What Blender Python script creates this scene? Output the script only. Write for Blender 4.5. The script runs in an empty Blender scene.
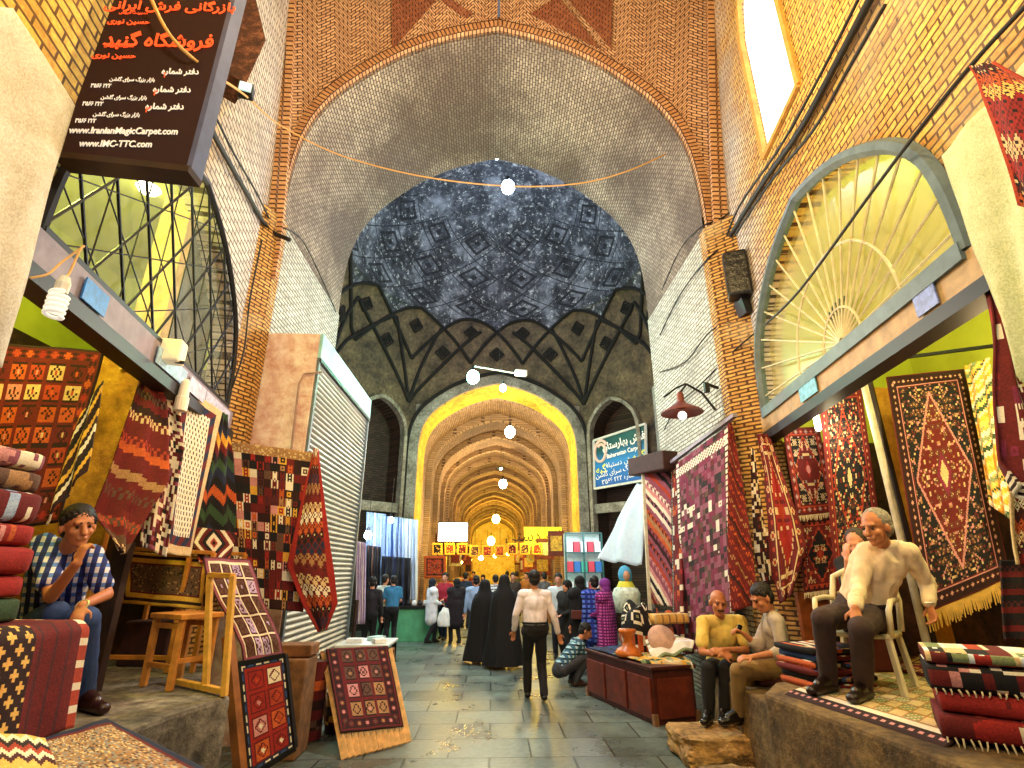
import bpy, bmesh, math, random
from mathutils import Vector, Matrix, noise as mnoise
random.seed(7)
SC = bpy.context.scene
COL = SC.collection
# ------------------------------------------------------------------ camera
F_PX = 520.0; CAM_H = 1.78
TH = math.atan(186/520); PS = math.atan(.0362)
s_, c_ = math.sin, math.cos
cF = Vector((s_(PS)*c_(TH), c_(PS)*c_(TH), s_(TH)))
cR = Vector((c_(PS), -s_(PS), 0)); cU = Vector((-s_(PS)*s_(TH), -c_(PS)*s_(TH), c_(TH)))
CP = Vector((0, 0, CAM_H))
def RD(px, py): return cF + cR*((px-512)/F_PX) + cU*((384-py)/F_PX)
def W(px, py, y): d = RD(px, py); return CP + d*(y/d.y)
def WX(px, py, x): d = RD(px, py); return CP + d*(x/d.x)
def WZ(px, py, z): d = RD(px, py); return CP + d*((z-CAM_H)/d.z)
cam = bpy.data.cameras.new('camera'); camo = bpy.data.objects.new('camera', cam); COL.objects.link(camo)
cam.sensor_width = 36; cam.lens = 36*F_PX/1024; cam.clip_end = 300
M4 = Matrix((cR, cU, -cF)).transposed().to_4x4(); M4.translation = CP
camo.matrix_world = M4; SC.camera = camo
# ------------------------------------------------------------------ colour + nodes
def lin(c):
    if isinstance(c, str):
        c = c.lstrip('#'); c = tuple(int(c[i:i+2], 16)/255 for i in (0, 2, 4))
    return tuple((x/12.92 if x <= .04045 else ((x+.055)/1.055)**2.4) for x in c[:3])
def L4(c): return (*lin(c), 1)
class NT:
    def __init__(s, name):
        s.m = bpy.data.materials.new(name); s.m.use_nodes = True
        s.t = s.m.node_tree; s.b = s.t.nodes['Principled BSDF']; s.o = s.t.nodes['Material Output']
    def n(s, typ, **kw):
        x = s.t.nodes.new(typ)
        for k, v in kw.items():
            if k.startswith('i_'):
                key = k[2:].replace('_', ' ')
                sk = x.inputs[int(key)] if key.isdigit() else x.inputs[key]
                if isinstance(v, bpy.types.NodeSocket): s.t.links.new(v, sk)
                else: sk.default_value = v
            else: setattr(x, k, v)
        return x
    def l(s, a, b): s.t.links.new(a, b)
    def math(s, op, a, b=0.0, c=None):
        x = s.n('ShaderNodeMath', operation=op)
        for i, v in enumerate((a, b) if c is None else (a, b, c)):
            if isinstance(v, bpy.types.NodeSocket): s.l(v, x.inputs[i])
            else: x.inputs[i].default_value = v
        return x.outputs[0]
    def mix(s, f, a, b, mode='MIX'):
        x = s.n('ShaderNodeMix', data_type='RGBA', blend_type=mode)
        for i, v in ((0, f), (6, a), (7, b)):
            if isinstance(v, bpy.types.NodeSocket): s.l(v, x.inputs[i])
            else: x.inputs[i].default_value = v
        return x.outputs[2]
    def ramp(s, f, stops):
        x = s.n('ShaderNodeValToRGB'); s.l(f, x.inputs[0]); e = x.color_ramp.elements
        while len(e) < len(stops): e.new(.5)
        for k, (p, c) in enumerate(stops): e[k].position = p; e[k].color = c if len(c) == 4 else (*c, 1)
        return x.outputs[0]
    def co(s, which='Object'): return s.n('ShaderNodeTexCoord').outputs[which]
    def noise(s, v, scale, detail=4, rough=.6):
        return s.n('ShaderNodeTexNoise', i_Vector=v, i_Scale=scale, i_Detail=detail, i_Roughness=rough).outputs[0]
    def bump(s, h, st=.3, d=.01):
        x = s.n('ShaderNodeBump', i_Strength=st, i_Distance=d); s.l(h, x.inputs['Height']); s.l(x.outputs[0], s.b.inputs['Normal'])
    def base(s, c): s.l(c, s.b.inputs['Base Color']) if isinstance(c, bpy.types.NodeSocket) else setattr(s.b.inputs['Base Color'], 'default_value', c)
_mc = {}
def plain(name, col, rough=.6, metal=0, var=.25, scale=8, bump=.0, emit=0, ecol=None, alpha=None, trans=0):
    if name in _mc: return _mc[name]
    k = NT(name); k.b.inputs['Roughness'].default_value = rough; k.b.inputs['Metallic'].default_value = metal
    a = L4(col)
    if var > 0:
        nz = k.noise(k.co(), scale)
        lo = (*[x*(1-var) for x in a[:3]], 1); hi = (*[min(1, x*(1+var)) for x in a[:3]], 1)
        k.base(k.ramp(nz, [(.3, lo), (.7, hi)]))
        if bump: k.bump(nz, bump, .02)
    else: k.base(a)
    if emit: k.b.inputs['Emission Color'].default_value = L4(ecol or col); k.b.inputs['Emission Strength'].default_value = emit
    if trans: k.b.inputs['Transmission Weight'].default_value = trans
    if alpha is not None: k.b.inputs['Alpha'].default_value = alpha
    _mc[name] = k.m; return k.m
def brick(name, c1, c2, mortar, bw=.2, bh=.065, ms=.012, chev=0, chw=.3, dirt=None, ds=.5, dd=(.45, .62), rough=.8, bump=.6, vary=.35):
    k = NT(name); uv = k.co('UV'); sp = k.n('ShaderNodeSeparateXYZ', i_Vector=uv)
    u, v = sp.outputs[0], sp.outputs[1]
    if chev:
        v = k.math('ADD', v, k.math('MULTIPLY', k.math('PINGPONG', u, chw), chev))
    cb = k.n('ShaderNodeCombineXYZ'); k.l(u, cb.inputs[0]); k.l(v, cb.inputs[1])
    wob = k.noise(uv, 6, 2)
    cb2 = k.n('ShaderNodeVectorMath', operation='ADD'); k.l(cb.outputs[0], cb2.inputs[0])
    ws = k.n('ShaderNodeCombineXYZ'); k.l(k.math('MULTIPLY', k.math('SUBTRACT', wob, .5), .02), ws.inputs[1]); k.l(ws.outputs[0], cb2.inputs[1])
    bt = k.n('ShaderNodeTexBrick', i_Vector=cb2.outputs[0], i_Scale=1.0, i_Mortar_Size=ms, i_Brick_Width=bw, i_Row_Height=bh, i_Mortar_Smooth=.3, i_Bias=0.0)
    bt.inputs['Color1'].default_value = L4(c1); bt.inputs['Color2'].default_value = L4(c2); bt.inputs['Mortar'].default_value = L4(mortar)
    nz = k.noise(uv, 22, 5, .75)
    col = k.mix(vary, bt.outputs[0], k.ramp(nz, [(.3, (.02, .015, .01, 1)), (.7, (1, .95, .85, 1))]), 'OVERLAY')
    if dirt:
        dn = k.noise(uv, ds, 6, .62)
        col = k.mix(k.ramp(dn, [(dd[0], (0, 0, 0, 1)), (dd[1], (1, 1, 1, 1))]), col, k.mix(.75, col, L4(dirt)))
    k.base(col); k.b.inputs['Roughness'].default_value = rough
    h = k.math('ADD', k.math('MULTIPLY', bt.outputs[1], -1.0), k.math('MULTIPLY', nz, .5)); k.bump(h, bump, .02)
    _mc[name] = k.m; return k.m
# ------------------------------------------------------------------ objects
def setp(o, label=None, cat=None, group=None, kind=None):
    if label: o['label'] = label
    if cat: o['category'] = cat
    if group: o['group'] = group
    if kind: o['kind'] = kind
    return o
def empty(name, loc, label=None, cat=None, group=None, rz=0):
    o = bpy.data.objects.new(name, None); COL.objects.link(o); o.location = loc; o.rotation_euler = (0, 0, rz)
    o.empty_display_size = .1
    return setp(o, label, cat, group)
def mesh_obj(name, verts, faces, mats=None, parent=None, uvs=None, smooth=False, midx=None, world=True):
    me = bpy.data.meshes.new(name); me.from_pydata([tuple(v) for v in verts], [], faces)
    if uvs is not None:
        ul = me.uv_layers.new(name='UVMap')
        for li, l in enumerate(me.loops): ul.data[li].uv = uvs[l.vertex_index]
    if mats:
        for m in (mats if isinstance(mats, (list, tuple)) else [mats]): me.materials.append(m)
    if midx: me.polygons.foreach_set('material_index', midx)
    if smooth: me.polygons.foreach_set('use_smooth', [True]*len(me.polygons))
    o = bpy.data.objects.new(name, me); COL.objects.link(o)
    if parent:
        o.parent = parent
        if world: o.matrix_parent_inverse = wm(parent).inverted()
    return o
def wm(o):
    m = Matrix.LocRotScale(o.location, o.rotation_euler, o.scale)
    return (wm(o.parent) @ o.matrix_parent_inverse @ m) if o.parent else m
class MB:
    """collects shapes, links them as one mesh object"""
    def __init__(s): s.v = []; s.f = []; s.mi = []
    def add(s, vs, fs, mi=0):
        b = len(s.v); s.v += [Vector(x) for x in vs]; s.f += [[b+i for i in f] for f in fs]; s.mi += [mi]*len(fs); return s
    def box(s, c, d, rz=0, mi=0, M=None, taper=1.0):
        x, y, z = d[0]/2, d[1]/2, d[2]/2; m = M or Matrix.Rotation(rz, 3, 'Z'); c = Vector(c)
        vs = [c + m @ Vector((sx*x*(taper if sz > 0 else 1), sy*y*(taper if sz > 0 else 1), sz*z)) for sz in (-1, 1) for sy in (-1, 1) for sx in (-1, 1)]
        return s.add(vs, [(0, 2, 3, 1), (4, 5, 7, 6), (0, 1, 5, 4), (2, 6, 7, 3), (0, 4, 6, 2), (1, 3, 7, 5)], mi)
    def hexa(s, p, mi=0):  # 8 points bottom4 (ccw), top4
        return s.add(p, [(3, 2, 1, 0), (4, 5, 6, 7), (0, 1, 5, 4), (1, 2, 6, 5), (2, 3, 7, 6), (3, 0, 4, 7)], mi)
    def bar(s, a, b, w, t=None, mi=0, up=(0, 0, 1)):
        a, b = Vector(a), Vector(b); t = t or w; d = (b-a)
        if d.length < 1e-6: return s
        d.normalize(); u = Vector(up)
        if abs(d.dot(u)) > .95: u = Vector((1, 0, 0))
        x = d.cross(u).normalized(); z = x.cross(d).normalized()
        p = [q + x*sx*w/2 + z*sz*t/2 for q in (a, b) for sx, sz in ((-1, -1), (1, -1), (1, 1), (-1, 1))]
        return s.add(p, [(3, 2, 1, 0), (4, 5, 6, 7), (0, 1, 5, 4), (1, 2, 6, 5), (2, 3, 7, 6), (3, 0, 4, 7)], mi)
    def tube(s, pts, r, n=8, mi=0, cap=True):
        pts = [Vector(p) for p in pts]; R = r if isinstance(r, (list, tuple)) else [r]*len(pts); rings = []; ref = None
        for i, p in enumerate(pts):
            d = (pts[min(i+1, len(pts)-1)] - pts[max(i-1, 0)])
            d = d.normalized() if d.length > 1e-9 else Vector((0, 0, 1))
            if ref is None or abs(ref.dot(d)) > .98: ref = Vector((0, 0, 1)) if abs(d.z) < .9 else Vector((1, 0, 0))
            x = d.cross(ref).normalized(); y = x.cross(d).normalized(); ref = y
            rings.append([p + (x*math.cos(2*math.pi*k/n) + y*math.sin(2*math.pi*k/n))*R[i] for k in range(n)])
        vs = [v for r_ in rings for v in r_]; fs = []
        for i in range(len(pts)-1):
            for k in range(n): fs.append((i*n+k, i*n+(k+1) % n, (i+1)*n+(k+1) % n, (i+1)*n+k))
        if cap: fs.append(tuple(range(n))[::-1]); fs.append(tuple((len(pts)-1)*n+k for k in range(n)))
        return s.add(vs, fs, mi)
    def lathe(s, prof, c, n=20, mi=0, M=None):
        c = Vector(c); m = M or Matrix.Identity(3); vs = []; fs = []
        for r, z in prof:
            for k in range(n): vs.append(c + m @ Vector((r*math.cos(2*math.pi*k/n), r*math.sin(2*math.pi*k/n), z)))
        for i in range(len(prof)-1):
            for k in range(n): fs.append((i*n+k, i*n+(k+1) % n, (i+1)*n+(k+1) % n, (i+1)*n+k))
        return s.add(vs, fs, mi)
    def ball(s, c, r, n=12, mi=0, M=None):
        r = (r, r, r) if not isinstance(r, (tuple, list)) else r; c = Vector(c); m = M or Matrix.Identity(3); vs = []; fs = []; h = max(4, n//2+1)
        for i in range(h+1):
            a = math.pi*i/h
            for k in range(n):
                b = 2*math.pi*k/n; vs.append(c + m @ Vector((r[0]*s_(a)*c_(b), r[1]*s_(a)*s_(b), -r[2]*c_(a))))
        for i in range(h):
            for k in range(n): fs.append((i*n+k, i*n+(k+1) % n, (i+1)*n+(k+1) % n, (i+1)*n+k))
        return s.add(vs, fs, mi)
    def build(s, name, mats, parent=None, smooth=False, bevel=0, merge=True):
        o = mesh_obj(name, s.v, s.f, mats, parent, smooth=smooth, midx=s.mi)
        if merge:
            bm = bmesh.new(); bm.from_mesh(o.data); bmesh.ops.remove_doubles(bm, verts=bm.verts, dist=1e-5); bm.to_mesh(o.data); bm.free()
        if bevel:
            md = o.modifiers.new('bevel', 'BEVEL'); md.width = bevel; md.segments = 2; md.limit_method = 'ANGLE'
        return o
def surf(name, P, us, vs, mat, keep=None, uv=None, parent=None, smooth=True, thick=0, kind='structure'):
    V = []; U = []; Fc = []; nu, nv = len(us), len(vs)
    for j, v in enumerate(vs):
        for i, u in enumerate(us):
            V.append(P(u, v)); U.append(uv(u, v) if uv else (u, v))
    for j in range(nv-1):
        for i in range(nu-1):
            if keep and not keep((us[i]+us[i+1])/2, (vs[j]+vs[j+1])/2): continue
            Fc.append((j*nu+i, j*nu+i+1, (j+1)*nu+i+1, (j+1)*nu+i))
    o = mesh_obj(name, V, Fc, mat, parent, uvs=U, smooth=smooth)
    if thick:
        md = o.modifiers.new('thickness', 'SOLIDIFY'); md.thickness = thick; md.offset = 0
    if kind and not parent: o['kind'] = kind
    return o
def lsp(a, b, n): return [a+(b-a)*i/(n-1) for i in range(n)]
def interp(tab, x):
    for (a, fa), (b, fb) in zip(tab, tab[1:]):
        if a <= x <= b: return fa + (fb-fa)*(x-a)/(b-a) if b > a else fa
    return tab[0][1] if x < tab[0][0] else tab[-1][1]
PROF = [(1, 0), (1, .12), (.985, .30), (.937, .455), (.857, .57), (.778, .65), (.635, .757), (.517, .833), (.35, .91), (.19, .96), (0, 1)]
def arch_line(hw, zs, za, cx=0, n=1):
    """points of a pointed arch, left spring to right spring"""
    pts = []
    P = PROF
    fine = []
    for a, b in zip(P, P[1:]):
        for q in range(n): fine.append((a[0]+(b[0]-a[0])*q/n, a[1]+(b[1]-a[1])*q/n))
    fine.append(P[-1])
    for _ in range(2 if n > 1 else 0):
        fine = [fine[0]] + [((a[0]+2*b[0]+c[0])/4, (a[1]+2*b[1]+c[1])/4) for a, b, c in zip(fine, fine[1:], fine[2:])] + [fine[-1]]
    for x, z in fine: pts.append((cx - x*hw, zs + z*(za-zs)))
    for x, z in fine[::-1][1:]: pts.append((cx + x*hw, zs + z*(za-zs)))
    return pts
AT = sorted([(x, z) for x, z in PROF[1:]] )
def arch_z(x, hw, zs, za, cx=0):
    q = min(1, abs(x-cx)/hw); return zs + (za-zs)*interp(AT, q)
# ================================================================== SETTING
M_yb = brick('yellow_brick', '#e6c25a', '#caa045', '#5a3c18', .21, .075, .011, dirt='#8a5a20', ds=.8, dd=(.5, .75), vary=.5)
M_yb2 = brick('golden_brick_right', '#e2bd60', '#c4914a', '#553818', .19, .06, .010, dirt='#a09080', ds=.55, dd=(.5, .7), vary=.5)
M_chev = brick('herringbone_brick', '#d4ac82', '#b68c66', '#452818', .12, .05, .009, chev=1.0, chw=.22, dirt='#7a5a44', ds=.6, dd=(.55, .8))
M_gs = brick('grey_soffit_brick', '#c9c0ae', '#a1978a', '#453c33', .11, .055, .009, dirt='#4a3b32', ds=.4, dd=(.38, .58), vary=.55)
M_gw = brick('grey_wall_brick', '#d2d6cc', '#b0b4aa', '#55585a', .2, .06, .010, dirt='#6d706a', ds=.6, dd=(.5, .75), vary=.5)
M_rib = brick('rib_brick', '#dcae7e', '#bd8a5e', '#4c2c1c', .07, .16, .012, vary=.4)
M_vault = brick('hall_vault_brick', '#c0a27c', '#a08562', '#5c4630', .25, .08, .01, dirt='#6e5a48', ds=.35, dd=(.45, .6))
def grey_zone(m, y0, y1):
    # whitewashed brick toward the pier, warm brick nearer the street
    t = m.node_tree; b = t.nodes['Principled BSDF']; src = b.inputs['Base Color'].links[0].from_socket
    tc = t.nodes.new('ShaderNodeTexCoord'); sp = t.nodes.new('ShaderNodeSeparateXYZ'); t.links.new(tc.outputs['UV'], sp.inputs[0])
    nz = t.nodes.new('ShaderNodeTexNoise'); nz.inputs['Scale'].default_value = 1.3; nz.inputs['Detail'].default_value = 6; t.links.new(tc.outputs['UV'], nz.inputs['Vector'])
    ad = t.nodes.new('ShaderNodeMath'); ad.operation = 'MULTIPLY_ADD'; t.links.new(nz.outputs[0], ad.inputs[0]); ad.inputs[1].default_value = 1.6; t.links.new(sp.outputs[0], ad.inputs[2])
    mr = t.nodes.new('ShaderNodeMapRange'); t.links.new(ad.outputs[0], mr.inputs[0]); mr.inputs[1].default_value = y0+.8; mr.inputs[2].default_value = y1+.8
    hs = t.nodes.new('ShaderNodeHueSaturation'); hs.inputs['Saturation'].default_value = .22; hs.inputs['Value'].default_value = .95; t.links.new(src, hs.inputs['Color'])
    mx = t.nodes.new('ShaderNodeMix'); mx.data_type = 'RGBA'; t.links.new(mr.outputs[0], mx.inputs[0]); t.links.new(src, mx.inputs[6]); t.links.new(hs.outputs[0], mx.inputs[7]); t.links.new(mx.outputs[2], b.inputs['Base Color'])
def stone_mat():
    k = NT('slab_stone'); uv = k.co('UV')
    bt = k.n('ShaderNodeTexBrick', i_Vector=uv, i_Scale=1.0, i_Mortar_Size=.012, i_Brick_Width=.85, i_Row_Height=.62, i_Mortar_Smooth=.4)
    bt.inputs['Color1'].default_value = L4('#7f8a84'); bt.inputs['Color2'].default_value = L4('#5a6662'); bt.inputs['Mortar'].default_value = L4('#25261f')
    n1 = k.noise(uv, 1.2, 8, .65); n2 = k.noise(uv, 14, 5, .7)
    c = k.mix(.6, bt.outputs[0], k.ramp(n1, [(.35, (.05, .06, .055, 1)), (.7, (.62, .6, .52, 1))]), 'OVERLAY')
    c = k.mix(.3, c, k.ramp(n2, [(.3, (.05, .05, .05, 1)), (.7, (.9, .9, .9, 1))]), 'OVERLAY')
    k.base(c); k.l(k.ramp(n1, [(.35, (.22,)*3+(1,)), (.65, (.5,)*3+(1,))]), k.b.inputs['Roughness'])
    k.bump(k.math('ADD', k.math('MULTIPLY', bt.outputs[1], -1.2), k.math('MULTIPLY', n2, .7)), .5, .02)
    return k.m
def rough_stone(name, a, b, c, sc=3):
    k = NT(name); o = k.co(); n = k.noise(o, sc, 10, .7); n2 = k.noise(o, sc*6, 5, .7)
    col = k.ramp(n, [(.3, L4(a)), (.5, L4(b)), (.72, L4(c))])
    col = k.mix(.4, col, k.ramp(n2, [(.35, (0, 0, 0, 1)), (.65, (1, 1, 1, 1))]), 'OVERLAY')
    k.base(col); k.b.inputs['Roughness'].default_value = .85; k.bump(k.math('ADD', n, k.math('MULTIPLY', n2, .4)), .8, .05)
    _mc[name] = k.m; return k.m
M_floor = stone_mat()
M_plat = rough_stone('platform_stone', '#2d2a25', '#6d655a', '#a59d8c', 2.2)
M_platr = rough_stone('platform_rubble', '#2a1d10', '#6b5330', '#94794a', 2.6)
def dome_mat():
    k = NT('dome_plaster'); uv = k.co('UV'); o = k.co()
    n = k.noise(o, 1.1, 10, .75); n2 = k.noise(o, 7, 8, .8)
    c = k.ramp(n, [(.36, L4('#0c0d10')), (.5, L4('#3a3b42')), (.64, L4('#84868e'))])
    c = k.mix(k.ramp(n2, [(.55, (0, 0, 0, 1)), (.63, (1, 1, 1, 1))]), c, L4('#d0d0cc'))
    # diamond tracery: dark nested lozenges around the lower dome (uv: x 16 sectors, y height)
    sp = k.n('ShaderNodeSeparateXYZ', i_Vector=uv); u, v = sp.outputs[0], sp.outputs[1]
    du = k.math('ABSOLUTE', k.math('SUBTRACT', k.math('FRACT', u), .5)); dv = k.math('ABSOLUTE', k.math('SUBTRACT', k.math('FRACT', k.math('MULTIPLY', v, 2.2)), .5))
    d = k.math('ADD', du, dv); ln = k.math('LESS_THAN', k.math('FRACT', k.math('MULTIPLY', d, 4.0)), .36)
    near = k.math('MULTIPLY', ln, k.math('LESS_THAN', d, .42))
    net = k.math('LESS_THAN', k.math('ABSOLUTE', k.math('SUBTRACT', d, .5)), .018)
    msk = k.math('MULTIPLY', k.math('MAXIMUM', near, net), k.math('LESS_THAN', v, 1.36))
    c = k.mix(k.math('MULTIPLY', msk, .92), c, L4('#0e0d12'))
    k.base(c); k.b.inputs['Roughness'].default_value = .8; k.bump(n2, .5, .04); return k.m
M_dome = dome_mat()
M_net = rough_stone('net_vault_plaster', '#231c14', '#5a4a34', '#7c6848', 1.6)
M_dark = plain('dark_brick_line', '#141009', .9)
M_band = rough_stone('arch_plaster_band', '#4d463a', '#857d6c', '#a59f8c', 2.5)
M_yel = rough_stone('yellow_plaster', '#a87a14', '#d8ac22', '#eccb3c', 1.2)  # yellow is the plaster's own paint
M_wood = plain('shop_wood', '#8a5526', .6, var=.4, scale=6)
M_dkwood = plain('dark_wood', '#2e1a0e', .6, var=.4)
M_black = plain('black_iron', '#0d0d0f', .5, .2, var=0)
M_white = plain('white_paint', '#d8d4c6', .5, var=.1)
M_ochre = rough_stone('ochre_plaster', '#a8691a', '#d18d2c', '#e0a544', 1.0)
M_lime = plain('lime_plaster', '#c9cf4a', .8, var=.15, scale=1.5)
M_grayblue = plain('slate_blue_sheet', '#5c6676', .7, var=.2, scale=2)

# floor
surf('floor', lambda x, y: Vector((x, y, 0)), [-9, 9], [-4, 90], M_floor)
# ---- near hall side walls
LWx = lambda y: -2.64 - (y-2.65)*.1736
RWx = lambda y: 2.9 + (y-2.6)*.1453
WCY, WHW, WZB, WZA = 4.32, 1.74, 3.6, 5.42
def low_win(y): return WCY-WHW < y < WCY+WHW
def side_wall(name, X, sgn, mat, top, win=None):
    ys = sorted(set([round(v, 3) for v in lsp(-1.5, 6.5, 60)] + [WCY-WHW, WCY+WHW]))
    ob = []
    V = []; U = []; Fc = []
    def quadcol(y0, y1, a0, a1, b0, b1):
        b = len(V)
        for y, z in ((y0, a0), (y1, a1), (y1, b1), (y0, b0)):
            V.append(Vector((X(y), y, z))); U.append((y, z))
        Fc.append((b, b+1, b+2, b+3))
    def lo(y, inside): return arch_z(y, WHW, WZB, WZA, WCY) if inside else WZB
    for y0, y1 in zip(ys, ys[1:]):
        m = (y0+y1)/2; ins = low_win(m)
        if win and win[0] < m < win[1]:
            zt = lambda y: interp([(win[0], win[3]-.9), (win[0]+.12, win[3]-.45), ((win[0]+win[1])/2, win[3]), (win[1]-.12, win[3]-.45), (win[1], win[3]-.9)], y)
            quadcol(y0, y1, lo(y0, ins), lo(y1, ins), win[2], win[2]); quadcol(y0, y1, zt(y0), zt(y1), top, top)
        else: quadcol(y0, y1, lo(y0, ins), lo(y1, ins), top, top)
    o = mesh_obj(name, V, Fc, mat, uvs=U); o['kind'] = 'structure'
    md = o.modifiers.new('thickness', 'SOLIDIFY'); md.thickness = .25; md.offset = 1 if sgn > 0 else -1
    return o
WIN = (3.86, 4.86, 6.45, 9.3)
for m_, y0_, y1_ in ((M_yb, 3.7, 4.6), (M_yb2, 5.0, 6.0)):
    grey_zone(m_, y0_, y1_)
side_wall('wall_left', LWx, -1, M_yb, 11.8)
side_wall('wall_right', RWx, 1, M_yb2, 11.8, WIN)
# wall bits in front (y 6.05..6.5) below the beam are piers
# ---- big arch: rib, face above, soffit
NA = dict(hw=3.15, zs=6.7, za=10.66)
D1, D2 = 6.5, 9.5
AL = arch_line(3.15, 6.7, 10.66, 0, 3)
full = [(-3.15, 0.0)] + [(-3.15, z) for z in lsp(.5, 6.2, 8)] + AL + [(3.15, z) for z in lsp(6.2, .5, 8)] + [(3.15, 0.0)]
def arclen(p):
    s = [0]
    for a, b in zip(p, p[1:]): s.append(s[-1]+math.hypot(b[0]-a[0], b[1]-a[1]))
    return s
fl = arclen(full)
def pt_at(i): return full[i]
surf('wall_inner', lambda i, y: Vector((full[int(i)][0], y, full[int(i)][1])), list(range(len(full))), lsp(D1, D2, 7), M_gs, uv=lambda i, y: (y, fl[int(i)]))
# replace side portions by grey wall brick: second skin 2 cm proud, up to z 6.0
for sg, nm in ((-1, 'wall_inner_left'), (1, 'wall_inner_right')):
    surf(nm, lambda y, z, sg=sg: Vector((sg*3.13, y, z)), [D1+.02, D2], lsp(0, 6.6, 5), M_gw, uv=lambda y, z: (y, z))
def band(name, pts, y0, w, out, mat, parent=None, n2=None, yoff=0, kind='structure'):
    """brick band following an arch line: rectangular section, w radial, out depth"""
    L = arclen(pts); V = []; U = []; Fc = []; n = len(pts)
    for i, (x, z) in enumerate(pts):
        a = pts[max(0, i-1)]; b = pts[min(n-1, i+1)]; dx, dz = b[0]-a[0], b[1]-a[1]; q = math.hypot(dx, dz); nx, nz = -dz/q, dx/q
        for rr, yy, uu in ((0, y0+.02, -out-.02), (0, y0-out, 0), (w, y0-out, w), (w, y0+.02, w+out)):
            V.append(Vector((x+nx*rr, yy, z+nz*rr))); U.append((L[i], uu))
    for i in range(n-1):
        for k in range(3): Fc.append((i*4+k, (i+1)*4+k, (i+1)*4+k+1, i*4+k+1))
    o = mesh_obj(name, V, Fc, mat, parent, uvs=U)
    if kind and not parent: o['kind'] = kind
    return o
full2 = full[1:-1]
bpts = [(x, z) for x, z in full]
band('trim_1', bpts, D1, .17, .10, M_rib); band('trim_2', [(x*1.0, z) for x, z in bpts], D1+.03, .34, .05, M_rib)
# spandrel face: from arch extrados to leaning corner line / top
def corner(sg, z):
    t = max(0, (z-6.0)/5.8); y = 6.5 - 1.55*t**1.3; x = (LWx(6.4) if sg < 0 else RWx(6.4))
    x = x + (-sg)*0.0; return Vector((x, y, z))
def face_half(sg, nm):
    A = [p for p in full if (p[0] <= 1e-6 if sg < 0 else p[0] >= -1e-6)]
    if sg > 0: A = A[::-1]
    A2 = []
    for i, (x, z) in enumerate(A):   # extrados offset
        a = A[max(0, i-1)]; b = A[min(len(A)-1, i+1)]; dx, dz = b[0]-a[0], b[1]-a[1]; q = math.hypot(dx, dz); nx, nz = -dz/q, dx/q
        if sg > 0: nx, nz = -nx, -nz
        A2.append(Vector((x+nx*.1, 6.46, z+nz*.1)))
    n = len(A2); L = [0]
    for a, b in zip(A2, A2[1:]): L.append(L[-1]+(b-a).length)
    out = []
    for i, p in enumerate(A2):
        if p.z < 6.8: out.append(corner(sg, p.z))
        else:
            t = (L[i]-L[[j for j in range(n) if A2[j].z >= 6.8][0]])/(L[-1]-L[[j for j in range(n) if A2[j].z >= 6.8][0]])
            # go up the corner to z=11.8 and then along the top to the centre
            total = 5.0+3.4; q = t*total
            if q < 5.0: out.append(corner(sg, 6.8+q))
            else:
                c = corner(sg, 11.8); f = (q-5.0)/3.4; out.append(Vector((c.x*(1-f), c.y + (f)*.9, 11.8+.1*f)))
    V = []; U = []; Fc = []; m = 9
    for i in range(n):
        for j in range(m):
            p = A2[i].lerp(out[i], j/(m-1)); V.append(p); U.append((p.x, p.z*1.05-p.y*.3))
    for i in range(n-1):
        for j in range(m-1): Fc.append((i*m+j, (i+1)*m+j, (i+1)*m+j+1, i*m+j+1))
    o = mesh_obj(nm, V, Fc, M_chev, uvs=U, smooth=True); o['kind'] = 'structure'; return o
face_half(-1, 'wall_spandrel_left'); face_half(1, 'wall_spandrel_right')
# corner ribs, rising where the face meets the side walls
for sg, nm in ((-1, 'trim_3'), (1, 'trim_4')):
    for k_, dx in ((0, 0.0), (1, .13)):
        mb = MB()
        pts = [corner(sg, z)+Vector((-sg*(.05+dx), -.04, 0)) for z in lsp(5.6, 11.6, 26)]
        V = []; U = []; Fc = []
        for i, p in enumerate(pts):
            for q, (ax, ay) in enumerate(((-.05, .03), (-.05, -.05), (.05, -.05), (.05, .03))): V.append(p+Vector((ax, ay, 0))); U.append((p.z, q*.05))
        for i in range(len(pts)-1):
            for q in range(3): Fc.append((i*4+q, i*4+q+1, (i+1)*4+q+1, (i+1)*4+q))
        o = mesh_obj(nm if k_ == 0 else 'trim_%d' % (5 if sg < 0 else 6), V, Fc, M_rib, uvs=U); o['kind'] = 'structure'
# star shaped recesses at the top, either side of the apex: raised brick triangles
M_star = brick('star_brick', '#a86a45', '#8a4c2c', '#2a140b', .10, .035, .007, chev=1.4, chw=.12)
from mathutils.bvhtree import BVHTree
def face_hit(px, py, off=.03):
    d = RD(px, py).normalized(); best = None
    for nm in ('wall_spandrel_left', 'wall_spandrel_right'):
        me = bpy.data.objects[nm].data; t = _bv.setdefault(nm, BVHTree.FromPolygons([v.co for v in me.vertices], [tuple(p.vertices) for p in me.polygons]))
        h = t.ray_cast(CP, d)
        if h[0] is not None and (best is None or h[3] < best): best = h[3]
    return CP+d*((best or 11)-off)
_bv = {}
tn = 7
for tri in (((392, -4), (440, -4), (392, 50)), ((446, -4), (474, 14), (402, 50)), ((612, -4), (565, -4), (612, 50)), ((558, -4), (530, 14), (602, 50))):
    P3 = [face_hit(*q) for q in tri]; P4 = [face_hit(*q, -.12) for q in tri]; mb = MB()
    o = mesh_obj('trim_%d' % tn, P3+P4, [(0, 1, 2), (3, 5, 4), (0, 3, 4, 1), (1, 4, 5, 2), (2, 5, 3, 0)], M_star, uvs=[(v.x, v.z) for v in P3+P4]); o['kind'] = 'structure'; tn += 1
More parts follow.
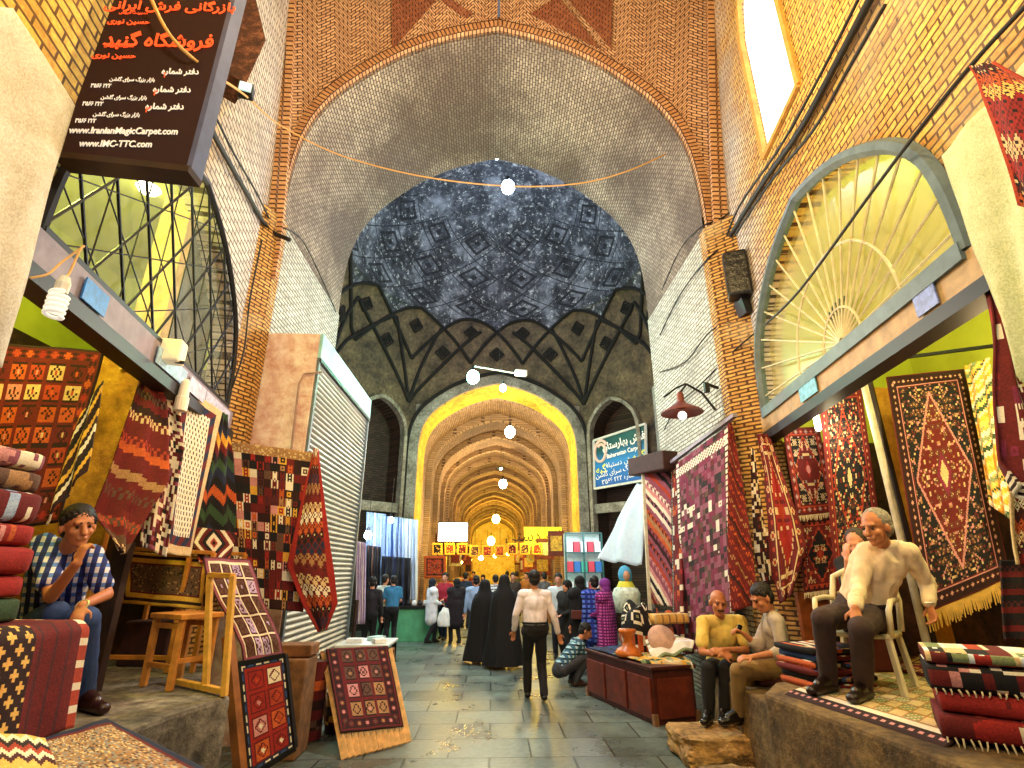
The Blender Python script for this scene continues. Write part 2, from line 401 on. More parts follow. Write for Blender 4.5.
# near vault above (out of frame mostly)
surf('ceiling', lambda x, y: Vector((x*(3.6), y, 11.8+1.2*(1-x*x))), lsp(-1, 1, 11), lsp(-1.5, 6.4, 5), M_chev, uv=lambda x, y: (x*3.6, y))
# far side of the big arch wall (chamber side)
V = []; Fc = []; U = []
for i, (x, z) in enumerate(full):
    V.append(Vector((x, D2, z))); U.append((x, z)); t = i/(len(full)-1)
    o_ = Vector((-6+12*t, D2, 14.5)) if .2 < t < .8 else Vector((-6 if t < .5 else 6, D2, z if z < 6 else 14.5)); V.append(o_); U.append((o_.x, o_.z))
for i in range(len(full)-1): Fc.append((2*i, 2*i+1, 2*i+3, 2*i+2))
o = mesh_obj('wall_chamber_near', V, Fc, M_net, uvs=U); o['kind'] = 'structure'
# ---- domed chamber
CY = 13.75; DR = 4.55; DZ = 10.9; DTOP = 15.3
PLAN = [(0.15-2.95, 18.0), (0.15+2.95, 18.0), (5.15, 15.9), (5.15, 11.4), (3.6, 9.52), (-3.6, 9.52), (-5.0, 11.4), (-5.0, 15.9)]
NZ0 = 7.4
def plan_hit(a):   # ray from centre at angle a (0 = +y, clockwise to +x)
    d = Vector((math.sin(a), math.cos(a))); best = None
    for (x0, y0), (x1, y1) in zip(PLAN, PLAN[1:]+PLAN[:1]):
        ex, ey = x1-x0, y1-y0; det = d.x*(-ey) - d.y*(-ex)
        if abs(det) < 1e-9: continue
        rx, ry = x0-0.08, y0-CY
        t = (rx*(-ey) - ry*(-ex))/det; s = (d.x*ry - d.y*rx)/det
        if t > 0 and -1e-6 <= s <= 1+1e-6 and (best is None or t < best): best = t
    return Vector((.08+d.x*best, CY+d.y*best))
def net(a, t):     # t 0 at z NZ0, 1 at the dome base circle
    p = plan_hit(a); c = Vector((.08+DR*math.sin(a), CY+DR*math.cos(a))); q = t**1.5
    xy = p.lerp(c, q); return Vector((xy.x, xy.y, NZ0+(DZ-NZ0)*math.sin(t*math.pi/2)**.9 if t > 0 else NZ0))
HALL = dict(hw=2.78, zs=5.5, za=8.2, cx=.15)
def in_hall(p): return abs(p.x-.15) < HALL['hw'] and p.y > 17.3 and p.z < arch_z(p.x, HALL['hw'], HALL['zs'], HALL['za'], .15)+.04
AN = lsp(-math.pi, math.pi, 241)
NT_ = 14
def zig(a): q = (a/(2*math.pi)*NT_) % 1; return .62+.38*(1-abs(2*q-1))
AN2 = lsp(-math.pi, math.pi, 561)
surf('wall_chamber_net', net, AN2, lsp(0, 1, 50), M_net, keep=lambda a, t: not in_hall(net(a, t)) and net(a, t).y > 9.9 and t < zig(a), uv=lambda a, t: (a*4.6, t*4))
surf('ceiling_dome_skirt', net, AN2, lsp(.6, 1, 24), M_dome, keep=lambda a, t: net(a, t).y > 9.9 and t >= zig(a)-.02, uv=lambda a, t: (a/(2*math.pi)*14, (t-1)*.4))
# diagonal niches in the chamber walls
NIC = {1: [(.15+2.95, 18.0), (5.15, 15.9)], 7: [(-5.0, 15.9), (.15-2.95, 18.0)]}
def wall_seg(nm, a, b, z1, hole=None, mat=M_net, n=50):
    a, b = Vector(a), Vector(b); Ls = (b-a).length; V = []; U = []; Fc = []
    ss = lsp(0, Ls, n)
    if hole: ss = sorted(ss+[hole[0]-hole[1]+1e-4, hole[0]+hole[1]-1e-4])
    def add(s0, s1, a0, a1, b0, b1):
        k = len(V)
        for s, z in ((s0, a0), (s1, a1), (s1, b1), (s0, b0)):
            p = a.lerp(b, s/Ls); V.append(Vector((p.x, p.y, z))); U.append((s, z))
        Fc.append((k, k+1, k+2, k+3))
    for s0, s1 in zip(ss, ss[1:]):
        m = (s0+s1)/2
        if hole and abs(m-hole[0]) < hole[1]:
            f = lambda s: arch_z(s, hole[1], hole[2], hole[3], hole[0])
            if min(f(s0), f(s1)) < z1: add(s0, s1, min(f(s0), z1), min(f(s1), z1), z1, z1)
        else: add(s0, s1, 0, 0, z1, z1)
    o = mesh_obj(nm, V, Fc, mat, uvs=U); o['kind'] = 'structure'; return o
wall_seg('wall_chamber_far', PLAN[0], PLAN[1], NZ0+.02, (2.95, 2.78, 5.5, 8.2), M_band)
wall_seg('wall_niche_right', PLAN[1], PLAN[2], NZ0+.02, (1.42, .98, 5.9, 7.35), M_net)
wall_seg('wall_niche_left', PLAN[7], PLAN[0], NZ0+.02, (1.60, .98, 5.9, 7.35), M_net)
wall_seg('wall_chamber_right', PLAN[2], PLAN[3], NZ0+.02, None, M_gw); wall_seg('wall_chamber_left', PLAN[6], PLAN[7], NZ0+.02, None, M_gw)
wall_seg('wall_corner_right', PLAN[3], PLAN[4], NZ0+.02); wall_seg('wall_corner_left', PLAN[5], PLAN[6], NZ0+.02)
def niche(a, b, s0, hw, zs, za, nm, depth=.8):
    a, b = Vector(a), Vector(b); e = (b-a).normalized(); c = Vector(((a+b).x/2, (a+b).y/2)); nrm = Vector((-e.y, e.x))
    if (c+nrm-Vector((0, CY))).length < (c-nrm-Vector((0, CY))).length: nrm = -nrm
    base = a+e*s0
    pl = arch_line(hw, zs, za, 0, 2); pts = [(-hw, 0)]+pl+[(hw, 0)]
    # reveal + back
    V = []; Fc = []
    for x, z in pts:
        for dd in (0, depth): p = base+e*x+nrm*dd; V.append(Vector((p.x, p.y, z)))
    for i in range(len(pts)-1): Fc.append((2*i, 2*i+1, 2*i+3, 2*i+2))
    Fc.append(tuple(2*i+1 for i in range(len(pts))))
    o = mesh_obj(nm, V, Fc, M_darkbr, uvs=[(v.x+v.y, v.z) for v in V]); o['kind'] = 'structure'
    # pale band round the opening
    mb = MB()
    for (x0, z0), (x1, z1) in zip(pts, pts[1:]):
        p = base+e*x0-nrm*.05; q = base+e*x1-nrm*.05; mb.bar((p.x, p.y, z0), (q.x, q.y, z1), .12, .26 if True else .1, up=(nrm.x, nrm.y, 0))
    o = mb.build(nm.replace('wall', 'trim'), M_band); o['kind'] = 'structure'
    return base, e, nrm
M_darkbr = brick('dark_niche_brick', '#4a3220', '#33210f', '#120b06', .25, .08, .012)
nR = niche(PLAN[1], PLAN[2], 1.42, .98, 5.9, 7.35, 'wall_niche_back_right')
nL = niche(PLAN[7], PLAN[0], 1.60, .98, 5.9, 7.35, 'wall_niche_back_left')
# net ribs
mb = MB()
def P_net(a, t): p = net(a, min(1, max(0, t))); c = Vector((.08, CY, p.z)); return p + (c-p).normalized()*.05
def okp(p): return not in_hall(p) and p.y > 10.2
seed_a = [math.radians(d) for d in (-132, -80, -38, 38, 80, 132)]
step = math.radians(15)
def rib(a0, a1, t0=0., t1=1., r=.062, pw=1):
    pts = [P_net(a0+(a1-a0)*q, t0+(t1-t0)*q**pw) for q in lsp(0, 1, 18)]
    run = []
    for p in pts:
        if okp(p): run.append(p)
        else:
            if len(run) > 1: mb.tube(run, r, 6)
            run = []
    if len(run) > 1: mb.tube(run, r, 6)
# zig-zag edge of the dome (16 teeth) and lozenges beneath
for k in range(NT_):
    a = 2*math.pi*k/NT_ ; h = math.pi/NT_
    rib(a, a+h, .62, 1.0, pw=1); rib(a+2*h, a+h, .62, 1.0, pw=1)
    rib(a, a+h, .62, .28); rib(a+2*h, a+h, .62, .28)
for a0 in seed_a:
    rib(a0, a0-math.radians(30), 0, .62); rib(a0, a0+math.radians(30), 0, .62)
    rib(a0, a0-math.radians(11), 0, .62); rib(a0, a0+math.radians(11), 0, .62)
o = mb.build('trim_net_ribs', M_dark, smooth=True); o['kind'] = 'structure'
# square spiral motifs on the net panels
mb = MB()
for k in range(NT_):
    for a, t in ((2*math.pi*(k+.5)/NT_, .60), (2*math.pi*k/NT_, .36)):
        p = P_net(a, t)
        if not okp(p - Vector((0, 0, .3))): continue
        pa = P_net(a+.02, t); pt = P_net(a, t+.03); ex = (pa-p).normalized(); ez = (pt-p).normalized()
        for s in (.27, .16, .06):
            q = [p+ex*s, p+ez*s, p-ex*s, p-ez*s]
            for i in range(4): mb.bar(q[i], q[(i+1) % 4], .06, .05)
o = mb.build('trim_net_motifs', M_dark); o['kind'] = 'structure'
# grey band round the hall arch
hp = arch_line(2.78, 5.5, 8.2, .15, 3)
band('trim_hall_arch', [(-2.63, 0), (-2.63, 3)]+hp+[(2.93, 3), (2.93, 0)], 18.0, .33, .14, M_band)
mb = MB(); q = [(x, 17.83, z) for x, z in [(-3.0, 0), (-3.0, 5.5)]+arch_line(3.15, 5.5, 8.62, .15, 3)+[(3.3, 0)]]
mb.tube(q, .06, 6); o = mb.build('trim_hall_arch_edge', M_dark); o['kind'] = 'structure'
# dome
def dome(a, t):
    r = DR*(1-t)**.62 if t > 0 else DR
    r = DR*math.cos(t*math.pi/2)**.8 if t < 1 else 0.0
    return Vector((.08+max(r, .55)*math.sin(a), CY+max(r, .55)*math.cos(a), DZ+(DTOP-DZ)*math.sin(t*math.pi/2)**1.15))
surf('ceiling_dome', dome, AN, lsp(0, .93, 24), M_dome, uv=lambda a, t: (a/(2*math.pi)*14, t*2.4))
# oculus: square glazed lantern on the dome crown
oz = dome(0, .93).z
M_sky = plain('skylight_glass', '#bfe4ff', .3, var=0, emit=5, ecol='#a9d8ff')
e = empty('window_1', (.08, CY, oz)); e['kind'] = 'structure'
MB().lathe([(.60, -.05), (.64, .0), (.64, .5), (.5, .7)], (.08, CY, oz-.02), 8).build('window_frame', M_band, e)
MB().lathe([(.56, .08), (.3, .2), (0.01, .22)], (.08, CY, oz), 8).build('window_pane', M_sky, e)
# ---- long hall beyond
H0, H1 = 18.0, 78.0
hf = [(-2.63, 0), (-2.63, 2.5), (-2.63, 4.8)]+arch_line(2.78, 5.5, 8.2, .15, 2)+[(2.93, 4.8), (2.93, 2.5), (2.93, 0)]
hl = arclen(hf)
surf('wall_hall_entry', lambda i, y: Vector((*hf[int(i)][:1], y, hf[int(i)][1])), list(range(len(hf))), [H0, 19.6], M_yel, uv=lambda i, y: (y, hl[int(i)]))
hg = [(-2.9, 0), (-2.9, 2.5), (-2.9, 4.8)]+arch_line(3.05, 5.4, 8.5, .15, 2)+[(3.2, 4.8), (3.2, 2.5), (3.2, 0)]
hgl = arclen(hg)
surf('ceiling_hall', lambda i, y: Vector((hg[int(i)][0], y, hg[int(i)][1])), list(range(len(hg))), lsp(19.6, H1, 40), M_vault, uv=lambda i, y: (y, hgl[int(i)]))
surf('wall_hall_end', lambda x, z: Vector((x, H1, z)), [-3.2, 3.4], [0, 8.8], rough_stone('far_wall_plaster', '#c8a850', '#e6cc84', '#f0e0a8', .6))
y = 19.6; k = 30
while y < 70:
    yw = .35
    pl = [(-2.68, 0), (-2.68, 4.8)]+arch_line(2.83, 5.4, 8.22, .15, 2)+[(2.98, 4.8), (2.98, 0)]
    mb = MB(); n = len(pl)
    po = [(-2.92, 0), (-2.92, 4.8)]+arch_line(3.07, 5.4, 8.52, .15, 2)+[(3.22, 4.8), (3.22, 0)]
    V = []; Fc = []
    for (xi, zi), (xo, zo) in zip(pl, po):
        V += [(xo, y, zo), (xi, y, zi), (xi, y+yw, zi), (xo, y+yw, zo)]
    for i in range(n-1):
        for q in range(3): Fc.append((4*i+q, 4*i+q+1, 4*i+4+q+1, 4*i+4+q))
    o = mesh_obj('trim_%d' % k, V, Fc, M_vault, uvs=[(v[1]+v[0]*.1, v[2]) for v in V]); o['kind'] = 'structure'; k += 1
    y += 3.2
# ---- window frames (arched lattice left, fanlight right) on the near walls
def wp(X, y, z, off=0.0, sg=1): return Vector((X(y) - sg*off, y, z))
M_wfr = plain('cream_iron', '#cfc7a0', .5, var=.15)
M_wgl = plain('fanlight_glass', '#b8a860', .25, var=.3, scale=1.5)
k = NT('window_glass'); k.base(L4('#c9bf86')); k.b.inputs['Roughness'].default_value = .25; k.b.inputs['Alpha'].default_value = .6; M_glass = k.m
k = NT('pale_window_glass'); k.base(L4('#d8e4c8')); k.b.inputs['Roughness'].default_value = .25; k.b.inputs['Alpha'].default_value = .3; M_glassL = k.m
wpts = arch_line(WHW, WZB, WZA, WCY, 2)
def wframe(nm, X, sg, mat, w=.09):
    e = empty(nm, wp(X, WCY, WZB)); e['kind'] = 'structure'
    mb = MB()
    P = [wp(X, y, z, .04, sg) for y, z in wpts]; mb.tube(P, w/2, 6); mb.bar(P[0], P[-1], w, w)
    mb.build('window_frame', mat, e)
    V = [wp(X, y, z, -.10, sg) for y, z in wpts]; V.append(wp(X, WCY, WZB+.5, -.10, sg)); n = len(wpts)
    f = [(i, i+1, n) for i in range(n-1)]+[(n-1, 0, n)]
    mesh_obj('window_pane', V, f, M_glass if sg > 0 else M_glassL, e)
    return e
eR = wframe('window_2', RWx, 1, plain('grey_blue_iron', '#5d7078', .5), .12)
ctr = (3.98, 3.72)
def WPt(px, py): # on right wall plane
    a, b = Vector((2.9, 2.6)), Vector((3.4, 6.04)); n = Vector((b.y-a.y, a.x-b.x)); d = RD(px, py); t = (n.dot(a) - n.x*CP.x - n.y*CP.y)/(n.x*d.x+n.y*d.y); return CP+d*t
hub = WPt(846, 343); hy, hz = hub.y, hub.z
mb = MB()
for ang in lsp(4, 176, 17):
    a = math.radians(ang); dy, dz = math.cos(a), math.sin(a); r = .02
    while True:
        y, z = hy+dy*r, hz+dz*r
        if r > 3 or abs(y-WCY) > WHW-.01 or z > arch_z(y, WHW, WZB, WZA, WCY)-.02: break
        r += .03
    mb.tube([wp(RWx, hy+dy*.05, hz+dz*.05, .03), wp(RWx, hy+dy*r, hz+dz*r, .03)], .011, 5)
for rr in (.32, .88):
    q = []
    for ang in lsp(2, 178, 40):
        a = math.radians(ang); y, z = hy+math.cos(a)*rr, hz+math.sin(a)*rr
        if abs(y-WCY) < WHW-.03 and z < arch_z(y, WHW, WZB, WZA, WCY)-.03: q.append(wp(RWx, y, z, .035))
    mb.tube(q, .012, 5)
mb.build('fan_bars', M_wfr, eR)
V = [wp(RWx, hy, hz+.02, .0)]+[wp(RWx, hy+math.cos(math.radians(a))*.42, hz+math.sin(math.radians(a))*.42, .0) for a in (62, 80, 98, 112)]
mesh_obj('green_pane', V, [(0, 1, 2), (0, 2, 3), (0, 3, 4)], plain('green_glass', '#2f4a34', .2, var=.4, scale=12), eR)
eL = wframe('window_3', LWx, -1, M_black, .06)
mb = MB(); mb2 = MB()
# lattice: diagonals at +-60 deg plus verticals, clipped to the arch
def clip_line(y0, z0, dy, dz):
    q = [t for t in lsp(-4, 4, 801) if abs(y0+dy*t-WCY) < WHW-.02 and WZB+.02 < z0+dz*t < arch_z(y0+dy*t, WHW, WZB, WZA, WCY)-.02]
    return (q[0], q[-1]) if len(q) > 2 else None
for fam, (dy, dz, sp, r) in enumerate(((math.cos(1.0), math.sin(1.0), .42, .012), (-math.cos(1.0), math.sin(1.0), .42, .012), (0, 1, .42, .006), (math.cos(.5), math.sin(.5), .42, .006), (-math.cos(.5), math.sin(.5), .42, .006))):
    nx, nz = -dz, dy
    for i in range(-8, 9):
        y0, z0 = WCY+nx*sp*i, WZB+.4+nz*sp*i; c = clip_line(y0, z0, dy, dz)
        if c: mb.tube([wp(LWx, y0+dy*c[0], z0+dz*c[0], .03, -1), wp(LWx, y0+dy*c[1], z0+dz*c[1], .03, -1)], r, 5)
mb.build('lattice_bars', M_black, eL)
# upper right window: bright pane with small perforations
def pane_mat():
    k = NT('daylit_pane'); uv = k.co('UV'); v = k.n('ShaderNodeTexVoronoi', i_Vector=uv, i_Scale=12.0, i_Randomness=.7).outputs[0]
    m = k.math('LESS_THAN', v, .2); k.base(k.mix(m, (.8, .83, .9, 1), (.12, .12, .2, 1)))
    k.l(k.mix(m, (.85, .88, 1, 1), (.05, .05, .1, 1)), k.b.inputs['Emission Color']); k.b.inputs['Emission Strength'].default_value = 1.6; return k.m
e = empty('window_4', wp(RWx, 4.36, 6.45)); e['kind'] = 'structure'
y0, y1 = WIN[0], WIN[1]
pts = [(y0, 6.45), (y0, 8.4), (y0+.12, 8.85), ((y0+y1)/2, 9.3), (y1-.12, 8.85), (y1, 8.4), (y1, 6.45)]
V = [wp(RWx, y, z, -.06) for y, z in pts]; mesh_obj('window_pane', V, [tuple(range(7))], pane_mat(), e, uvs=[(y, z) for y, z in pts])
mb = MB(); P = [wp(RWx, y, z, .01) for y, z in pts]
for a, b in zip(P, P[1:]+P[:1]): mb.bar(a, b, .06)
mb.build('window_frame', plain('tan_reveal', '#c99a4c', .8), e)  # frame in tan tones
# ---- beams under the windows, with their metal fascia
def beam(nm, X, sg, mat):
    mb = MB(); a = wp(X, 1.4, 3.47, .02, sg); b = wp(X, 6.25, 3.47, .02, sg)
    mb.bar(a, b, .1, .24); o = mb.build(nm, mat); o['kind'] = 'structure'
    mb = MB(); mb.bar(wp(X, 1.4, 3.31, .03, sg), wp(X, 6.25, 3.31, .03, sg), .16, .10); o = mb.build(nm+'_lip', M_black); o['kind'] = 'structure'
beam('trim_shop_beam_left', LWx, -1, plain('mauve_beam', '#8b8290', .6)); beam('trim_shop_beam_right', RWx, 1, plain('tan_beam', '#b79a6e', .6))
# ---- platforms
def prism(nm, poly, z0, z1, mat, uvsc=1, bevel=.02):
    V = [Vector((x, y, z0)) for x, y in poly]+[Vector((x, y, z1)) for x, y in poly]; n = len(poly)
    Fc = [tuple(range(n))[::-1], tuple(range(n, 2*n))]+[(i, (i+1) % n, n+(i+1) % n, n+i) for i in range(n)]
    o = mesh_obj(nm, V, Fc, mat); md = o.modifiers.new('bevel', 'BEVEL'); md.width = bevel; md.segments = 2; o['kind'] = 'structure'; return o
prism('floor_platform_left', [(-5.6, 1.0), (-1.75, 1.0), (-1.8, 2.6), (-2.12, 3.55), (-2.07, 3.95), (-1.93, 4.5), (-2.5, 5.2), (-3.1, 6.6), (-5.6, 6.6)], 0, .9, M_plat, bevel=.03)
prism('floor_platform_right', [(6.2, 1.0), (6.2, 6.9), (3.25, 6.9), (3.0, 5.2), (2.42, 4.95), (2.12, 4.54), (2.3, 2.99), (2.42, 1.0)], 0, .88, M_platr, bevel=.03)
prism('floor_bench_right', [(2.45, 5.0), (3.3, 5.0), (3.25, 7.0), (2.6, 7.0)], 0, .66, M_platr)
# shop interiors
def quad(nm, P, mat, kind='structure', uv=None):
    o = mesh_obj(nm, P, [(0, 1, 2, 3)], mat, uvs=uv or [(0, 0), (2, 0), (2, 2), (0, 2)]); o['kind'] = kind; return o
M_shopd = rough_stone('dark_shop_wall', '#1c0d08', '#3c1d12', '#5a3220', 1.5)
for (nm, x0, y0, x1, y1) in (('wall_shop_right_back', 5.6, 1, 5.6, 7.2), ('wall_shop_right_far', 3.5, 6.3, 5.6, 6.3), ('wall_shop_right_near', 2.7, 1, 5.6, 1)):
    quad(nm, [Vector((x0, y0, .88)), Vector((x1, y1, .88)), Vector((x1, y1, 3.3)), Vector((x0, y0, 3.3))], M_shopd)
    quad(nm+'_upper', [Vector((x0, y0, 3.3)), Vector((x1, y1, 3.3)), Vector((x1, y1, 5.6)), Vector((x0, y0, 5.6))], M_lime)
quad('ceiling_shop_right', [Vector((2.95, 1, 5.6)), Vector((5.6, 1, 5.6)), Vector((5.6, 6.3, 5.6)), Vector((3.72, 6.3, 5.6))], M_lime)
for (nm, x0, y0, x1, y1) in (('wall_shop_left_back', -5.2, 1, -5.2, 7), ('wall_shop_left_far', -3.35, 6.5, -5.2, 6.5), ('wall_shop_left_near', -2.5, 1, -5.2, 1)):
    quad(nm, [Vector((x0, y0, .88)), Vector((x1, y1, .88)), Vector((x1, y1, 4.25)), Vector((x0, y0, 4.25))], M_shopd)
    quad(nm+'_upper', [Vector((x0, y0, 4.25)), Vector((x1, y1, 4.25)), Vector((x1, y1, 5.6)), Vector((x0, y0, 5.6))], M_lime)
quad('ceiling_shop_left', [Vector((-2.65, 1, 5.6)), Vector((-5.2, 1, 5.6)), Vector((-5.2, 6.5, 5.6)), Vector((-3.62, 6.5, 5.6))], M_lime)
# glazed mezzanine partitions seen through the lattice
quad('wall_mezzanine_left', [Vector((-3.7, 6.3, 3.6)), Vector((-3.35, 4.75, 3.6)), Vector((-3.35, 4.75, 5.5)), Vector((-3.7, 6.3, 5.5))], M_grayblue)
MB().box((-3.36, 4.72, 4.55), (.3, .12, 2.0)).build('trim_mezzanine_post', plain('cream_reveal', '#d9b16a', .7))['kind'] = 'structure'
# brick piers at y 6.1-6.5 both sides
M_pier = brick('pier_brick', '#dfb466', '#c09048', '#57391c', .16, .05, .012, dirt='#d9c9a0', ds=1.2, dd=(.55, .75), vary=.5)
for sg, X, nm in ((-1, LWx, 'wall_pier_left'), (1, RWx, 'wall_pier_right')):
    x0 = sg*3.105; V = []; U = []; Fc = []
    for z in lsp(.0, 6.6, 12):
        for q, (x, y) in enumerate(((x0, 6.62), (x0, 6.44), (X(6.1)-sg*.0, 6.12), (X(6.0)+sg*.12, 6.08))): V.append(Vector((x, y, z))); U.append((q*.3, z))
    for i in range(11):
        for q in range(3): Fc.append((i*4+q, i*4+q+1, i*4+5+q, i*4+4+q))
    o = mesh_obj(nm, V, Fc, M_pier, uvs=U); o['kind'] = 'structure'
# ================================================================== CLOTH + RUG PATTERNS
def cloth_mat(name, rough=.9, bump=.35, sheen=0, trans=0):
    if name in _mc: return _mc[name]
    k = NT(name); at = k.n('ShaderNodeAttribute', attribute_name='Col'); o = k.co()
    n = k.noise(o, 90, 3, .7); n2 = k.noise(o, 9, 4, .6)
    c = k.mix(.45, at.outputs['Color'], k.ramp(n, [(.3, (.12, .12, .12, 1)), (.7, (.88, .88, .88, 1))]), 'OVERLAY')
    c = k.mix(.25, c, k.ramp(n2, [(.3, (.15, .15, .15, 1)), (.7, (.85, .85, .85, 1))]), 'OVERLAY')
    k.base(c); k.b.inputs['Roughness'].default_value = rough; k.bump(n, bump, .01)
    _mc[name] = k.m; return k.m
M_rug = cloth_mat('woven_rug')
PALC = {k: lin(v) for k, v in dict(
    r='#96201c', R='#641416', S='#cfc8b6', L='#c6cda0', d='#2a0c0c', k='#121016', n='#1b2440', b='#2d4a80', w='#e6dcc4', c='#d2b888', o='#bc5626', y='#dba63a', g='#2f4a30', G='#7d8a60', p='#c98a88', P='#8a4a5c',
    m='#5c4032', t='#a27a50', s='#8a8a88', l='#9db4d6', e='#f2efe6', u='#7a2040', q='#4a1a20', v='#b6a0c8', a='#e8b860', f='#d8e2ea', h='#a83c24', j='#553c86').items()}
def H(*a):
    x = 0
    for q in a: x = (x*1103515245 + int(q)*12345 + 1013904223) & 0x7fffffff
    x ^= x >> 13; x = (x*0x5bd1e995) & 0x7fffffff; return ((x >> 7) & 0xffff)/65535
def flower(i, j, s, pal):      # 7x7 motif
    a, b = abs(i), abs(j)
    if a+b == 0: return pal[0]
    if a+b <= 1: return pal[1]
    if max(a, b) <= s//2-1 and (a == b or a == 0 or b == 0): return pal[2]
    return None
def persian(seed=0, border='r', bmain='k', bm='w', field='R', med='k', spots='wop', med2='r', dots=.22, meds=1, bw=8):
    def f(i, j, nx, ny):
        dx = min(i, nx-1-i); dy = min(j, ny-1-j); e = min(dx, dy); al = j if dx < dy else i
        if e < 1: return border
        if e < 2: return bmain
        if e < bw-2:
            q = (e-2); per = 6; ph = al % per; mid = (bw-4)/2-.5
            dd = abs(ph-2.5)+abs(q-mid)
            if dd < 1.1: return spots[0]
            if dd < 2.2: return bm if (al//per) % 2 else spots[-1]
            return bmain if dd > 3.1 or bmain != border else border
        if e < bw-1: return bm
        if e < bw: return border
        x = (i+.5)/nx*2-1; y = (j+.5)/ny*2-1; asp = ny/nx
        X = abs(x)*nx/2; Y = abs(y)*ny/2
        if meds == 1: rr = X/(nx*.34)+Y/(ny*.40)
        else: Yp = abs(((y+1)/2*meds) % 1-.5)*2; rr = X/(nx*.30)+Yp/.9
        mi = int(X)//2*2; mj = int(Y)
        h = H(int(X)//2, int(Y)//2, seed)
        if rr < .16: return spots[0]
        if rr < .26: return med2
        if .95 < rr < 1.02: return bm
        inner = rr < .95
        ii, jj = int(X) % 7-3, int(Y) % 8-4; fl = flower(ii, jj, 6, spots[0]+spots[-1]+spots[1 % len(spots)])
        cell = H(int(X)//7, int(Y)//8, seed+5)
        if fl and cell < .42: return fl
        if h < dots: return spots[int(h*997) % len(spots)]
        return (med if inner else field)
    return f
def boxes(seed=0, border='R', frame='d', cells='cwotp', n=4, m=5, bw=6, ground='R', bspots='wco'):
    def f(i, j, nx, ny):
        e = min(i, nx-1-i, j, ny-1-j)
        if e < 1: return frame
        if e < bw:
            al = j if min(i, nx-1-i) < min(j, ny-1-j) else i
            if e in (1, bw-1): return border
            dd = abs(al % 6-2.5)+abs(e-bw/2)
            return bspots[(al//6) % len(bspots)] if dd < 2 else border if dd < 3 else frame
        w = (nx-2*bw)/n; h = (ny-2*bw)/m; ci, cj = int((i-bw)/w), int((j-bw)/h); x = (i-bw)/w-ci; y = (j-bw)/h-cj
        if x < .12 or y < .1: return ground
        if x < .2 or x > .92 or y < .18 or y > .92: return frame
        c = cells[int(H(ci, cj, seed)*len(cells))]
        dd = abs(x-.55)/.4+abs(y-.55)/.4
        return frame if .55 < dd < .8 else (cells[int(H(ci, cj, seed+1)*len(cells))] if dd < .3 else c)
    return f
def patch(seed=0, cells='RRkddroownywts', s=5, top=None, topc='t'):
    def f(i, j, nx, ny):
        if top and j < top: return topc if H(i, j, 3) < .8 else 'c'
        ci, cj = i//s, j//s; c = cells[int(H(ci, cj, seed)*len(cells))]; c2 = cells[int(H(ci, cj, seed+3)*len(cells))]
        x, y = i % s, j % s; k = H(ci, cj, seed+9)
        if k < .3 and max(abs(x-s//2), abs(y-s//2)) <= 1: return c2
        if k < .45 and x % 2: return c2
        if k < .6 and max(abs(x-s//2), abs(y-s//2)) == 1: return c2
        return c
    return f
def stripes(seed=0, seq='RRRoRdRwRkRcR', w=2, teeth=True, slope=0.0, side=0, vert=False):
    def f(i, j, nx, ny):
        if vert: i, j, nx, ny = j, i, ny, nx
        q = int(j+slope*i); b = q//w; c = seq[b % len(seq)]; 
        if side and min(i, nx-1-i) < side: return 'c' if (j//2) % 2 else 'd'
        if teeth and b % 3 == 1 and (i % 4 < 2) ^ (q % w == 0): return seq[(b+2) % len(seq)]
        return c
    return f
def diamonds(seed=0, g='R', cells='cwotnyk', s=6, edge=3, ec='r'):
    def f(i, j, nx, ny):
        if min(i, nx-1-i) < edge: return ec
        a, b = (i+j)//s, (i-j)//s; x, y = (i+j) % s, (i-j) % s
        c = cells[(a-b) % len(cells)] if H(seed, 2) < 0 else cells[((a-b)//2+seed) % len(cells)]
        if max(abs(x-s/2+.5), abs(y-s/2+.5)) < 1: return 'd' if c != 'k' else 'c'
        return g if x == 0 or y == 0 else c
    return f
def bigdiam(cols='rwkRwr', s=4, motif='k'):
    def f(i, j, nx, ny):
        d = abs(i-nx/2)+abs(j-ny*.45); return motif if d < 2 else cols[int(d/s) % len(cols)]
    return f
def dots(g='w', d='k', s=3, b1='n', b2='R', outer='c', bw=(5, 9)):
    def f(i, j, nx, ny):
        e = min(i, nx-1-i, j, ny-1-j)
        if e < bw[0]: return outer
        if e < bw[1]: return b1 if ((i+j)//6) % 2 else b2
        return d if (i+(j//s) % 2*s//2) % s == 0 and j % s < s-1 else g
    return f
def trellis(g='c', l='t', s=6, b='w', bw=2, second=None):
    def f(i, j, nx, ny):
        if min(i, nx-1-i, j, ny-1-j) < bw: return b
        x, y = i % s, j % s
        if x in (0,) or y in (0,): return l
        if second and ((i//s+j//s) % 2): return second
        return g
    return f
def solid(c, c2=None, p=.2, seed=1):
    def f(i, j, nx, ny): return c2 if c2 and H(i, j, seed) < p else c
    return f
def speck(field, cols, p, border, bw, sd=2):
    def f(i, j, nx, ny):
        e = min(i, nx-1-i, j, ny-1-j)
        if e < sum(b for _, b in border):
            for c, b in border:
                if e < b: return c
                e -= b
        return cols[int(H(i, j, sd+2)*9999) % len(cols)] if H(i, j, sd) < p else field
    return f
def zigz(cols='kwoRkcd', s=5, w=4):
    def f(i, j, nx, ny): q = (j+abs((i % (2*s))-s)); return cols[(q//w) % len(cols)]
    return f
def floral(g='w', cols='Rno', p=.4, seed=3):
    def f(i, j, nx, ny):
        if H(i//2, j//2, seed) < p: return cols[int(H(i//2, j//2, seed+1)*len(cols))]
        return g
    return f
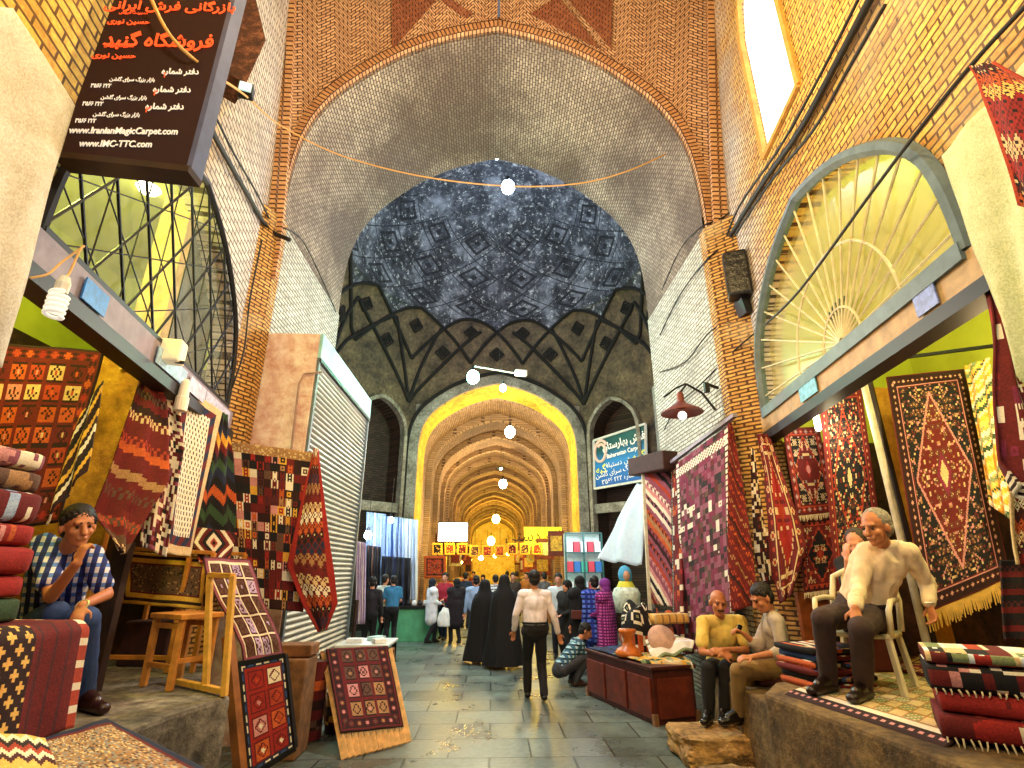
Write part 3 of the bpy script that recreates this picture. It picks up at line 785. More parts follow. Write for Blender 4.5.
def color_faces(me, cols):
    ca = me.color_attributes.new('Col', 'FLOAT_COLOR', 'CORNER'); buf = []
    for p in me.polygons: c = cols[p.index]; buf += [*c, 1.0]*p.loop_total
    ca.data.foreach_set('color', buf)
def rowpt(rows, v):
    n = len(rows)-1; q = min(n-1e-6, max(0, v*n)); k = int(q); t = q-k
    return rows[k][0].lerp(rows[k+1][0], t), rows[k][1].lerp(rows[k+1][1], t)
def cloth(name, rows, pat, nx, ny, label=None, cat=None, group=None, parent=None, wave=(0, 3), thick=.012, mat=None, sm=True, wdir=0):
    rows = [(Vector(a), Vector(b)) for a, b in rows]
    L = [0]
    for (a, b), (c, d) in zip(rows, rows[1:]): L.append(L[-1]+((a+b)/2-(c+d)/2).length)
    tot = L[-1] or 1
    def rp(v):
        q = v*tot; k = max(i for i in range(len(L)-1) if L[i] <= q+1e-9) if q > 0 else 0; t = (q-L[k])/max(1e-9, L[k+1]-L[k]); return rows[k][0].lerp(rows[k+1][0], t), rows[k][1].lerp(rows[k+1][1], t)
    nrm = (rows[0][1]-rows[0][0]).cross(rows[-1][0]-rows[0][0]); nrm = nrm.normalized() if nrm.length > 1e-9 else Vector((0, -1, 0))
    V = []; ph = random.random()*6
    for j in range(ny+1):
        a, b = rp(j/ny)
        for i in range(nx+1):
            u = i/nx; v = j/ny; p = a.lerp(b, u)
            if wave[0]: p = p + nrm*(wave[0]*(math.sin(u*wave[1]*6.283+ph+1.3*math.sin(v*3))*(.35+.65*v if wdir == 0 else 1) + .5*mnoise.noise(Vector((u*3+ph, v*4, 0)))))
            V.append(p)
    Fc = []; C = []
    for j in range(ny):
        for i in range(nx):
            Fc.append((j*(nx+1)+i, j*(nx+1)+i+1, (j+1)*(nx+1)+i+1, (j+1)*(nx+1)+i)); C.append(PALC[pat(i, j, nx, ny)])
    o = mesh_obj(name, V, Fc, mat or M_rug, parent, smooth=sm); color_faces(o.data, C)
    if thick:
        md = o.modifiers.new('thickness', 'SOLIDIFY'); md.thickness = thick; md.offset = 0
    setp(o, label, cat, group); return o
def Q(pts, d):
    """four pixel corners TL TR BR BL with forward depths -> rows"""
    d = d if isinstance(d, (list, tuple)) else [d]*4
    P = [W(x, y, q) for (x, y), q in zip(pts, d)]
    return [(P[0], P[1]), (P[3], P[2])]
def R_(lst):   # list of ((xl,yl,dl),(xr,yr,dr))
    return [(W(*a), W(*b)) for a, b in lst]
def LP(px, py, off=0.0):   # on the left near wall, off metres towards the street
    a, b = Vector((-2.64, 2.65)), Vector((-3.27, 6.28)); n = Vector((b.y-a.y, a.x-b.x)).normalized()
    d = RD(px, py); t = (n.dot(a)+(off if n.x > 0 else -off)*1.0 - n.x*CP.x - n.y*CP.y)/(n.x*d.x+n.y*d.y); return CP+d*t
def LPo(px, py, off=0.06):
    a, b = Vector((-2.64, 2.65)), Vector((-3.27, 6.28)); n = Vector((b.y-a.y, a.x-b.x)).normalized(); n = n if n.x > 0 else -n; d = RD(px, py)
    t = (n.dot(a)+off - n.x*CP.x - n.y*CP.y)/(n.x*d.x+n.y*d.y); return CP+d*t
def fringe(name, a, b, l, mat, parent=None, n=40, r=.006, lean=(0, 0, -1)):
    a, b = Vector(a), Vector(b); mb = MB(); ln = Vector(lean)
    for i in range(n):
        p = a.lerp(b, (i+.5)/n); q = p+ln*l*(.8+.4*random.random())+(b-a).normalized()*random.uniform(-.012, .012)
        mb.tube([p, (p+q)/2+Vector((0, -.004, 0)), q], [r, r*.9, r*.6], 4)
    return mb.build(name, mat, parent)
M_fr = plain('cream_fringe', '#e0b95a', .9, var=.2, scale=20)
M_frw = plain('pale_fringe', '#d8c8a4', .9, var=.2, scale=20)
G_L = 'rugs and kilims hung along the left shop'; G_R = 'rugs and kilims hung along the right shop'

# ---------------- left side
cloth('hanging_rug', Q([(-40, 340), (104, 351), (58, 522), (-80, 545)], 3.95), boxes(1, 'R', 'd', 'hopcR', 6, 7, 6, 'R', 'rho'), 66, 70, 'dark red compartment carpet hung deep inside the left shop behind the seated man', 'carpet', G_L, wave=(.015, 2))
cloth('hanging_kilim', Q([(76, 425), (103, 380), (86, 470), (44, 525)], [3.75, 3.8, 3.7, 3.65]), stripes(2, 'dydwdkyd', 3, False, slope=.8), 22, 34, 'dark kilim corner with slanting gold and white stripes above the seated man', 'kilim', G_L, wave=(.02, 2))
cloth('hanging_kilim', R_([((146, 353, 4.35), (150, 356, 4.4)), ((132, 400, 4.3), (166, 402, 4.5)), ((108, 470, 4.2), (168, 480, 4.5)), ((90, 514, 4.15), (150, 510, 4.4)), ((121, 553, 4.2), (124, 554, 4.25))]),
      stripes(3, 'RRhRmRdcRRhoRRtRm', 3, True, slope=-.15), 40, 72, 'red and rust striped kilim hung by one corner, its point down, beside the ochre panel', 'kilim', G_L, wave=(.02, 2))
cloth('hanging_rug', R_([((148, 362, 4.62), (178, 384, 4.72)), ((150, 440, 4.6), (184, 450, 4.7)), ((140, 545, 4.5), (166, 557, 4.6))]), floral('w', 'RRqPk', .55), 26, 90, 'white and crimson flowered strip rug between the striped kilim and the cream kilim', 'rug', G_L, wave=(.02, 1.5))
cloth('hanging_kilim', Q([(177, 381), (222, 412), (190, 557), (163, 553)], [4.85, 5.5, 5.2, 4.8]), dots('w', 'k', 3, 'n', 'R', 'c', (5, 10)), 42, 96, 'cream kilim with small black ticks inside a navy and red block border', 'kilim', G_L, wave=(.012, 1.5))
cloth('hanging_kilim', R_([((222, 412, 5.75), (228, 416, 5.85)), ((212, 460, 5.7), (232, 452, 5.9)), ((196, 500, 5.6), (236, 500, 5.9)), ((190, 527, 5.6), (238, 540, 5.9))]), zigz('gknyRkgnkok', 6, 5), 30, 64, 'dark green and navy zigzag kilim hung beside the patchwork carpet', 'kilim', G_L, wave=(.03, 2))
cloth('folded_kilim', Q([(189, 526), (237, 533), (229, 560), (199, 562)], [5.5, 5.6, 5.45, 5.4]), bigdiam('hwkRwRd', 4, 'k'), 40, 24, 'scarlet kilim with a nested diamond folded over the rack top', 'kilim', G_L, wave=(.015, 1))
o = cloth('patchwork_carpet', Q([(226, 441), (318, 453), (303, 612), (236, 606)], [6.2, 6.2, 6.1, 6.05]), patch(4, 'RRkdkdrowdyqwtkRRpm', 5, 6, 't'), 60, 90, 'dark red patchwork carpet of small squares hung on the pink kiosk wall', 'carpet', G_L, wave=(.015, 2))
cloth('hanging_runner', R_([((314, 448, 6.15), (318, 449, 6.15)), ((303, 490, 6.1), (323, 490, 6.1)), ((291, 545, 6.0), (329, 540, 6.05)), ((286, 565, 6.0), (334, 575, 6.0)), ((302, 605, 5.95), (337, 603, 6.0)), ((318, 632, 5.95), (326, 630, 6.0))]),
      diamonds(1, 'R', 'cwokntR', 5, 4, 'r'), 28, 90, 'twisted crimson runner with rows of coloured lozenges at the kiosk corner', 'runner rug', G_L, wave=(.03, 1))
cloth('rack_kilim', Q([(121, 551), (214, 557), (208, 610), (122, 603)], [5.55, 5.45, 5.35, 5.45]), speck('m', 'tk', .15, [('y', 2), ('d', 2), ('y', 3), ('R', 1)], 8), 62, 34, 'brown centred kilim with a gold stepped border laid over the wooden rack', 'kilim', G_L, wave=(.02, 2))
cloth('draped_runner', R_([((203, 557, 5.15), (250, 560, 5.35)), ((206, 575, 5.02), (257, 578, 5.22)), ((217, 600, 4.95), (262, 598, 5.15)), ((232, 625, 4.95), (273, 620, 5.15)), ((241, 645, 4.9), (281, 640, 5.1)), ((244, 665, 4.9), (284, 658, 5.1))]),
      boxes(7, 'P', 'q', 'vmm', 4, 5, 3, 'w', 'wvp'), 36, 60, 'plum and white checked runner draped over the end of the rack', 'runner rug', G_L, wave=(.008, 2))
e = empty('rug_display_board', W(268, 760, 5.0), 'tall wooden board carrying an upright red kilim panel beside the left platform', 'display board')
mb = MB(); mb.hexa([W(230, 700, 4.75), W(243, 790, 4.75), W(243, 790, 4.85), W(230, 700, 4.85), W(228, 640, 4.75), W(238, 640, 4.75), W(238, 640, 4.85), W(228, 640, 4.85)])
mb = MB(); mb.bar(W(228, 636, 4.82), W(243, 800, 4.72), .07, .07); mb.build('upright_leg', M_wood, e)
mb = MB(); a, b, c, d = W(238, 664, 4.88), W(285, 655, 5.08), W(295, 748, 5.0), W(248, 778, 4.8)
for p, q in ((a, b), (b, c), (c, d), (d, a)): mb.bar(p, q, .035)
mb.build('dark_frame', M_black, e)
cloth('kilim_panel', [(a, b), (d, c)], boxes(9, 'n', 'R', 'rwhopr', 2, 4, 4, 'r', 'wbw'), 36, 64, parent=e, label=None)
# rug stand on the street floor
e = empty('rug_stand', W(378, 752, 6.5), 'pale wooden slatted stand with a maroon compartment rug leaning in the street', 'rug stand')
TL, TR, BR, BL = W(321, 653, 7.0), W(392, 649, 7.25), W(411, 742, 6.62), W(342, 760, 6.18)
mb = MB(); n = 12
for i in range(n): mb.bar(TL.lerp(TR, (i+.5)/n), BL.lerp(BR, (i+.5)/n), .075, .02, up=(0, -1, .3))
mb.build('slat_board', plain('pale_pine', '#dcae6c', .6, var=.3, scale=12), e, bevel=.004)
mb = MB()
mb.bar(TL.lerp(TR, .5)+Vector((0, .04, -.02)), BL.lerp(BR, .5)+Vector((0, .04, .0)), .05)
for k in (.02, .85): mb.bar(TL.lerp(BL, k)+Vector((0, .04, -.02)), TR.lerp(BR, k)+Vector((0, .04, -.02)), .05)
mb.bar(TL+Vector((0, .03, 0)), Vector((TL.x, TL.y+.55, .0)), .045); mb.bar(TR+Vector((0, .03, 0)), Vector((TR.x, TR.y+.55, .0)), .045)
mb.build('back_prop', M_wood, e)
off = Vector((.0, -.035, .02))
dr = cloth('display_rug', [(TL.lerp(TR, .07)+Vector((0, .12, -.02)), TL.lerp(TR, .94)+Vector((0, .12, -.02))), (TL.lerp(TR, .07)+off+Vector((0, 0, .02)), TL.lerp(TR, .94)+off+Vector((0, 0, .02))), (BL.lerp(TL, .2).lerp(BR.lerp(TR, .2), .05)+off, BL.lerp(TL, .17).lerp(BR.lerp(TR, .14), .94)+off)],
      boxes(11, 'R', 'd', 'tmp', 3, 4, 9, 'R', 'pmt'), 48, 70, parent=e, wave=(.004, 2))
fringe('wool_fringe', BL.lerp(TL, .19).lerp(BR.lerp(TR, .19), .06)+off, BL.lerp(TL, .17).lerp(BR.lerp(TR, .14), .94)+off, .05, M_frw, dr, 26)
# white awning sheet, far left
M_sheet = cloth_mat('canvas_sheet', .8, .1)
cloth('awning_sheet', [(LPo(-60, 0, .2), LPo(12, 8, .2)), (LPo(-60, 50, .2), LPo(44, 54, .22)), (LPo(-60, 90, .2), LPo(76, 105, .24)), (LPo(-50, 170, .2), LPo(55, 172, .24)), (LPo(-50, 270, .2), LPo(27, 285, .22)), (LPo(-50, 360, .2), LPo(1, 368, .2))], solid('S'), 30, 40,
      'off-white canvas sheet hanging at the far left edge beside the dark sign', 'awning', wave=(.02, 1.5), thick=.006, mat=M_sheet)
# ---------------- rolled / folded rugs
def folded(name, c, d, pat, rz=0, nx=26, label=None, group=None, cat='folded rug', parent=None, pw=.35, fr=None, layers=0):
    """folded rug: soft slab of size d (x wide, y deep, z high), centre bottom c"""
    c = Vector(c); M = Matrix.Rotation(rz, 3, 'Z'); n2 = 30; V = []; Fc = []; C = []; ph = random.random()*9
    def prof(t):
        a = 2*math.pi*t; ca, sa = math.cos(a), math.sin(a)
        y = math.copysign(abs(ca)**.45, ca)*d[1]/2; z = math.copysign(abs(sa)**pw, sa)*d[2]/2+d[2]/2
        if layers and abs(ca) > .75: y *= 1-.05*abs(math.sin(z/d[2]*math.pi*layers))
        return y, z
    for i in range(nx+1):
        u = i/nx; sq = 1-.10*max(0, abs(2*u-1)-.9)*10*.6
        for k in range(n2):
            y, z = prof(k/n2); w = .012*mnoise.noise(Vector((u*3+ph, k*.2, 1)))
            V.append(c + M @ Vector(((u-.5)*d[0], y*sq+w, z*(1-.04*(1-sq))+.35*w)))
    for i in range(nx):
        for k in range(n2):
            Fc.append((i*n2+k, (i+1)*n2+k, (i+1)*n2+(k+1) % n2, i*n2+(k+1) % n2)); C.append(PALC[pat(i, k, nx, n2)])
    Fc.append(tuple(range(n2))[::-1]); Fc.append(tuple(nx*n2+k for k in range(n2))); C += [PALC[pat(1, 1, nx, n2)]]*2
    for q in (-1, -2):
        pass
    o = mesh_obj(name, V, Fc, M_rug, parent, smooth=True)
    bm = bmesh.new(); bm.from_mesh(o.data); bmesh.ops.recalc_face_normals(bm, faces=bm.faces); bm.to_mesh(o.data); bm.free()
    color_faces(o.data, C); setp(o, label, cat, group)
    if fr:
        a = c+M @ Vector((-d[0]/2, -d[1]/2*.98, .02)); b = c+M @ Vector((d[0]/2, -d[1]/2*.98, .02)); fringe('wool_fringe', a, b, fr, M_frw, o, 24)
    return o
def band_pat(base, marks): 
    def f(i, j, nx, ny):
        for a, b, c in marks:
            if a <= i/nx < b: return c if H(i, j, 2) < .85 else base
        return base
    return f
gL = 'folded rugs stacked at the far left'
zz = W(20, 626, 3.15).z; bx = W(33, 560, 3.35).x-.30
hs = [(.135, 'g', [(0, 1, 'g')], 'dark green folded rug, bottom of the far left stack'), (.125, 'r', [(.55, .7, 's'), (.75, .8, 'k'), (.3, .4, 'h')], 'bright red folded rug with a grey edge, second from the bottom of the left stack'),
      (.16, 'r', [(0, 1, 'r')], 'plain scarlet folded rug, third from the bottom of the left stack'), (.13, 'r', [(.7, .75, 'p'), (.8, .84, 'o'), (.4, .45, 'h')], 'red folded rug with pink stitching, middle of the left stack'),
      (.19, 'R', [(.42, .58, 'y'), (.72, .8, 'l'), (.86, .9, 'w')], 'crimson folded rug with a yellow patch in the far left stack'), (.125, 'm', [(.2, .5, 'g'), (.7, .9, 't')], 'olive brown folded rug, second from top of the left stack'), (.12, 'P', [(.3, .45, 'w'), (.5, .7, 'p'), (.75, .95, 'w')], 'pink and white rolled rug on top of the far left stack')]
z = zz
for q, (h_, base, mk, lb) in enumerate(hs):
    folded('folded_rug', (bx-.02*(q % 2)+(.01 if q < 3 else -.02*(q-3)), 2.92, z), (.86-.015*q, .6, h_), band_pat(base, mk), rz=1.48, label=lb, group=gL); z += h_*.97
# big draped pile under it
fz, tz = .91, zz
xp = W(74, 680, 3.55).x
def pilepat(i, j, nx, ny):
    v = i/nx
    if v > .93: return 'w' if (j//2) % 3 == 0 else 'h'
    if v > .66: return 'R' if (i % 5) else 'q'
    if v > .40:
        a, b = (i+j) % 6, (i-j) % 6
        return 'a' if a < 3 and b < 3 else 'd'
    return 'r' if H(i//2, j//2, 6) < .65 else ('q' if H(i, j, 2) < .5 else 'w')
cloth('draped_rug_pile', [(Vector((xp-.62, 2.35, tz-.01)), Vector((xp-.62, 3.52, tz-.01))), (Vector((xp-.02, 2.35, tz)), Vector((xp-.02, 3.52, tz-.01))), (Vector((xp+.02, 2.35, tz-.05)), Vector((xp+.02, 3.53, tz-.05))), (Vector((xp+.05, 2.35, fz+.02)), Vector((xp+.05, 3.55, fz+.02)))], pilepat, 64, 60,
      'red rug with a cream diamond band draped over the pile at the left edge', 'rug', wave=(.010, 3), thick=.03)
folded('rug_bale', (xp-.33, 2.93, fz), (1.1, .6, tz-fz-.03), stripes(4, 'RRkRRqk', 1, False), rz=1.5708, nx=30, label='dark striped bale of rugs under the draped red rug at the left edge', cat='bale', pw=.2)
cloth('floor_rug', [(W(40, 742, 3.2), W(106, 721, 3.65)), (W(20, 800, 2.6), W(222, 779, 3.0))], speck('t', 'mcs', .5, [('n', 3), ('R', 2)], 5), 56, 50, 'flat beige speckled rug with navy and maroon border on the left stone ledge', 'rug', wave=(.006, 2), thick=.03)
cloth('floor_rug', [(W(-30, 733, 2.85), W(44, 741, 2.95)), (W(-30, 800, 2.35), W(68, 800, 2.5))], zigz('awdhwqa', 3, 3), 34, 34, 'cream and maroon toothed rug in the lower left corner', 'rug', wave=(.006, 2), thick=.03)

# ---------------- right side
def RPo(px, py, off=0.06):
    a, b = Vector((2.9, 2.6)), Vector((3.4, 6.04)); n = Vector((b.y-a.y, a.x-b.x)).normalized(); d = RD(px, py)
    t = (n.dot(a)-off - n.x*CP.x - n.y*CP.y)/(n.x*d.x+n.y*d.y); return CP+d*t
M_pole = plain('pale_pole', '#cfc7b0', .5)
e = empty('hanging_rug', W(660, 600, 9.1), 'pink and black diagonal striped rug in a pale frame hung from the brown awning box', 'rug', G_R)
cloth('rug_panel', Q([(645, 474), (671, 466), (673, 607), (652, 604)], [9.3, 8.9, 8.9, 9.3]), stripes(5, 'PPpwkwPRtoRdPkPh', 4, True, slope=-.9), 30, 100, parent=e, wave=(.01, 1))
MB().bar(W(643, 474, 9.35), W(650, 610, 9.35), .05).build('pale_post', M_pole, e)
cloth('hanging_rug', Q([(672, 466), (679, 462), (684, 640), (674, 640)], [8.75, 8.5, 8.4, 8.7]), floral('R', 'rwo', .3, 8), 8, 70, 'narrow deep red rug edge between the striped and the checked hanging rugs', 'rug', G_R, wave=(.01, 1))
e = empty('hanging_carpet', WX(705, 640, 3.0), 'large plum carpet of tiny checks with a white border under the grey wall', 'carpet', G_R)
cloth('carpet_panel', [(WX(676, 464, 2.98), WX(729, 425, 2.98)), (WX(683, 655, 2.98), WX(737, 648, 2.9))], (lambda f: lambda i, j, nx, ny: 'w' if (min(i, nx-1-i) in (1, 2, 3) and (j % 3)) or (3 < j < 9 and (i+j) % 3) else f(i, j, nx, ny))(patch(14, 'PPuuqqmmkuRPqwPudPqu', 3)), 56, 110, parent=e, wave=(.01, 2))
MB().bar(WX(672, 462, 2.99), WX(735, 415, 2.99), .06, .05).build('hanging_rail', plain('mauve_rail', '#8d8496', .5), e)
cloth('hanging_kilim', R_([((728, 423, 6.2), (732, 423, 6.2)), ((728, 480, 6.2), (742, 480, 6.2)), ((728, 550, 6.15), (752, 550, 6.1)), ((732, 612, 6.1), (757, 604, 6.0))]), stripes(6, 'RhRRtRRhdRoR', 2, True, slope=-.7), 24, 80, 'rust red kilim with fine diagonal stripes hung on the brick pier', 'kilim', G_R, wave=(.02, 1.5))
cloth('hanging_rug', R_([((751, 434, 6.3), (757, 434, 6.3)), ((752, 500, 6.3), (768, 500, 6.28)), ((756, 560, 6.3), (772, 558, 6.28)), ((764, 585, 6.3), (774, 584, 6.28))]), floral('d', 'wRc', .45, 18), 16, 80, 'dark narrow rug with a cream flecked edge hung beside the brick pier', 'rug', G_R, wave=(.02, 1.5))
cloth('hanging_rug', R_([((757, 434, 6.0), (769, 434, 5.95)), ((764, 470, 5.98), (781, 470, 5.85)), ((768, 520, 5.98), (800, 520, 5.72)), ((770, 560, 5.98), (807, 545, 5.7)), ((780, 604, 5.95), (792, 594, 5.8))]), persian(31, 'R', 'R', 'c', 'R', 'r', 'hcR', 'h', .2), 30, 90, 'bunched brick red rug hung by its corner from the pier hook', 'rug', G_R, wave=(.03, 2))
cloth('small_rug', Q([(782, 428), (819, 427), (836, 512), (797, 516)], [5.9, 5.85, 5.8, 5.85]), persian(41, 'R', 'R', 'h', 'k', 'R', 'pcs', 'r', .15, bw=7), 44, 64, 'small red rug with a dark medallion, upper of the two on the shop wall', 'rug', G_R)
fringe('wool_fringe', W(797, 516, 5.8), W(836, 512, 5.78), .06, M_frw, None, 30).parent = bpy.data.objects['small_rug']
cloth('small_rug', Q([(798, 521), (837, 517), (842, 588), (804, 593)], [5.85, 5.8, 5.8, 5.85]), persian(42, 'R', 'd', 'h', 'R', 'k', 'hcR', 'r', .25, bw=6), 44, 54, 'small dark red rug, lower of the two on the shop wall', 'rug', G_R)
fringe('wool_fringe', W(804, 593, 5.8), W(842, 588, 5.78), .06, M_frw, None, 30).parent = bpy.data.objects['small_rug.001']
cloth('hanging_rug', Q([(819, 392), (861, 388), (886, 566), (836, 592)], [5.5, 5.4, 5.3, 5.4]), persian(51, 'R', 'R', 'h', 'k', 'k', 'cmhR', 'k', .34, bw=9), 66, 150, 'black rug sprinkled with cream flowers hung behind the pole', 'rug', G_R)
e = empty('main_carpet', W(968, 600, 4.7), 'large red and navy medallion carpet with gold fringe hung behind the plastic chair', 'carpet', G_R)
rw = Q([(886, 377), (964, 369), (1011, 577), (926, 614)], [4.95, 4.75, 4.5, 4.75])
cpn = cloth('carpet_panel', rw, persian(61, 'R', 'd', 'p', 'k', 'R', 'cmptR', 'u', .30, bw=13), 100, 200, parent=e, wave=(.008, 1))
fringe('gold_fringe', rw[1][0], rw[1][1], .13, M_fr, cpn, 60, .009)
cloth('hanging_kilim', Q([(964, 366), (990, 358), (1012, 520), (990, 505)], [4.6, 4.4, 4.2, 4.4]), stripes(8, 'ywGagwya', 2, True, slope=.6), 20, 60, 'pale gold tasselled cloth hung right of the large medallion carpet', 'cloth', G_R, wave=(.03, 2))
cloth('draped_rug', R_([((985, 262, 2.55), (992, 275, 2.55)), ((992, 320, 2.5), (1006, 325, 2.5)), ((995, 400, 2.45), (1028, 395, 2.4)), ((994, 462, 2.4), (1060, 480, 2.3)), ((1012, 486, 2.35), (1060, 520, 2.3))]),
      (lambda f: lambda i, j, nx, ny: ('w' if j % 2 else 'd') if j > ny*.93 else f(i, j, nx, ny))(patch(21, 'RRRrRwRRRuRR', 6)), 40, 84, 'crimson rug with white square motifs draped at the right edge', 'rug', G_R, wave=(.03, 1.5))
cloth('hanging_kilim', [(RPo(970, 66, .28), RPo(992, 62, .28)), (RPo(983, 100, .28), RPo(1050, 92, .28)), (RPo(1000, 150, .28), RPo(1060, 150, .28)), (RPo(1018, 205, .28), RPo(1060, 230, .28))], diamonds(3, 'R', 'rcrkoar', 6, 2, 'h'), 36, 50, 'red and cream figured kilim tied high at the upper right edge', 'kilim', G_R, wave=(.02, 1.5))
cloth('awning_sheet', [(RPo(940, 156, .16), RPo(1060, 25, .16)), (RPo(962, 225, .16), RPo(1060, 150, .16)), (RPo(990, 300, .17), RPo(1060, 330, .16)), (RPo(1010, 352, .18), RPo(1060, 440, .18))], solid('L'), 30, 40, 'pale green-white canvas sheet hung at the right edge above the shop', 'awning', wave=(.025, 2), thick=.006, mat=cloth_mat('pale_sheet', .8, .1))
# platform carpet with the border hanging over the ledge
a, b = WZ(790, 693, .89), WZ(952, 745, .89); n_ = Vector(((b-a).y, -(b-a).x, 0)).normalized()
if n_.x > 0: n_ = -n_
a2, b2 = a+n_*.05, b+n_*.05; c3, d3 = WZ(872, 668, .89), WZ(1010, 694, .89)
cloth('platform_carpet', [(c3, d3), (a+Vector((0, 0, .005)), b+Vector((0, 0, .005))), (a2+Vector((0, 0, -.02)), b2+Vector((0, 0, -.02))), (a2-Vector((0, 0, .14)), b2-Vector((0, 0, .14)))],
      lambda i, j, nx, ny: ('d' if j > ny*.86 and (i % 4 > 1 or j > ny*.97 or j % 3) else 'p' if j > ny*.86 else 'w' if j > ny*.80 else ('t' if (i % 7 == 0 or j % 6 == 0) else 'G' if ((i//7+j//6) % 2 and (i+j) % 3) else 'c')), 80, 60,
      'cream trellis carpet on the right platform with a dark border over the ledge', 'carpet', thick=.02)
cloth('platform_rug', [(WZ(925, 652, .9), WZ(1060, 655, .9)), (WZ(888, 668, .9), WZ(1030, 699, .9))], persian(71, 'R', 'd', 'c', 'R', 'r', 'hca', 'h', .4, bw=6), 60, 50, 'red patterned rug lying on the right platform behind the cream carpet', 'rug', thick=.016)
# stack lower right
gR = 'folded rugs stacked in the lower right corner'
cx, cy = 2.95, 3.22
z = .905
for q, (h_, pat, w_, lb, fr) in enumerate([
    (.13, persian(81, 'R', 'R', 'w', 'R', 'r', 'whp', 'w', .1, bw=3), .80, 'crimson folded rug with white fringe, bottom of the lower right stack', .06),
    (.11, solid('r', 'R', .1), .78, 'plain red folded rug in the lower right stack', None),
    (.14, floral('k', 'wRmp', .4, 12), .80, 'black folded rug flecked with white in the lower right stack', .03),
    (.07, patch(33, 'rcwRfGhkR', 4), .82, 'folded rug of cream red and black squares on top of the lower right stack', None)]):
    folded('folded_rug', (cx+.02*(q % 2), cy, z), (w_, .52, h_), pat, rz=-.6, nx=34, label=lb, group=gR, fr=fr, layers=2); z += h_*.98
folded('folded_rug', (3.35, 3.62, .93), (.42, .26, .34), solid('r', 'R', .15), label='plain red rug bundle behind the lower right stack', group=gR)
# stack on the platform between the seated men
gm = 'folded rugs stacked between the seated men'
z = .885; P = WZ(818, 692, .89)
for q in range(6):
    folded('folded_rug', (P.x+.26+.02*math.sin(q*2), P.y+.3, z), (.52, .5, .050), floral('k' if q % 2 else 'R', 'wRotcb', .45, 20+q), rz=.15, nx=24,
           label=['dark red folded rug, lowest of the stack beside the seated man', 'black flecked folded rug, second from bottom of the stack beside the seated man', 'red folded rug with light flecks, third from bottom beside the seated man',
                  'black folded rug, third from top beside the seated man', 'red folded rug, second from top beside the seated man', 'dark folded rug on top of the stack beside the seated man'][q], group=gm); z += .051

cloth('hanging_kilim', Q([(1008, 492), (1060, 480), (1060, 565), (1014, 565)], [3.4, 3.3, 3.3, 3.4]), diamonds(2, 'R', 'ckrwdo', 6, 3, 'c'), 40, 40, 'cream and red figured kilim hung low at the right edge behind the stack', 'kilim', G_R, wave=(.02, 2))
cloth('hanging_rug', Q([(1000, 560), (1060, 560), (1060, 640), (1004, 640)], [3.6, 3.5, 3.5, 3.6]), stripes(12, 'kqRkdR', 3, True), 40, 40, 'dark striped rug hung below the figured kilim at the right edge', 'rug', G_R, wave=(.02, 2))
# ================================================================== FIXTURES AND GOODS
def RP(px, py, off=0.06):
    a, b = Vector((2.9, 2.6)), Vector((3.4, 6.04)); n = Vector((b.y-a.y, a.x-b.x)).normalized(); d = RD(px, py)
    t = (n.dot(a)-off - n.x*CP.x - n.y*CP.y)/(n.x*d.x+n.y*d.y); return CP+d*t
def LPp(px, py, off=0.06):
    a, b = Vector((-2.64, 2.65)), Vector((-3.27, 6.28)); n = Vector((b.y-a.y, a.x-b.x)).normalized(); n = n if n.x > 0 else -n; d = RD(px, py)
    t = (n.dot(a)+off - n.x*CP.x - n.y*CP.y)/(n.x*d.x+n.y*d.y); return CP+d*t
# ---- Persian text shaping
_AR = {'ا': 'ﺍﺎ', 'آ': 'ﺁﺂ', 'ب': 'ﺏﺐﺑﺒ', 'پ': 'ﭖﭗﭘﭙ', 'ت': 'ﺕﺖﺗﺘ', 'ج': 'ﺝﺞﺟﺠ', 'خ': 'ﺥﺦﺧﺨ', 'د': 'ﺩﺪ', 'ر': 'ﺭﺮ', 'ز': 'ﺯﺰ', 'س': 'ﺱﺲﺳﺴ', 'ش': 'ﺵﺶﺷﺸ', 'ص': 'ﺹﺺﺻﺼ', 'ف': 'ﻑﻒﻓﻔ', 'ک': 'ﮎﮏﮐﮑ', 'گ': 'ﮒﮓﮔﮕ',
       'ل': 'ﻝﻞﻟﻠ', 'م': 'ﻡﻢﻣﻤ', 'ن': 'ﻥﻦﻧﻨ', 'و': 'ﻭﻮ', 'ه': 'ﻩﻪﻫﻬ', 'ی': 'ﯼﯽﯾﯿ', 'ع': 'ﻉﻊﻋﻌ', 'ح': 'ﺡﺢﺣﺤ', 'ق': 'ﻕﻖﻗﻘ'}
def shape(t):
    out = []; 
    for k, ch in enumerate(t):
        if ch not in _AR: out.append(ch); continue
        f = _AR[ch]; prev = k > 0 and t[k-1] in _AR and len(_AR[t[k-1]]) == 4; nxt = k+1 < len(t) and t[k+1] in _AR and len(f) == 4
        out.append(f[(1 if prev else 0)+(2 if nxt else 0)] if nxt else f[1 if prev else 0])
    r = ''.join(out[::-1])
    return r
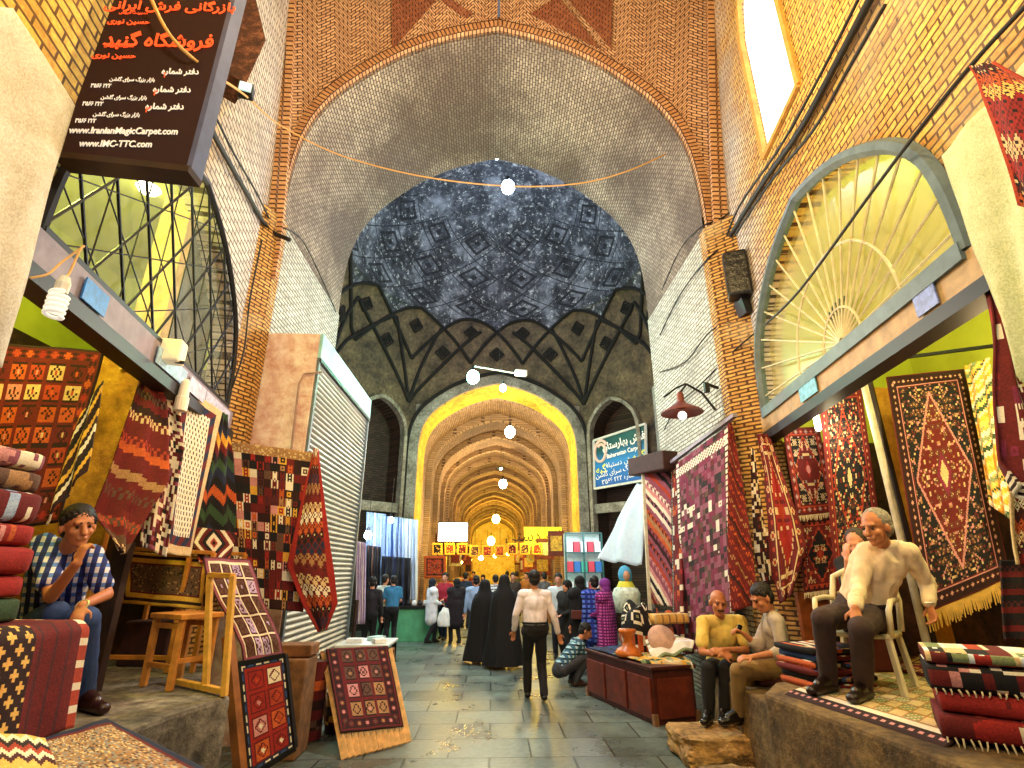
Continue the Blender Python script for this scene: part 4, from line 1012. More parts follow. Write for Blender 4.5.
def text(name, body, o, ex, ez, size, mat, parent, align='CENTER', ar=False, shear=.0, ext=.003, bold=.0, wid=1.0):
    cu = bpy.data.curves.new(name, 'FONT'); cu.body = shape(body) if ar else body; cu.size = size; cu.align_x = align; cu.align_y = 'CENTER'; cu.extrude = ext; cu.offset = bold; cu.shear = shear
    cu.resolution_u = 3
    t = bpy.data.objects.new(name, cu); COL.objects.link(t); ex = Vector(ex).normalized(); ez = Vector(ez); ez = (ez-ex*ez.dot(ex)).normalized(); n = ex.cross(ez)
    m = Matrix((ex*wid, ez, n)).transposed().to_4x4(); m.translation = Vector(o)
    cu.materials.append(mat); bpy.context.view_layer.update(); dg = bpy.context.evaluated_depsgraph_get()
    me = bpy.data.meshes.new_from_object(t.evaluated_get(dg)); me.transform(m); bpy.data.objects.remove(t)
    ob = bpy.data.objects.new(name, me); COL.objects.link(ob); ob.parent = parent
    if parent: ob.matrix_parent_inverse = wm(parent).inverted()
    return ob
# ---- dark shop sign upper left
SY = 2.4
BL_, BR_ = W(57, 153, SY), W(186, 168, SY); h_ = 2.2
e = empty('shop_sign', (BL_+BR_)/2, 'large dark brown shop sign with orange and white lettering hung high at the left', 'sign')
TLs, TRs = BL_+Vector((0, 0, h_)), BR_+Vector((0, 0, h_)); dv = Vector((0, .11, 0))
M_sgn = plain('sign_brown', '#2c0c08', .85, var=.2, scale=2); M_sgs = plain('sign_side_blue', '#4c5676', .5, var=.25, scale=5)
MB().hexa([BL_+dv*.5, BR_+dv*.5, BR_+dv, BL_+dv, TLs+dv*.5, TRs+dv*.5, TRs+dv, TLs+dv]).build('sign_back', M_sgs, e)
mb = MB(); mb.hexa([BL_, BR_, BR_+dv*.6, BL_+dv*.6, TLs, TRs, TRs+dv*.6, TLs+dv*.6]); sfo = mb.build('sign_face', M_sgn, e)
mb = MB(); mb.hexa([BR_+Vector((.001, 0, 0)), BR_+Vector((.03, 0, 0)), BR_+dv+Vector((.03, 0, 0)), BR_+dv, TRs, TRs+Vector((.03, 0, 0)), TRs+dv+Vector((.03, 0, 0)), TRs+dv]); mb.build('sign_side', M_sgs, e)
mb = MB(); a, b = BL_+Vector((0, -.01, -.02)), BR_+Vector((.03, -.01, -.02)); mb.bar(a+dv*.5, b+dv*.5, .13, .04); mb.build('sign_bottom_rail', M_dkwood, e)
M_or = plain('orange_letter', '#ff5a2a', .5, var=0, emit=.5); M_wt = plain('white_letter', '#f0e8d8', .5, var=0, emit=.3)
ex = (BR_-BL_).normalized(); ex = (ex+Vector((0, 0, .13))).normalized(); wS = (BR_-BL_).length
def onS(px, py): p = W(px, py, SY-.01); return p
def st(body, px, py, size, m, ar=True, al='RIGHT', wid=1.0, bold=0): text('lettering', body, onS(px, py), ex, (0, 0, 1), size, m, sfo, al, ar, 0, .002, bold, wid)
st('بازرگانی فرش ایرانی', 236, 8, .105, M_or, bold=.002); st('فروشگاه گنبد', 214, 42, .15, M_or, bold=.003, wid=.85)
st('حسین نوری', 150, 22, .055, M_or, bold=.001); st('مدیریت فروش', 148, 13, .03, M_or); st('حسین نوری', 136, 56, .055, M_or, bold=.001); st('مدیریت فروش', 134, 46, .03, M_or)
for q, (px, py) in enumerate(((199, 72), (191, 90), (184, 107))):
    st('دفتر شماره', px, py, .062, M_wt, bold=.001, wid=.8); st('۱۲۳'[q], px-33, py+3, .06, M_or)
    st('بازار بزرگ سرای گلشن', px-44, py+8, .04, M_wt, wid=.75); st('۲۲۲ ۶۶۵۳', px-88, py+14, .045, M_wt, wid=.7)
st('www.IranianMagicCarpet.com', 124, 131, .066, M_wt, False, 'CENTER', .75, .001); st('www.IMC-TTC.com', 116, 144, .064, M_wt, False, 'CENTER', .75, .001)
# dark speckled cabinet + floodlight behind the sign
P = LPp(240, 40, .2); e = empty('wall_speaker', P, 'dark speckled loudspeaker cabinet mounted on the wall just behind the big sign', 'speaker')
mb = MB(); q = [(222, 70), (246, 84), (266, 40), (254, -10), (225, -10)]
F1 = [W(x, y, 3.9) for x, y in q]; F2 = [v+Vector((-.22, .25, 0)) for v in F1]; n = 5
mb.add(F1+F2, [tuple(range(n))[::-1], tuple(range(n, 2*n))]+[(i, (i+1) % n, n+(i+1) % n, n+i) for i in range(n)]); mb.build('cabinet', rough_stone('speckled_brown', '#140806', '#45241a', '#8a5a44', 9), e, bevel=.01)
P = W(246, 91, 3.75); e = empty('floodlight', P, 'small glass-fronted floodlight under the dark loudspeaker cabinet by the sign', 'floodlight')
MB().box(P, (.13, .1, .12), rz=.3).build('housing', M_black, e, bevel=.01)
MB().box(P+Vector((.02, -.055, -.01)), (.10, .02, .09), rz=.3).build('glass_front', plain('lamp_glass', '#a8d8e0', .1, var=0, emit=.6), e)
MB().bar(P+Vector((-.05, .05, 0)), LPp(233, 100, .0), .025).build('bracket', M_black, e)
# ---- kiosk with roller shutter
e = empty('shutter_kiosk', (-2.8, 8.0, 0), 'tall kiosk with pink plaster front, pale blue top and a grey roller shutter', 'kiosk')
kx0, kx1, ky0, ky1, kz = -3.12, -2.42, 6.66, 9.7, 4.86
MB().box(((kx0+kx1-.04)/2, (ky0+ky1)/2, kz/2-.01), (kx1-kx0-.04, ky1-ky0-.06, kz-.04)).build('body', plain('kiosk_core', '#3b3a36', .8), e)
MB().box(((kx0+kx1)/2, ky0+.0, kz/2), (kx1-kx0, .05, kz)).build('pink_front', rough_stone('pink_plaster', '#b5978a', '#d9bcae', '#e6cdbf', .9), e, bevel=.008)
mb = MB(); mb.tube([W(322, 372, 6.6), W(304, 374, 6.6), W(299, 384, 6.6), W(291, 452, 6.6)], .012, 6); mb.build('conduit', plain('dull_pipe', '#a0837a', .6), e)
MB().box((kx1+.01, (ky0+ky1)/2, kz-.17), (.08, ky1-ky0, .36)).build('blue_fascia', plain('pale_blue_metal', '#93c9cf', .45, .1, var=.25, scale=3), e, bevel=.01)
V = []; Fc = []; nz = 300
for i in range(nz+1):
    z = .05+(kz-.42)*i/nz; dx = .03*abs(math.sin(i*math.pi/5)); V += [(kx1-.02+dx, ky0+.06, z), (kx1-.02+dx, ky1-.06, z)]
for i in range(nz): Fc.append((2*i, 2*i+1, 2*i+3, 2*i+2))
mesh_obj('roller_shutter', V, Fc, plain('shutter_metal', '#9c9c92', .45, .3, var=.2, scale=2), e, smooth=False)
for yy in (ky0+.03, ky1-.03): MB().box((kx1, yy, (kz-.36)/2), (.07, .06, kz-.36)).build('guide_rail', plain('blue_grey_rail', '#5b6a70', .5), e)
MB().box((kx1+.02, (ky0+ky1)/2, kz-.38), (.07, ky1-ky0, .05)).build('lintel_strip', M_black, e)
# ---- black box on the right pier
P = W(737, 276, 6.0); e = empty('pier_loudspeaker', P, 'black wrapped loudspeaker with a brown wooden side fixed high on the right brick pier', 'speaker')
MB().box(P, (.3, .26, .66), rz=-.4).build('cabinet', plain('black_plastic_wrap', '#141416', .3, var=.5, scale=14, bump=.6), e, bevel=.03)
MB().box(P+Vector((.20, .02, .03)), (.15, .25, .62), rz=-.4).build('wooden_side', plain('red_brown_wood', '#4a1d10', .4), e, bevel=.01)
mb = MB(); mb.bar(P+Vector((.05, .1, -.3)), P+Vector((.1, .12, -.52)), .22, .1); mb.build('bracket', M_black, e)
# ---- cables
M_cab = plain('black_cable', '#141210', .6, var=0); M_ycab = plain('tan_cable', '#d8a860', .6, var=0)
def cable(pts, r, mat, label, name='cable', group=None, nsub=6):
    P = [Vector(p) for p in pts]; out = []
    for i in range(len(P)-1):
        p0, p1, p2, p3 = P[max(0, i-1)], P[i], P[i+1], P[min(len(P)-1, i+2)]
        for k in range(nsub):
            t = k/nsub; out.append(.5*((2*p1)+(p2-p0)*t+(2*p0-5*p1+4*p2-p3)*t*t+(3*p1-p0-3*p2+p3)*t**3))
    out.append(P[-1]); o = MB().tube(out, r, 6).build(name, mat, smooth=True); setp(o, label, 'cable', group); return o
cable([W(148, -8, 2.3), W(170, 35, 2.3), W(205, 68, 2.5), W(246, 96, 3.7), W(280, 125, 5.6), W(340, 155, 6.2), W(420, 176, 6.3), (W(505, 186, 6.35)), W(575, 184, 6.3), W(625, 172, 6.3), W(666, 154, 6.6)], .011, M_ycab, 'tan cable looping from the sign across the front of the great arch')
for q, (lb, pts, r) in enumerate([
    ('thickest black cable climbing the right wall past the bright upper window', [RP(880, -20), RP(838, 60), RP(800, 130), RP(765, 180), RP(737, 225), RP(722, 250)], .035),
    ('thin dark cable just left of the thickest one on the right wall', [RP(868, -20, .1), RP(815, 85, .1), RP(778, 150, .1), RP(740, 205, .1), RP(724, 243, .1)], .016),
    ('dark cable sagging slightly right of the thickest one on the right wall', [RP(885, 5, .1), RP(845, 75, .1), RP(812, 132, .1), RP(772, 180, .1), RP(735, 235, .1)], .016),
    ('long black cable crossing the fanlight from upper right to the pier', [RP(1060, -30, .14), RP(980, 55, .14), RP(925, 122, .14), RP(872, 192, .14), RP(800, 290, .14), RP(765, 325, .14)], .013),
    ('black cable drooping from the pier across the grey wall to the arch', [W(765, 325, 5.9), W(735, 350, 6.3), WX(700, 385, 3.08), WX(678, 405, 3.08), WX(664, 430, 3.08)], .011)]):
    cable(pts, r, M_cab, lb)
for q, (lb, pts) in enumerate([('black cable curving down the grey inner wall, nearest the right pier', [W(745, 200, 6.1), W(722, 218, 6.3), WX(700, 228, 3.08), WX(680, 250, 3.08), WX(662, 290, 3.08)]),
    ('black cable curving down the grey inner wall, below the first one', [W(726, 243, 6.3), WX(705, 262, 3.08), WX(680, 295, 3.08), WX(660, 335, 3.08)]),
    ('black cable slanting low across the grey inner wall on the right', [W(745, 320, 6.2), WX(712, 330, 3.08), WX(685, 362, 3.08), WX(660, 372, 3.08)])]):
    cable(pts, .012, M_cab, lb)
for lb, pts, r in [('thick black cable running down the left wall toward the pier', [LPp(200, 108), LPp(222, 150), LPp(246, 192), LPp(268, 228), W(290, 240, 6.3)], .03),
    ('black cable beside the thick one on the left wall', [LPp(208, 100), LPp(232, 150), LPp(256, 192), LPp(272, 225)], .014),
    ('black cable dropping across the grey inner wall above the kiosk', [W(284, 228, 6.3), WX(302, 240, -3.08), WX(320, 275, -3.08), WX(336, 312, -3.08)], .012),
    ('slim black cable hanging along the left brick pier', [W(262, 240, 6.05), W(250, 300, 6.05), W(244, 350, 6.05), W(232, 388, 6.05)], .01)]: cable(pts, r, M_cab, lb)
# ---- lamps
def bulbmat(nm, c, e): return plain(nm, c, .3, var=0, emit=e, ecol=c)
def pendant(P, top, mat, label, r=.10, cap=True, shade=None, name='pendant_lamp'):
    e = empty(name, P, label, 'lamp'); MB().ball(P, (r, r, r*1.15), 16).build('bulb', mat, e, smooth=True)
    MB().lathe([(.03, r*.9), (.045, r*1.1), (.045, r*1.9), (.01, r*2.1)], P, 12).build('socket', M_black, e)
    MB().tube([P+Vector((0, 0, r*2)), Vector(top)], .008, 5).build('cord', M_cab, e)
    if shade: MB().lathe([(.03, r*2.0), (.1, r*1.8), (r*2.8, r*.6), (r*2.9, r*.5), (.1, r*1.7)], P, 20).build('lamp_shade', shade, e)
    return e
B_blue, B_grn, B_wht, B_yel = bulbmat('blue_white_bulb', '#d8ecff', 30), bulbmat('green_bulb', '#8effd8', 22), bulbmat('white_bulb', '#fff4e0', 30), bulbmat('yellow_bulb', '#ffe070', 30)
P = W(508, 187, 11.0); pendant(P, (P.x, P.y+1.5, 14.6), B_blue, 'bright blue-white bulb hanging under the dome', .17)
P = W(497, 155, 12.5); pendant(P, (P.x, P.y+.5, P.z+.7), B_blue, 'bluish bulb glowing right beside the dome skylight', .12)
P = W(473, 377, 14.6); G = pendant(P, (P.x, P.y, P.z+.35), B_grn, 'green glowing bulb on the lamp arm below the dome', .19)
a = P+Vector((0, 0, .35)); b = W(526, 375, 14.6)
e = empty('lamp_arm', (a+b)/2, 'horizontal metal lamp arm below the dome, hung on a thin wire', 'lamp arm')
mb = MB(); mb.tube([a, b], .025, 8); mb.build('rod', plain('pale_metal', '#c9c9b8', .4, .5, var=.1), e); MB().tube([(a+b)/2, Vector(((a+b).x/2, (a+b).y/2, 14.6))], .008, 5).build('wire', M_cab, e)
P = W(503, 388, 14.6); pendant(P, (P.x, P.y, a.z), B_wht, 'white bulb hanging from the middle of the lamp arm', .10)
P = W(521, 373, 14.5); e = empty('spot_lamp', P, 'tilted pale metal floodlight at the right end of the lamp arm', 'lamp')
MB().box(P, (.36, .2, .18), rz=.2).build('housing', M_white, e, bevel=.03); MB().box(P+Vector((0, -.11, -.02)), (.3, .02, .13), rz=.2).build('glass_front', plain('dull_glass', '#e8f0e0', .2, var=0, emit=.8), e)
for (px, py, d, m, lb, r, tz) in [(510, 432, 19.4, B_wht, 'brightest white bulb hanging at the mouth of the long vault', .2, 8.0), (503, 484, 29, B_wht, 'white bulb hanging in the vault behind the brightest one', .22, 8.0),
                                  (496, 519, 44, B_yel, 'yellow bulb deep in the long vault', .32, 7.9), (491, 541, 62, B_yel, 'farthest yellow bulb near the end of the vault', .45, 7.9)]:
    P = W(px, py, d); pendant(P, (P.x, P.y, tz), m, lb, r)
P = W(501, 469, 27); e = pendant(P, (P.x, P.y, 8), B_wht, 'green enamel shade lamp above the second white bulb of the vault', .06, shade=plain('green_enamel', '#1f6a5c', .4, var=.1))
# wall lantern on right inner wall
P = WX(682, 412, 2.62); e = empty('wall_lantern', P, 'rusty bracket lamp with a wide disc shade on the grey inner wall', 'lamp')
MB().lathe([(.02, .30), (.05, .26), (.05, .16), (.08, .12), (.28, .0), (.29, -.02), (.06, .06)], P, 20).build('lamp_shade', plain('rusty_shade', '#7a4034', .5, .3), e)
MB().ball(P+Vector((0, 0, -.05)), .06).build('bulb', bulbmat('dim_bulb', '#fff4e0', 3), e)
mb = MB(); mb.tube([P+Vector((0, 0, .28)), P+Vector((.12, .02, .42)), P+Vector((.34, .05, .30)), P+Vector((.5, .05, .05))], .018, 6); mb.tube([P+Vector((-.25, -.05, .2)), P+Vector((-.05, 0, .35)), P+Vector((.1, 0, .42))], .014, 6); mb.build('bracket', M_black, e)
P = WX(718, 388, 3.0); e = empty('wall_bracket', P, 'small iron bracket with a short arm on the right pier', 'bracket'); MB().bar(P, P+Vector((-.22, -.1, .03)), .03).build('arm', M_black, e); MB().bar(P+Vector((-.2, -.1, .03)), P+Vector((-.2, -.1, -.1)), .06).build('clamp', M_black, e)
# energy saver bulb hanging left
P = W(58, 300, 2.35); e = empty('spiral_bulb', P, 'white spiral energy-saving bulb dangling on wire below the left window', 'light bulb')
q = [P+Vector((.035*math.cos(t), .035*math.sin(t), -.09+t*.0042)) for t in lsp(0, 31, 120)]
MB().tube(q, .011, 6).build('spiral_tube', plain('spiral_glass', '#efe9dc', .3, var=0, emit=.4), e, smooth=True); MB().lathe([(.03, .04), (.032, .09), (.02, .13), (.0, .13)], P, 12).build('socket', M_white, e)
cable([P+Vector((0, 0, .13)), W(70, 272, 2.4), W(80, 250, 2.42), W(84, 246, 2.45)], .006, M_ycab, 'thin twisted wire holding the spiral bulb'); cable([W(30, 278, 2.3), W(48, 274, 2.35), W(62, 262, 2.4), W(84, 246, 2.45)], .006, M_ycab, 'thin pale wire stretched from the canvas sheet to the window bar')
P = LPp(171, 352, .12); e = empty('lantern', P, 'small cream box lantern clamped to the beam under the left window', 'lantern'); MB().box(P, (.2, .16, .2), rz=.2).build('box_shade', plain('cream_box', '#e8d8b0', .6, emit=.25, var=.1), e, bevel=.02); MB().bar(P+Vector((-.14, 0, -.06)), P+Vector((.14, 0, -.1)), .025).build('clamp', M_black, e)
P = LPp(183, 396, .15); e = empty('paper_lantern', P, 'white cylindrical bulb holder hanging under the left beam above the cream kilim', 'lamp'); MB().lathe([(.02, .16), (.04, .13), (.045, .0), (.055, -.02), (.055, -.14), (.0, -.15)], P, 14).build('shade', plain('porcelain', '#f0e0d0', .4, var=.1), e)
# stickers on both beams
for (a_, b_, lb, sd) in [((84, 288), (106, 309), 'blue sticker on the left beam below the lattice', 0), ((158, 352), (186, 378), 'pale blue price board on the left beam beside the lantern', 0), ((190, 382), (205, 396), 'white and blue board on the left beam above the cream kilim', 0), ((206, 396), (229, 418), 'white board at the far end of the left beam', 0)]:
    p0, p1 = LPp(a_[0], a_[1], .09), LPp(b_[0], b_[1], .09); p1.z = p0.z = 3.47; o = MB().bar(p0, p1, .01, .15).build('price_board', plain('board_'+lb[:6], {'blue s': '#2d7fd0', 'pale b': '#9cc4e8', 'white ': '#c6cbe4'}[lb[:6]], .5, var=.3, scale=20)); setp(o, lb, 'board')
for (a_, b_, c, lb) in [((912, 296), (932, 280), '#7a8fd8', 'blue and white sticker on the right beam below the fanlight'), ((800, 396), (816, 383), '#6fb7e0', 'light blue sticker near the far end of the right beam')]:
    p0, p1 = RP(a_[0], a_[1], .09), RP(b_[0], b_[1], .09); p0.z = p1.z = 3.47; o = MB().bar(p0, p1, .01, .15).build('price_board', plain('b_'+lb[:5]+c, c, .5, var=.4, scale=20)); setp(o, lb, 'board')
# fluorescent lamp in the right shop
P = W(815, 412, 5.4); e = empty('shop_lamp', P, 'glaring white lamp tube at the corner of the right shop', 'lamp'); MB().lathe([(.0, -.22), (.03, -.2), (.03, .18), (.0, .2)], P, 12).build('lamp_tube', bulbmat('shop_tube', '#fffbe8', 18), e); MB().bar(P+Vector((0, .05, .2)), P+Vector((.0, .12, .3)), .05).build('socket', M_white, e)
# pole and ochre post beside the main carpet
e = empty('shop_pole', W(893, 560, 5.05), 'pale round pole standing on the right platform left of the medallion carpet', 'pole')
a, b = W(861, 372, 5.08), W(896, 600, 5.0); b = Vector((a.x, a.y, .9)); MB().tube([a+Vector((0, 0, .2)), b], .035, 10).build('pole_shaft', M_pole, e)
MB().tube([a+Vector((.09, .03, .2)), b+Vector((.09, .03, 0))], .03, 8).build('brown_batten', M_dkwood, e)
a, b = W(866, 374, 5.3), W(886, 374, 5.25); mb = MB(); mb.box(((a.x+b.x)/2+.0, 5.3, 2.3), (b.x-a.x+.02, .08, 2.75)); o = mb.build('ochre_post', M_ochre); setp(o, 'broad ochre painted board between the pole and the medallion carpet', 'board')
a = W(800, 592, 5.95); b = W(850, 588, 5.9); o = MB().box(((a.x+b.x)/2, 5.95, (a.z+.88)/2+.0), (b.x-a.x+.1, .06, a.z-.88)).build('wooden_partition', plain('red_wood_panel', '#8e4a1e', .5, var=.3)); setp(o, 'reddish wooden panel below the two small rugs', 'panel')
MB().bar(W(870, 362, 4.9), W(1000, 345, 4.4), .03).build('carpet_rail', M_black); setp(bpy.data.objects['carpet_rail'], 'black rail carrying the large medallion carpet', 'rail')
# ochre partition in the left shop
a, b = W(100, 338, 4.7), W(152, 352, 4.7); o = MB().box(((a.x+b.x)/2-.1, 4.72, 2.3), (b.x-a.x+.2, .06, 2.8)).build('ochre_partition', M_ochre); setp(o, 'ochre painted partition board behind the seated man in the left shop', 'partition')
o = MB().box((W(112, 600, 4.66).x, 4.66, 1.45), (.12, .08, 1.1)).build('dark_post', M_dkwood); setp(o, 'dark brown post at the edge of the ochre partition', 'post')
# ---- wooden rack and frame, stool
M_pine = plain('yellow_pine', '#e0a83e', .55, var=.25, scale=10); M_pine2 = plain('orange_pine', '#c98434', .55, var=.3, scale=10)
def frame_thing(name, label, cat, segs, mat, w=.05):
    e = empty(name, segs[0][1], label, cat)
    for nm, a, b in segs: MB().bar(a, b, w, w*.8).build(nm, mat, e, bevel=.004)
    return e
zb = .905
f1, f2 = W(206, 690, 4.62), W(224, 697, 4.45); f1.z = f2.z = zb; t1, t2 = W(210, 575, 4.66), W(233, 576, 4.5)
l1 = W(178, 678, 4.85); l1.z = zb+.03
frame_thing('pine_frame', 'bright yellow pine frame standing on the edge of the left platform', 'frame', [('upright', f1, t1), ('upright', f2, t2), ('top_rail', t1, t2), ('bottom_rail', l1, Vector((f2.x, f2.y, zb+.03)))], M_pine, .05)  # upright frame of plain pine bars
r = [W(122, 548, 5.5), W(214, 553, 5.4)]; r0 = Vector((r[0].x, r[0].y, zb)); r1 = Vector((r[1].x, r[1].y, zb)); dy = Vector((.1, .45, 0))
frame_thing('rug_rack', 'orange wooden rack holding the brown kilim behind the stool', 'rack', [('upright', r0, r[0]), ('upright', r1, r[1]), ('upright', r0+dy, r[0]+dy), ('upright', r1+dy, r[1]+dy), ('rail', r[0], r[1]), ('rail', r[0]+dy, r[1]+dy), ('rail', r0+Vector((0, 0, .12)), r1+Vector((0, 0, .12))), ('slat', r0.lerp(r1, .75), r[0].lerp(r[1], .75))], M_pine2, .045)
S = [WZ(131, 684, zb), WZ(169, 691, zb)]; ex = (S[1]-S[0]).normalized(); ey = Vector((-ex.y, ex.x, 0)); wS = .36; S1 = S[1]-ex*.0; S0 = S[1]-ex*wS
e = empty('wooden_stool', (S0+S1)/2, 'plain orange wooden stool standing on the left stone platform', 'stool')
top = .50
for p in (S0, S1, S0+ey*.28, S1+ey*.28): MB().bar(p, p+Vector((0, 0, top)), .045).build('leg', M_pine2, e, bevel=.003)
c = (S0+S1)/2+ey*.14+Vector((0, 0, top+.02)); MB().box(c, (wS+.09, .36, .04), rz=math.atan2(ex.y, ex.x)).build('seat', M_pine2, e, bevel=.006)
for a, b in ((S0, S1), (S0+ey*.28, S1+ey*.28)):
    MB().bar(a+Vector((0, 0, .16)), b+Vector((0, 0, .16)), .035).build('stretcher', M_pine2, e); MB().bar(a+Vector((0, 0, .45)), b+Vector((0, 0, .45)), .04).build('apron', M_pine2, e)
MB().bar(S1+Vector((0, 0, .2)), S1+ey*.28+Vector((0, 0, .2)), .035).build('stretcher', M_pine2, e)
# clutter under rack: bales
for i, (px, py, d, s, c, lb) in enumerate([(150, 655, 5.9, (.45, .3, .4), '#3a1a14', 'dark maroon bale of rugs under the wooden rack'), (295, 640, 6.35, (.42, .4, .9), '#7a5430', 'brown wooden crate standing below the patchwork carpet'), (300, 590, 6.4, (.5, .3, .12), '#8a5a30', 'low wooden tray standing on the crate below the patchwork carpet')]):
    P = W(px, py, d); z0 = .905 if i == 0 else 0 if i == 1 else .905
    o = MB().box((P.x, P.y, z0+s[2]/2), s).build('rug_bale' if i == 0 else 'wooden_crate' if i == 1 else 'wooden_tray', plain('clutter_%d' % i, c, .8, var=.5, scale=9), bevel=.02); setp(o, lb, 'bale' if i == 0 else 'crate' if i == 1 else 'tray')
for i, (x, y, h, w, pat, lb) in enumerate([(-2.05, 6.9, .78, .3, stripes(3, 'RmRdRoR', 3), 'rolled brown and red kilim standing behind the street rug stand'), (-1.8, 7.15, .72, .26, stripes(4, 'dRmydR', 3), 'rolled dark kilim standing close behind the street rug stand'), (-2.25, 6.5, .62, .28, patch(5, 'RmdcoR', 3), 'short upright roll of red rug next to the brown crate')]):
    V = []; Fc = []; C = []; n = 18; m = 24
    for j in range(m+1):
        for k in range(n): a = 2*math.pi*k/n; V.append(Vector((x+w/2*math.cos(a), y+w/2*math.sin(a), .005+h*j/m)))
    for j in range(m):
        for k in range(n): Fc.append((j*n+k, j*n+(k+1) % n, (j+1)*n+(k+1) % n, (j+1)*n+k)); C.append(PALC[pat(k, j, n, m)])
    Fc.append(tuple(m*n+k for k in range(n))); C.append(PALC['m']); o = mesh_obj('rolled_rug', V, Fc, M_rug, smooth=False); color_faces(o.data, C); setp(o, lb, 'rolled rug')
# white table behind the stand
e = empty('white_table', (-1.75, 8.6, 0), 'small white topped table behind the street rug stand', 'table'); MB().box((-1.8, 8.5, .78), (.75, .8, .04)).build('tabletop', plain('white_top', '#dfe8e4', .3, var=.1), e, bevel=.01)
for x in (-2.12, -1.46):
    for y in (8.15, 8.85): MB().bar((x, y, 0), (x, y, .77), .04).build('leg', M_black, e)
for i, (x, y) in enumerate(((-1.95, 8.35), (-1.7, 8.6), (-1.6, 8.3))): setp(MB().box((x, y, .83), (.22, .16, .05), rz=i).build('folded_cloth', plain('pale_cloth%d' % i, ['#e8f0f4', '#b8d8dc', '#f0ece0'][i], .8)), ['white folded cloth at the left of the small table', 'pale blue folded cloth at the back of the small table', 'cream folded cloth at the right of the small table'][i], 'cloth', 'folded cloths on the white table')
# ---- stones
def rock(nm, c, s, mat, label, seed, fl=1):
    bm = bmesh.new(); bmesh.ops.create_icosphere(bm, subdivisions=4, radius=1)
    for v in bm.verts:
        p = v.co.copy(); m = max(abs(p.x), abs(p.y), abs(p.z)); q = p/m; q = p.lerp(q, .75 if fl else .4); n = mnoise.noise(p*1.3+Vector((seed, 0, 0)))*.16+mnoise.noise(p*4+Vector((seed, 0, 0)))*.05
        v.co = Vector((q.x*s[0], q.y*s[1], q.z*s[2]))*(1+n)/1.0
        if v.co.z < -s[2]: v.co.z = -s[2]
        if fl and v.co.z > s[2]*.95: v.co.z = s[2]*(.95+.1*n)
    me = bpy.data.meshes.new(nm); bm.to_mesh(me); bm.free(); me.materials.append(mat); o = bpy.data.objects.new(nm, me); COL.objects.link(o); o.location = c; setp(o, label, 'stone'); return o
M_rock = rough_stone('tan_rock', '#4a3418', '#a07a44', '#caa468', 2.5)
rock('stone_block', (2.28, 6.1, .13), (.42, .36, .13), M_rock, 'tan stone step under the feet of the two talking men', 1)
rock('stone_block', (2.12, 3.75, .23), (.5, .32, .24), rough_stone('grey_rock', '#3a342a', '#7d705c', '#a2957c', 2.5), 'squared stone block in front of the right platform at the bottom edge', 5)
rock('stone_block', (1.98, 4.75, .13), (.3, .34, .14), M_platr, 'rounded stone at the foot of the right platform corner', 9)
# ---- red chest
e = empty('wooden_chest', (2.25, 8.1, 0), 'reddish brown panelled wooden chest used as a stall table', 'chest')
a, b, c = WZ(656, 726, 0), WZ(612, 695, 0), WZ(692, 722, 0); ex = (c-a).normalized(); ey = Vector((-ex.y, ex.x, 0)); a2 = a; Wd = .62; Ln = 1.75; Hh = .60
M_red = plain('red_lacquer_wood', '#6c2a16', .45, var=.45, scale=7, bump=.2); M_redd = plain('dark_red_wood', '#4a1a0e', .5, var=.4)
Rz = math.atan2(ex.y, ex.x)
def cb(u, v, z): return a+ex*u+ey*v+Vector((0, 0, z))
MB().box(cb(Wd/2, Ln/2, Hh/2), (Wd, Ln, Hh), rz=Rz).build('body', M_redd, e, bevel=.008)
MB().box(cb(Wd/2, -.012, Hh*.47), (Wd-.12, .03, Hh-.16), rz=Rz).build('end_panel', M_red, e, bevel=.006)
for q in range(3): MB().box(cb(-.012, Ln*(q+.5)/3, Hh*.47), (.03, Ln/3-.06, Hh-.16), rz=Rz).build('side_panel', M_red, e, bevel=.006)
MB().box(cb(Wd/2, Ln/2, Hh+.015), (Wd+.06, Ln+.06, .04), rz=Rz).build('lid', M_redd, e, bevel=.008)
for u, v in ((.0, .0), (Wd, .0), (0, Ln)): MB().box(cb(u, v, .06), (.06, .06, .12), rz=Rz).build('brass_foot', plain('dull_brass', '#b0805a', .4, .6), e)
zt = Hh+.045
cloth('blue_cloth', [(cb(.02, Ln, zt), cb(Wd+.35, Ln, zt)), (cb(.0, .75, zt+.01), cb(Wd+.35, .6, zt+.01))], solid('n', 'b', .25), 20, 24, 'navy blue cloth spread over the back of the red chest', 'cloth', wave=(.01, 3), thick=.012)
cloth('yellow_cloth', [(cb(.0, .95, zt+.022), cb(Wd+.3, .75, zt+.022)), (cb(.03, .28, zt+.02), cb(Wd-.02, -.02, zt+.02)), (cb(.04, .25, zt-.02), cb(Wd-.02, -.05, zt-.05))], patch(17, 'yyGwayGgyc', 3), 34, 30, 'mustard and olive patterned cloth spread over the front of the red chest', 'cloth', wave=(.012, 3), thick=.012)
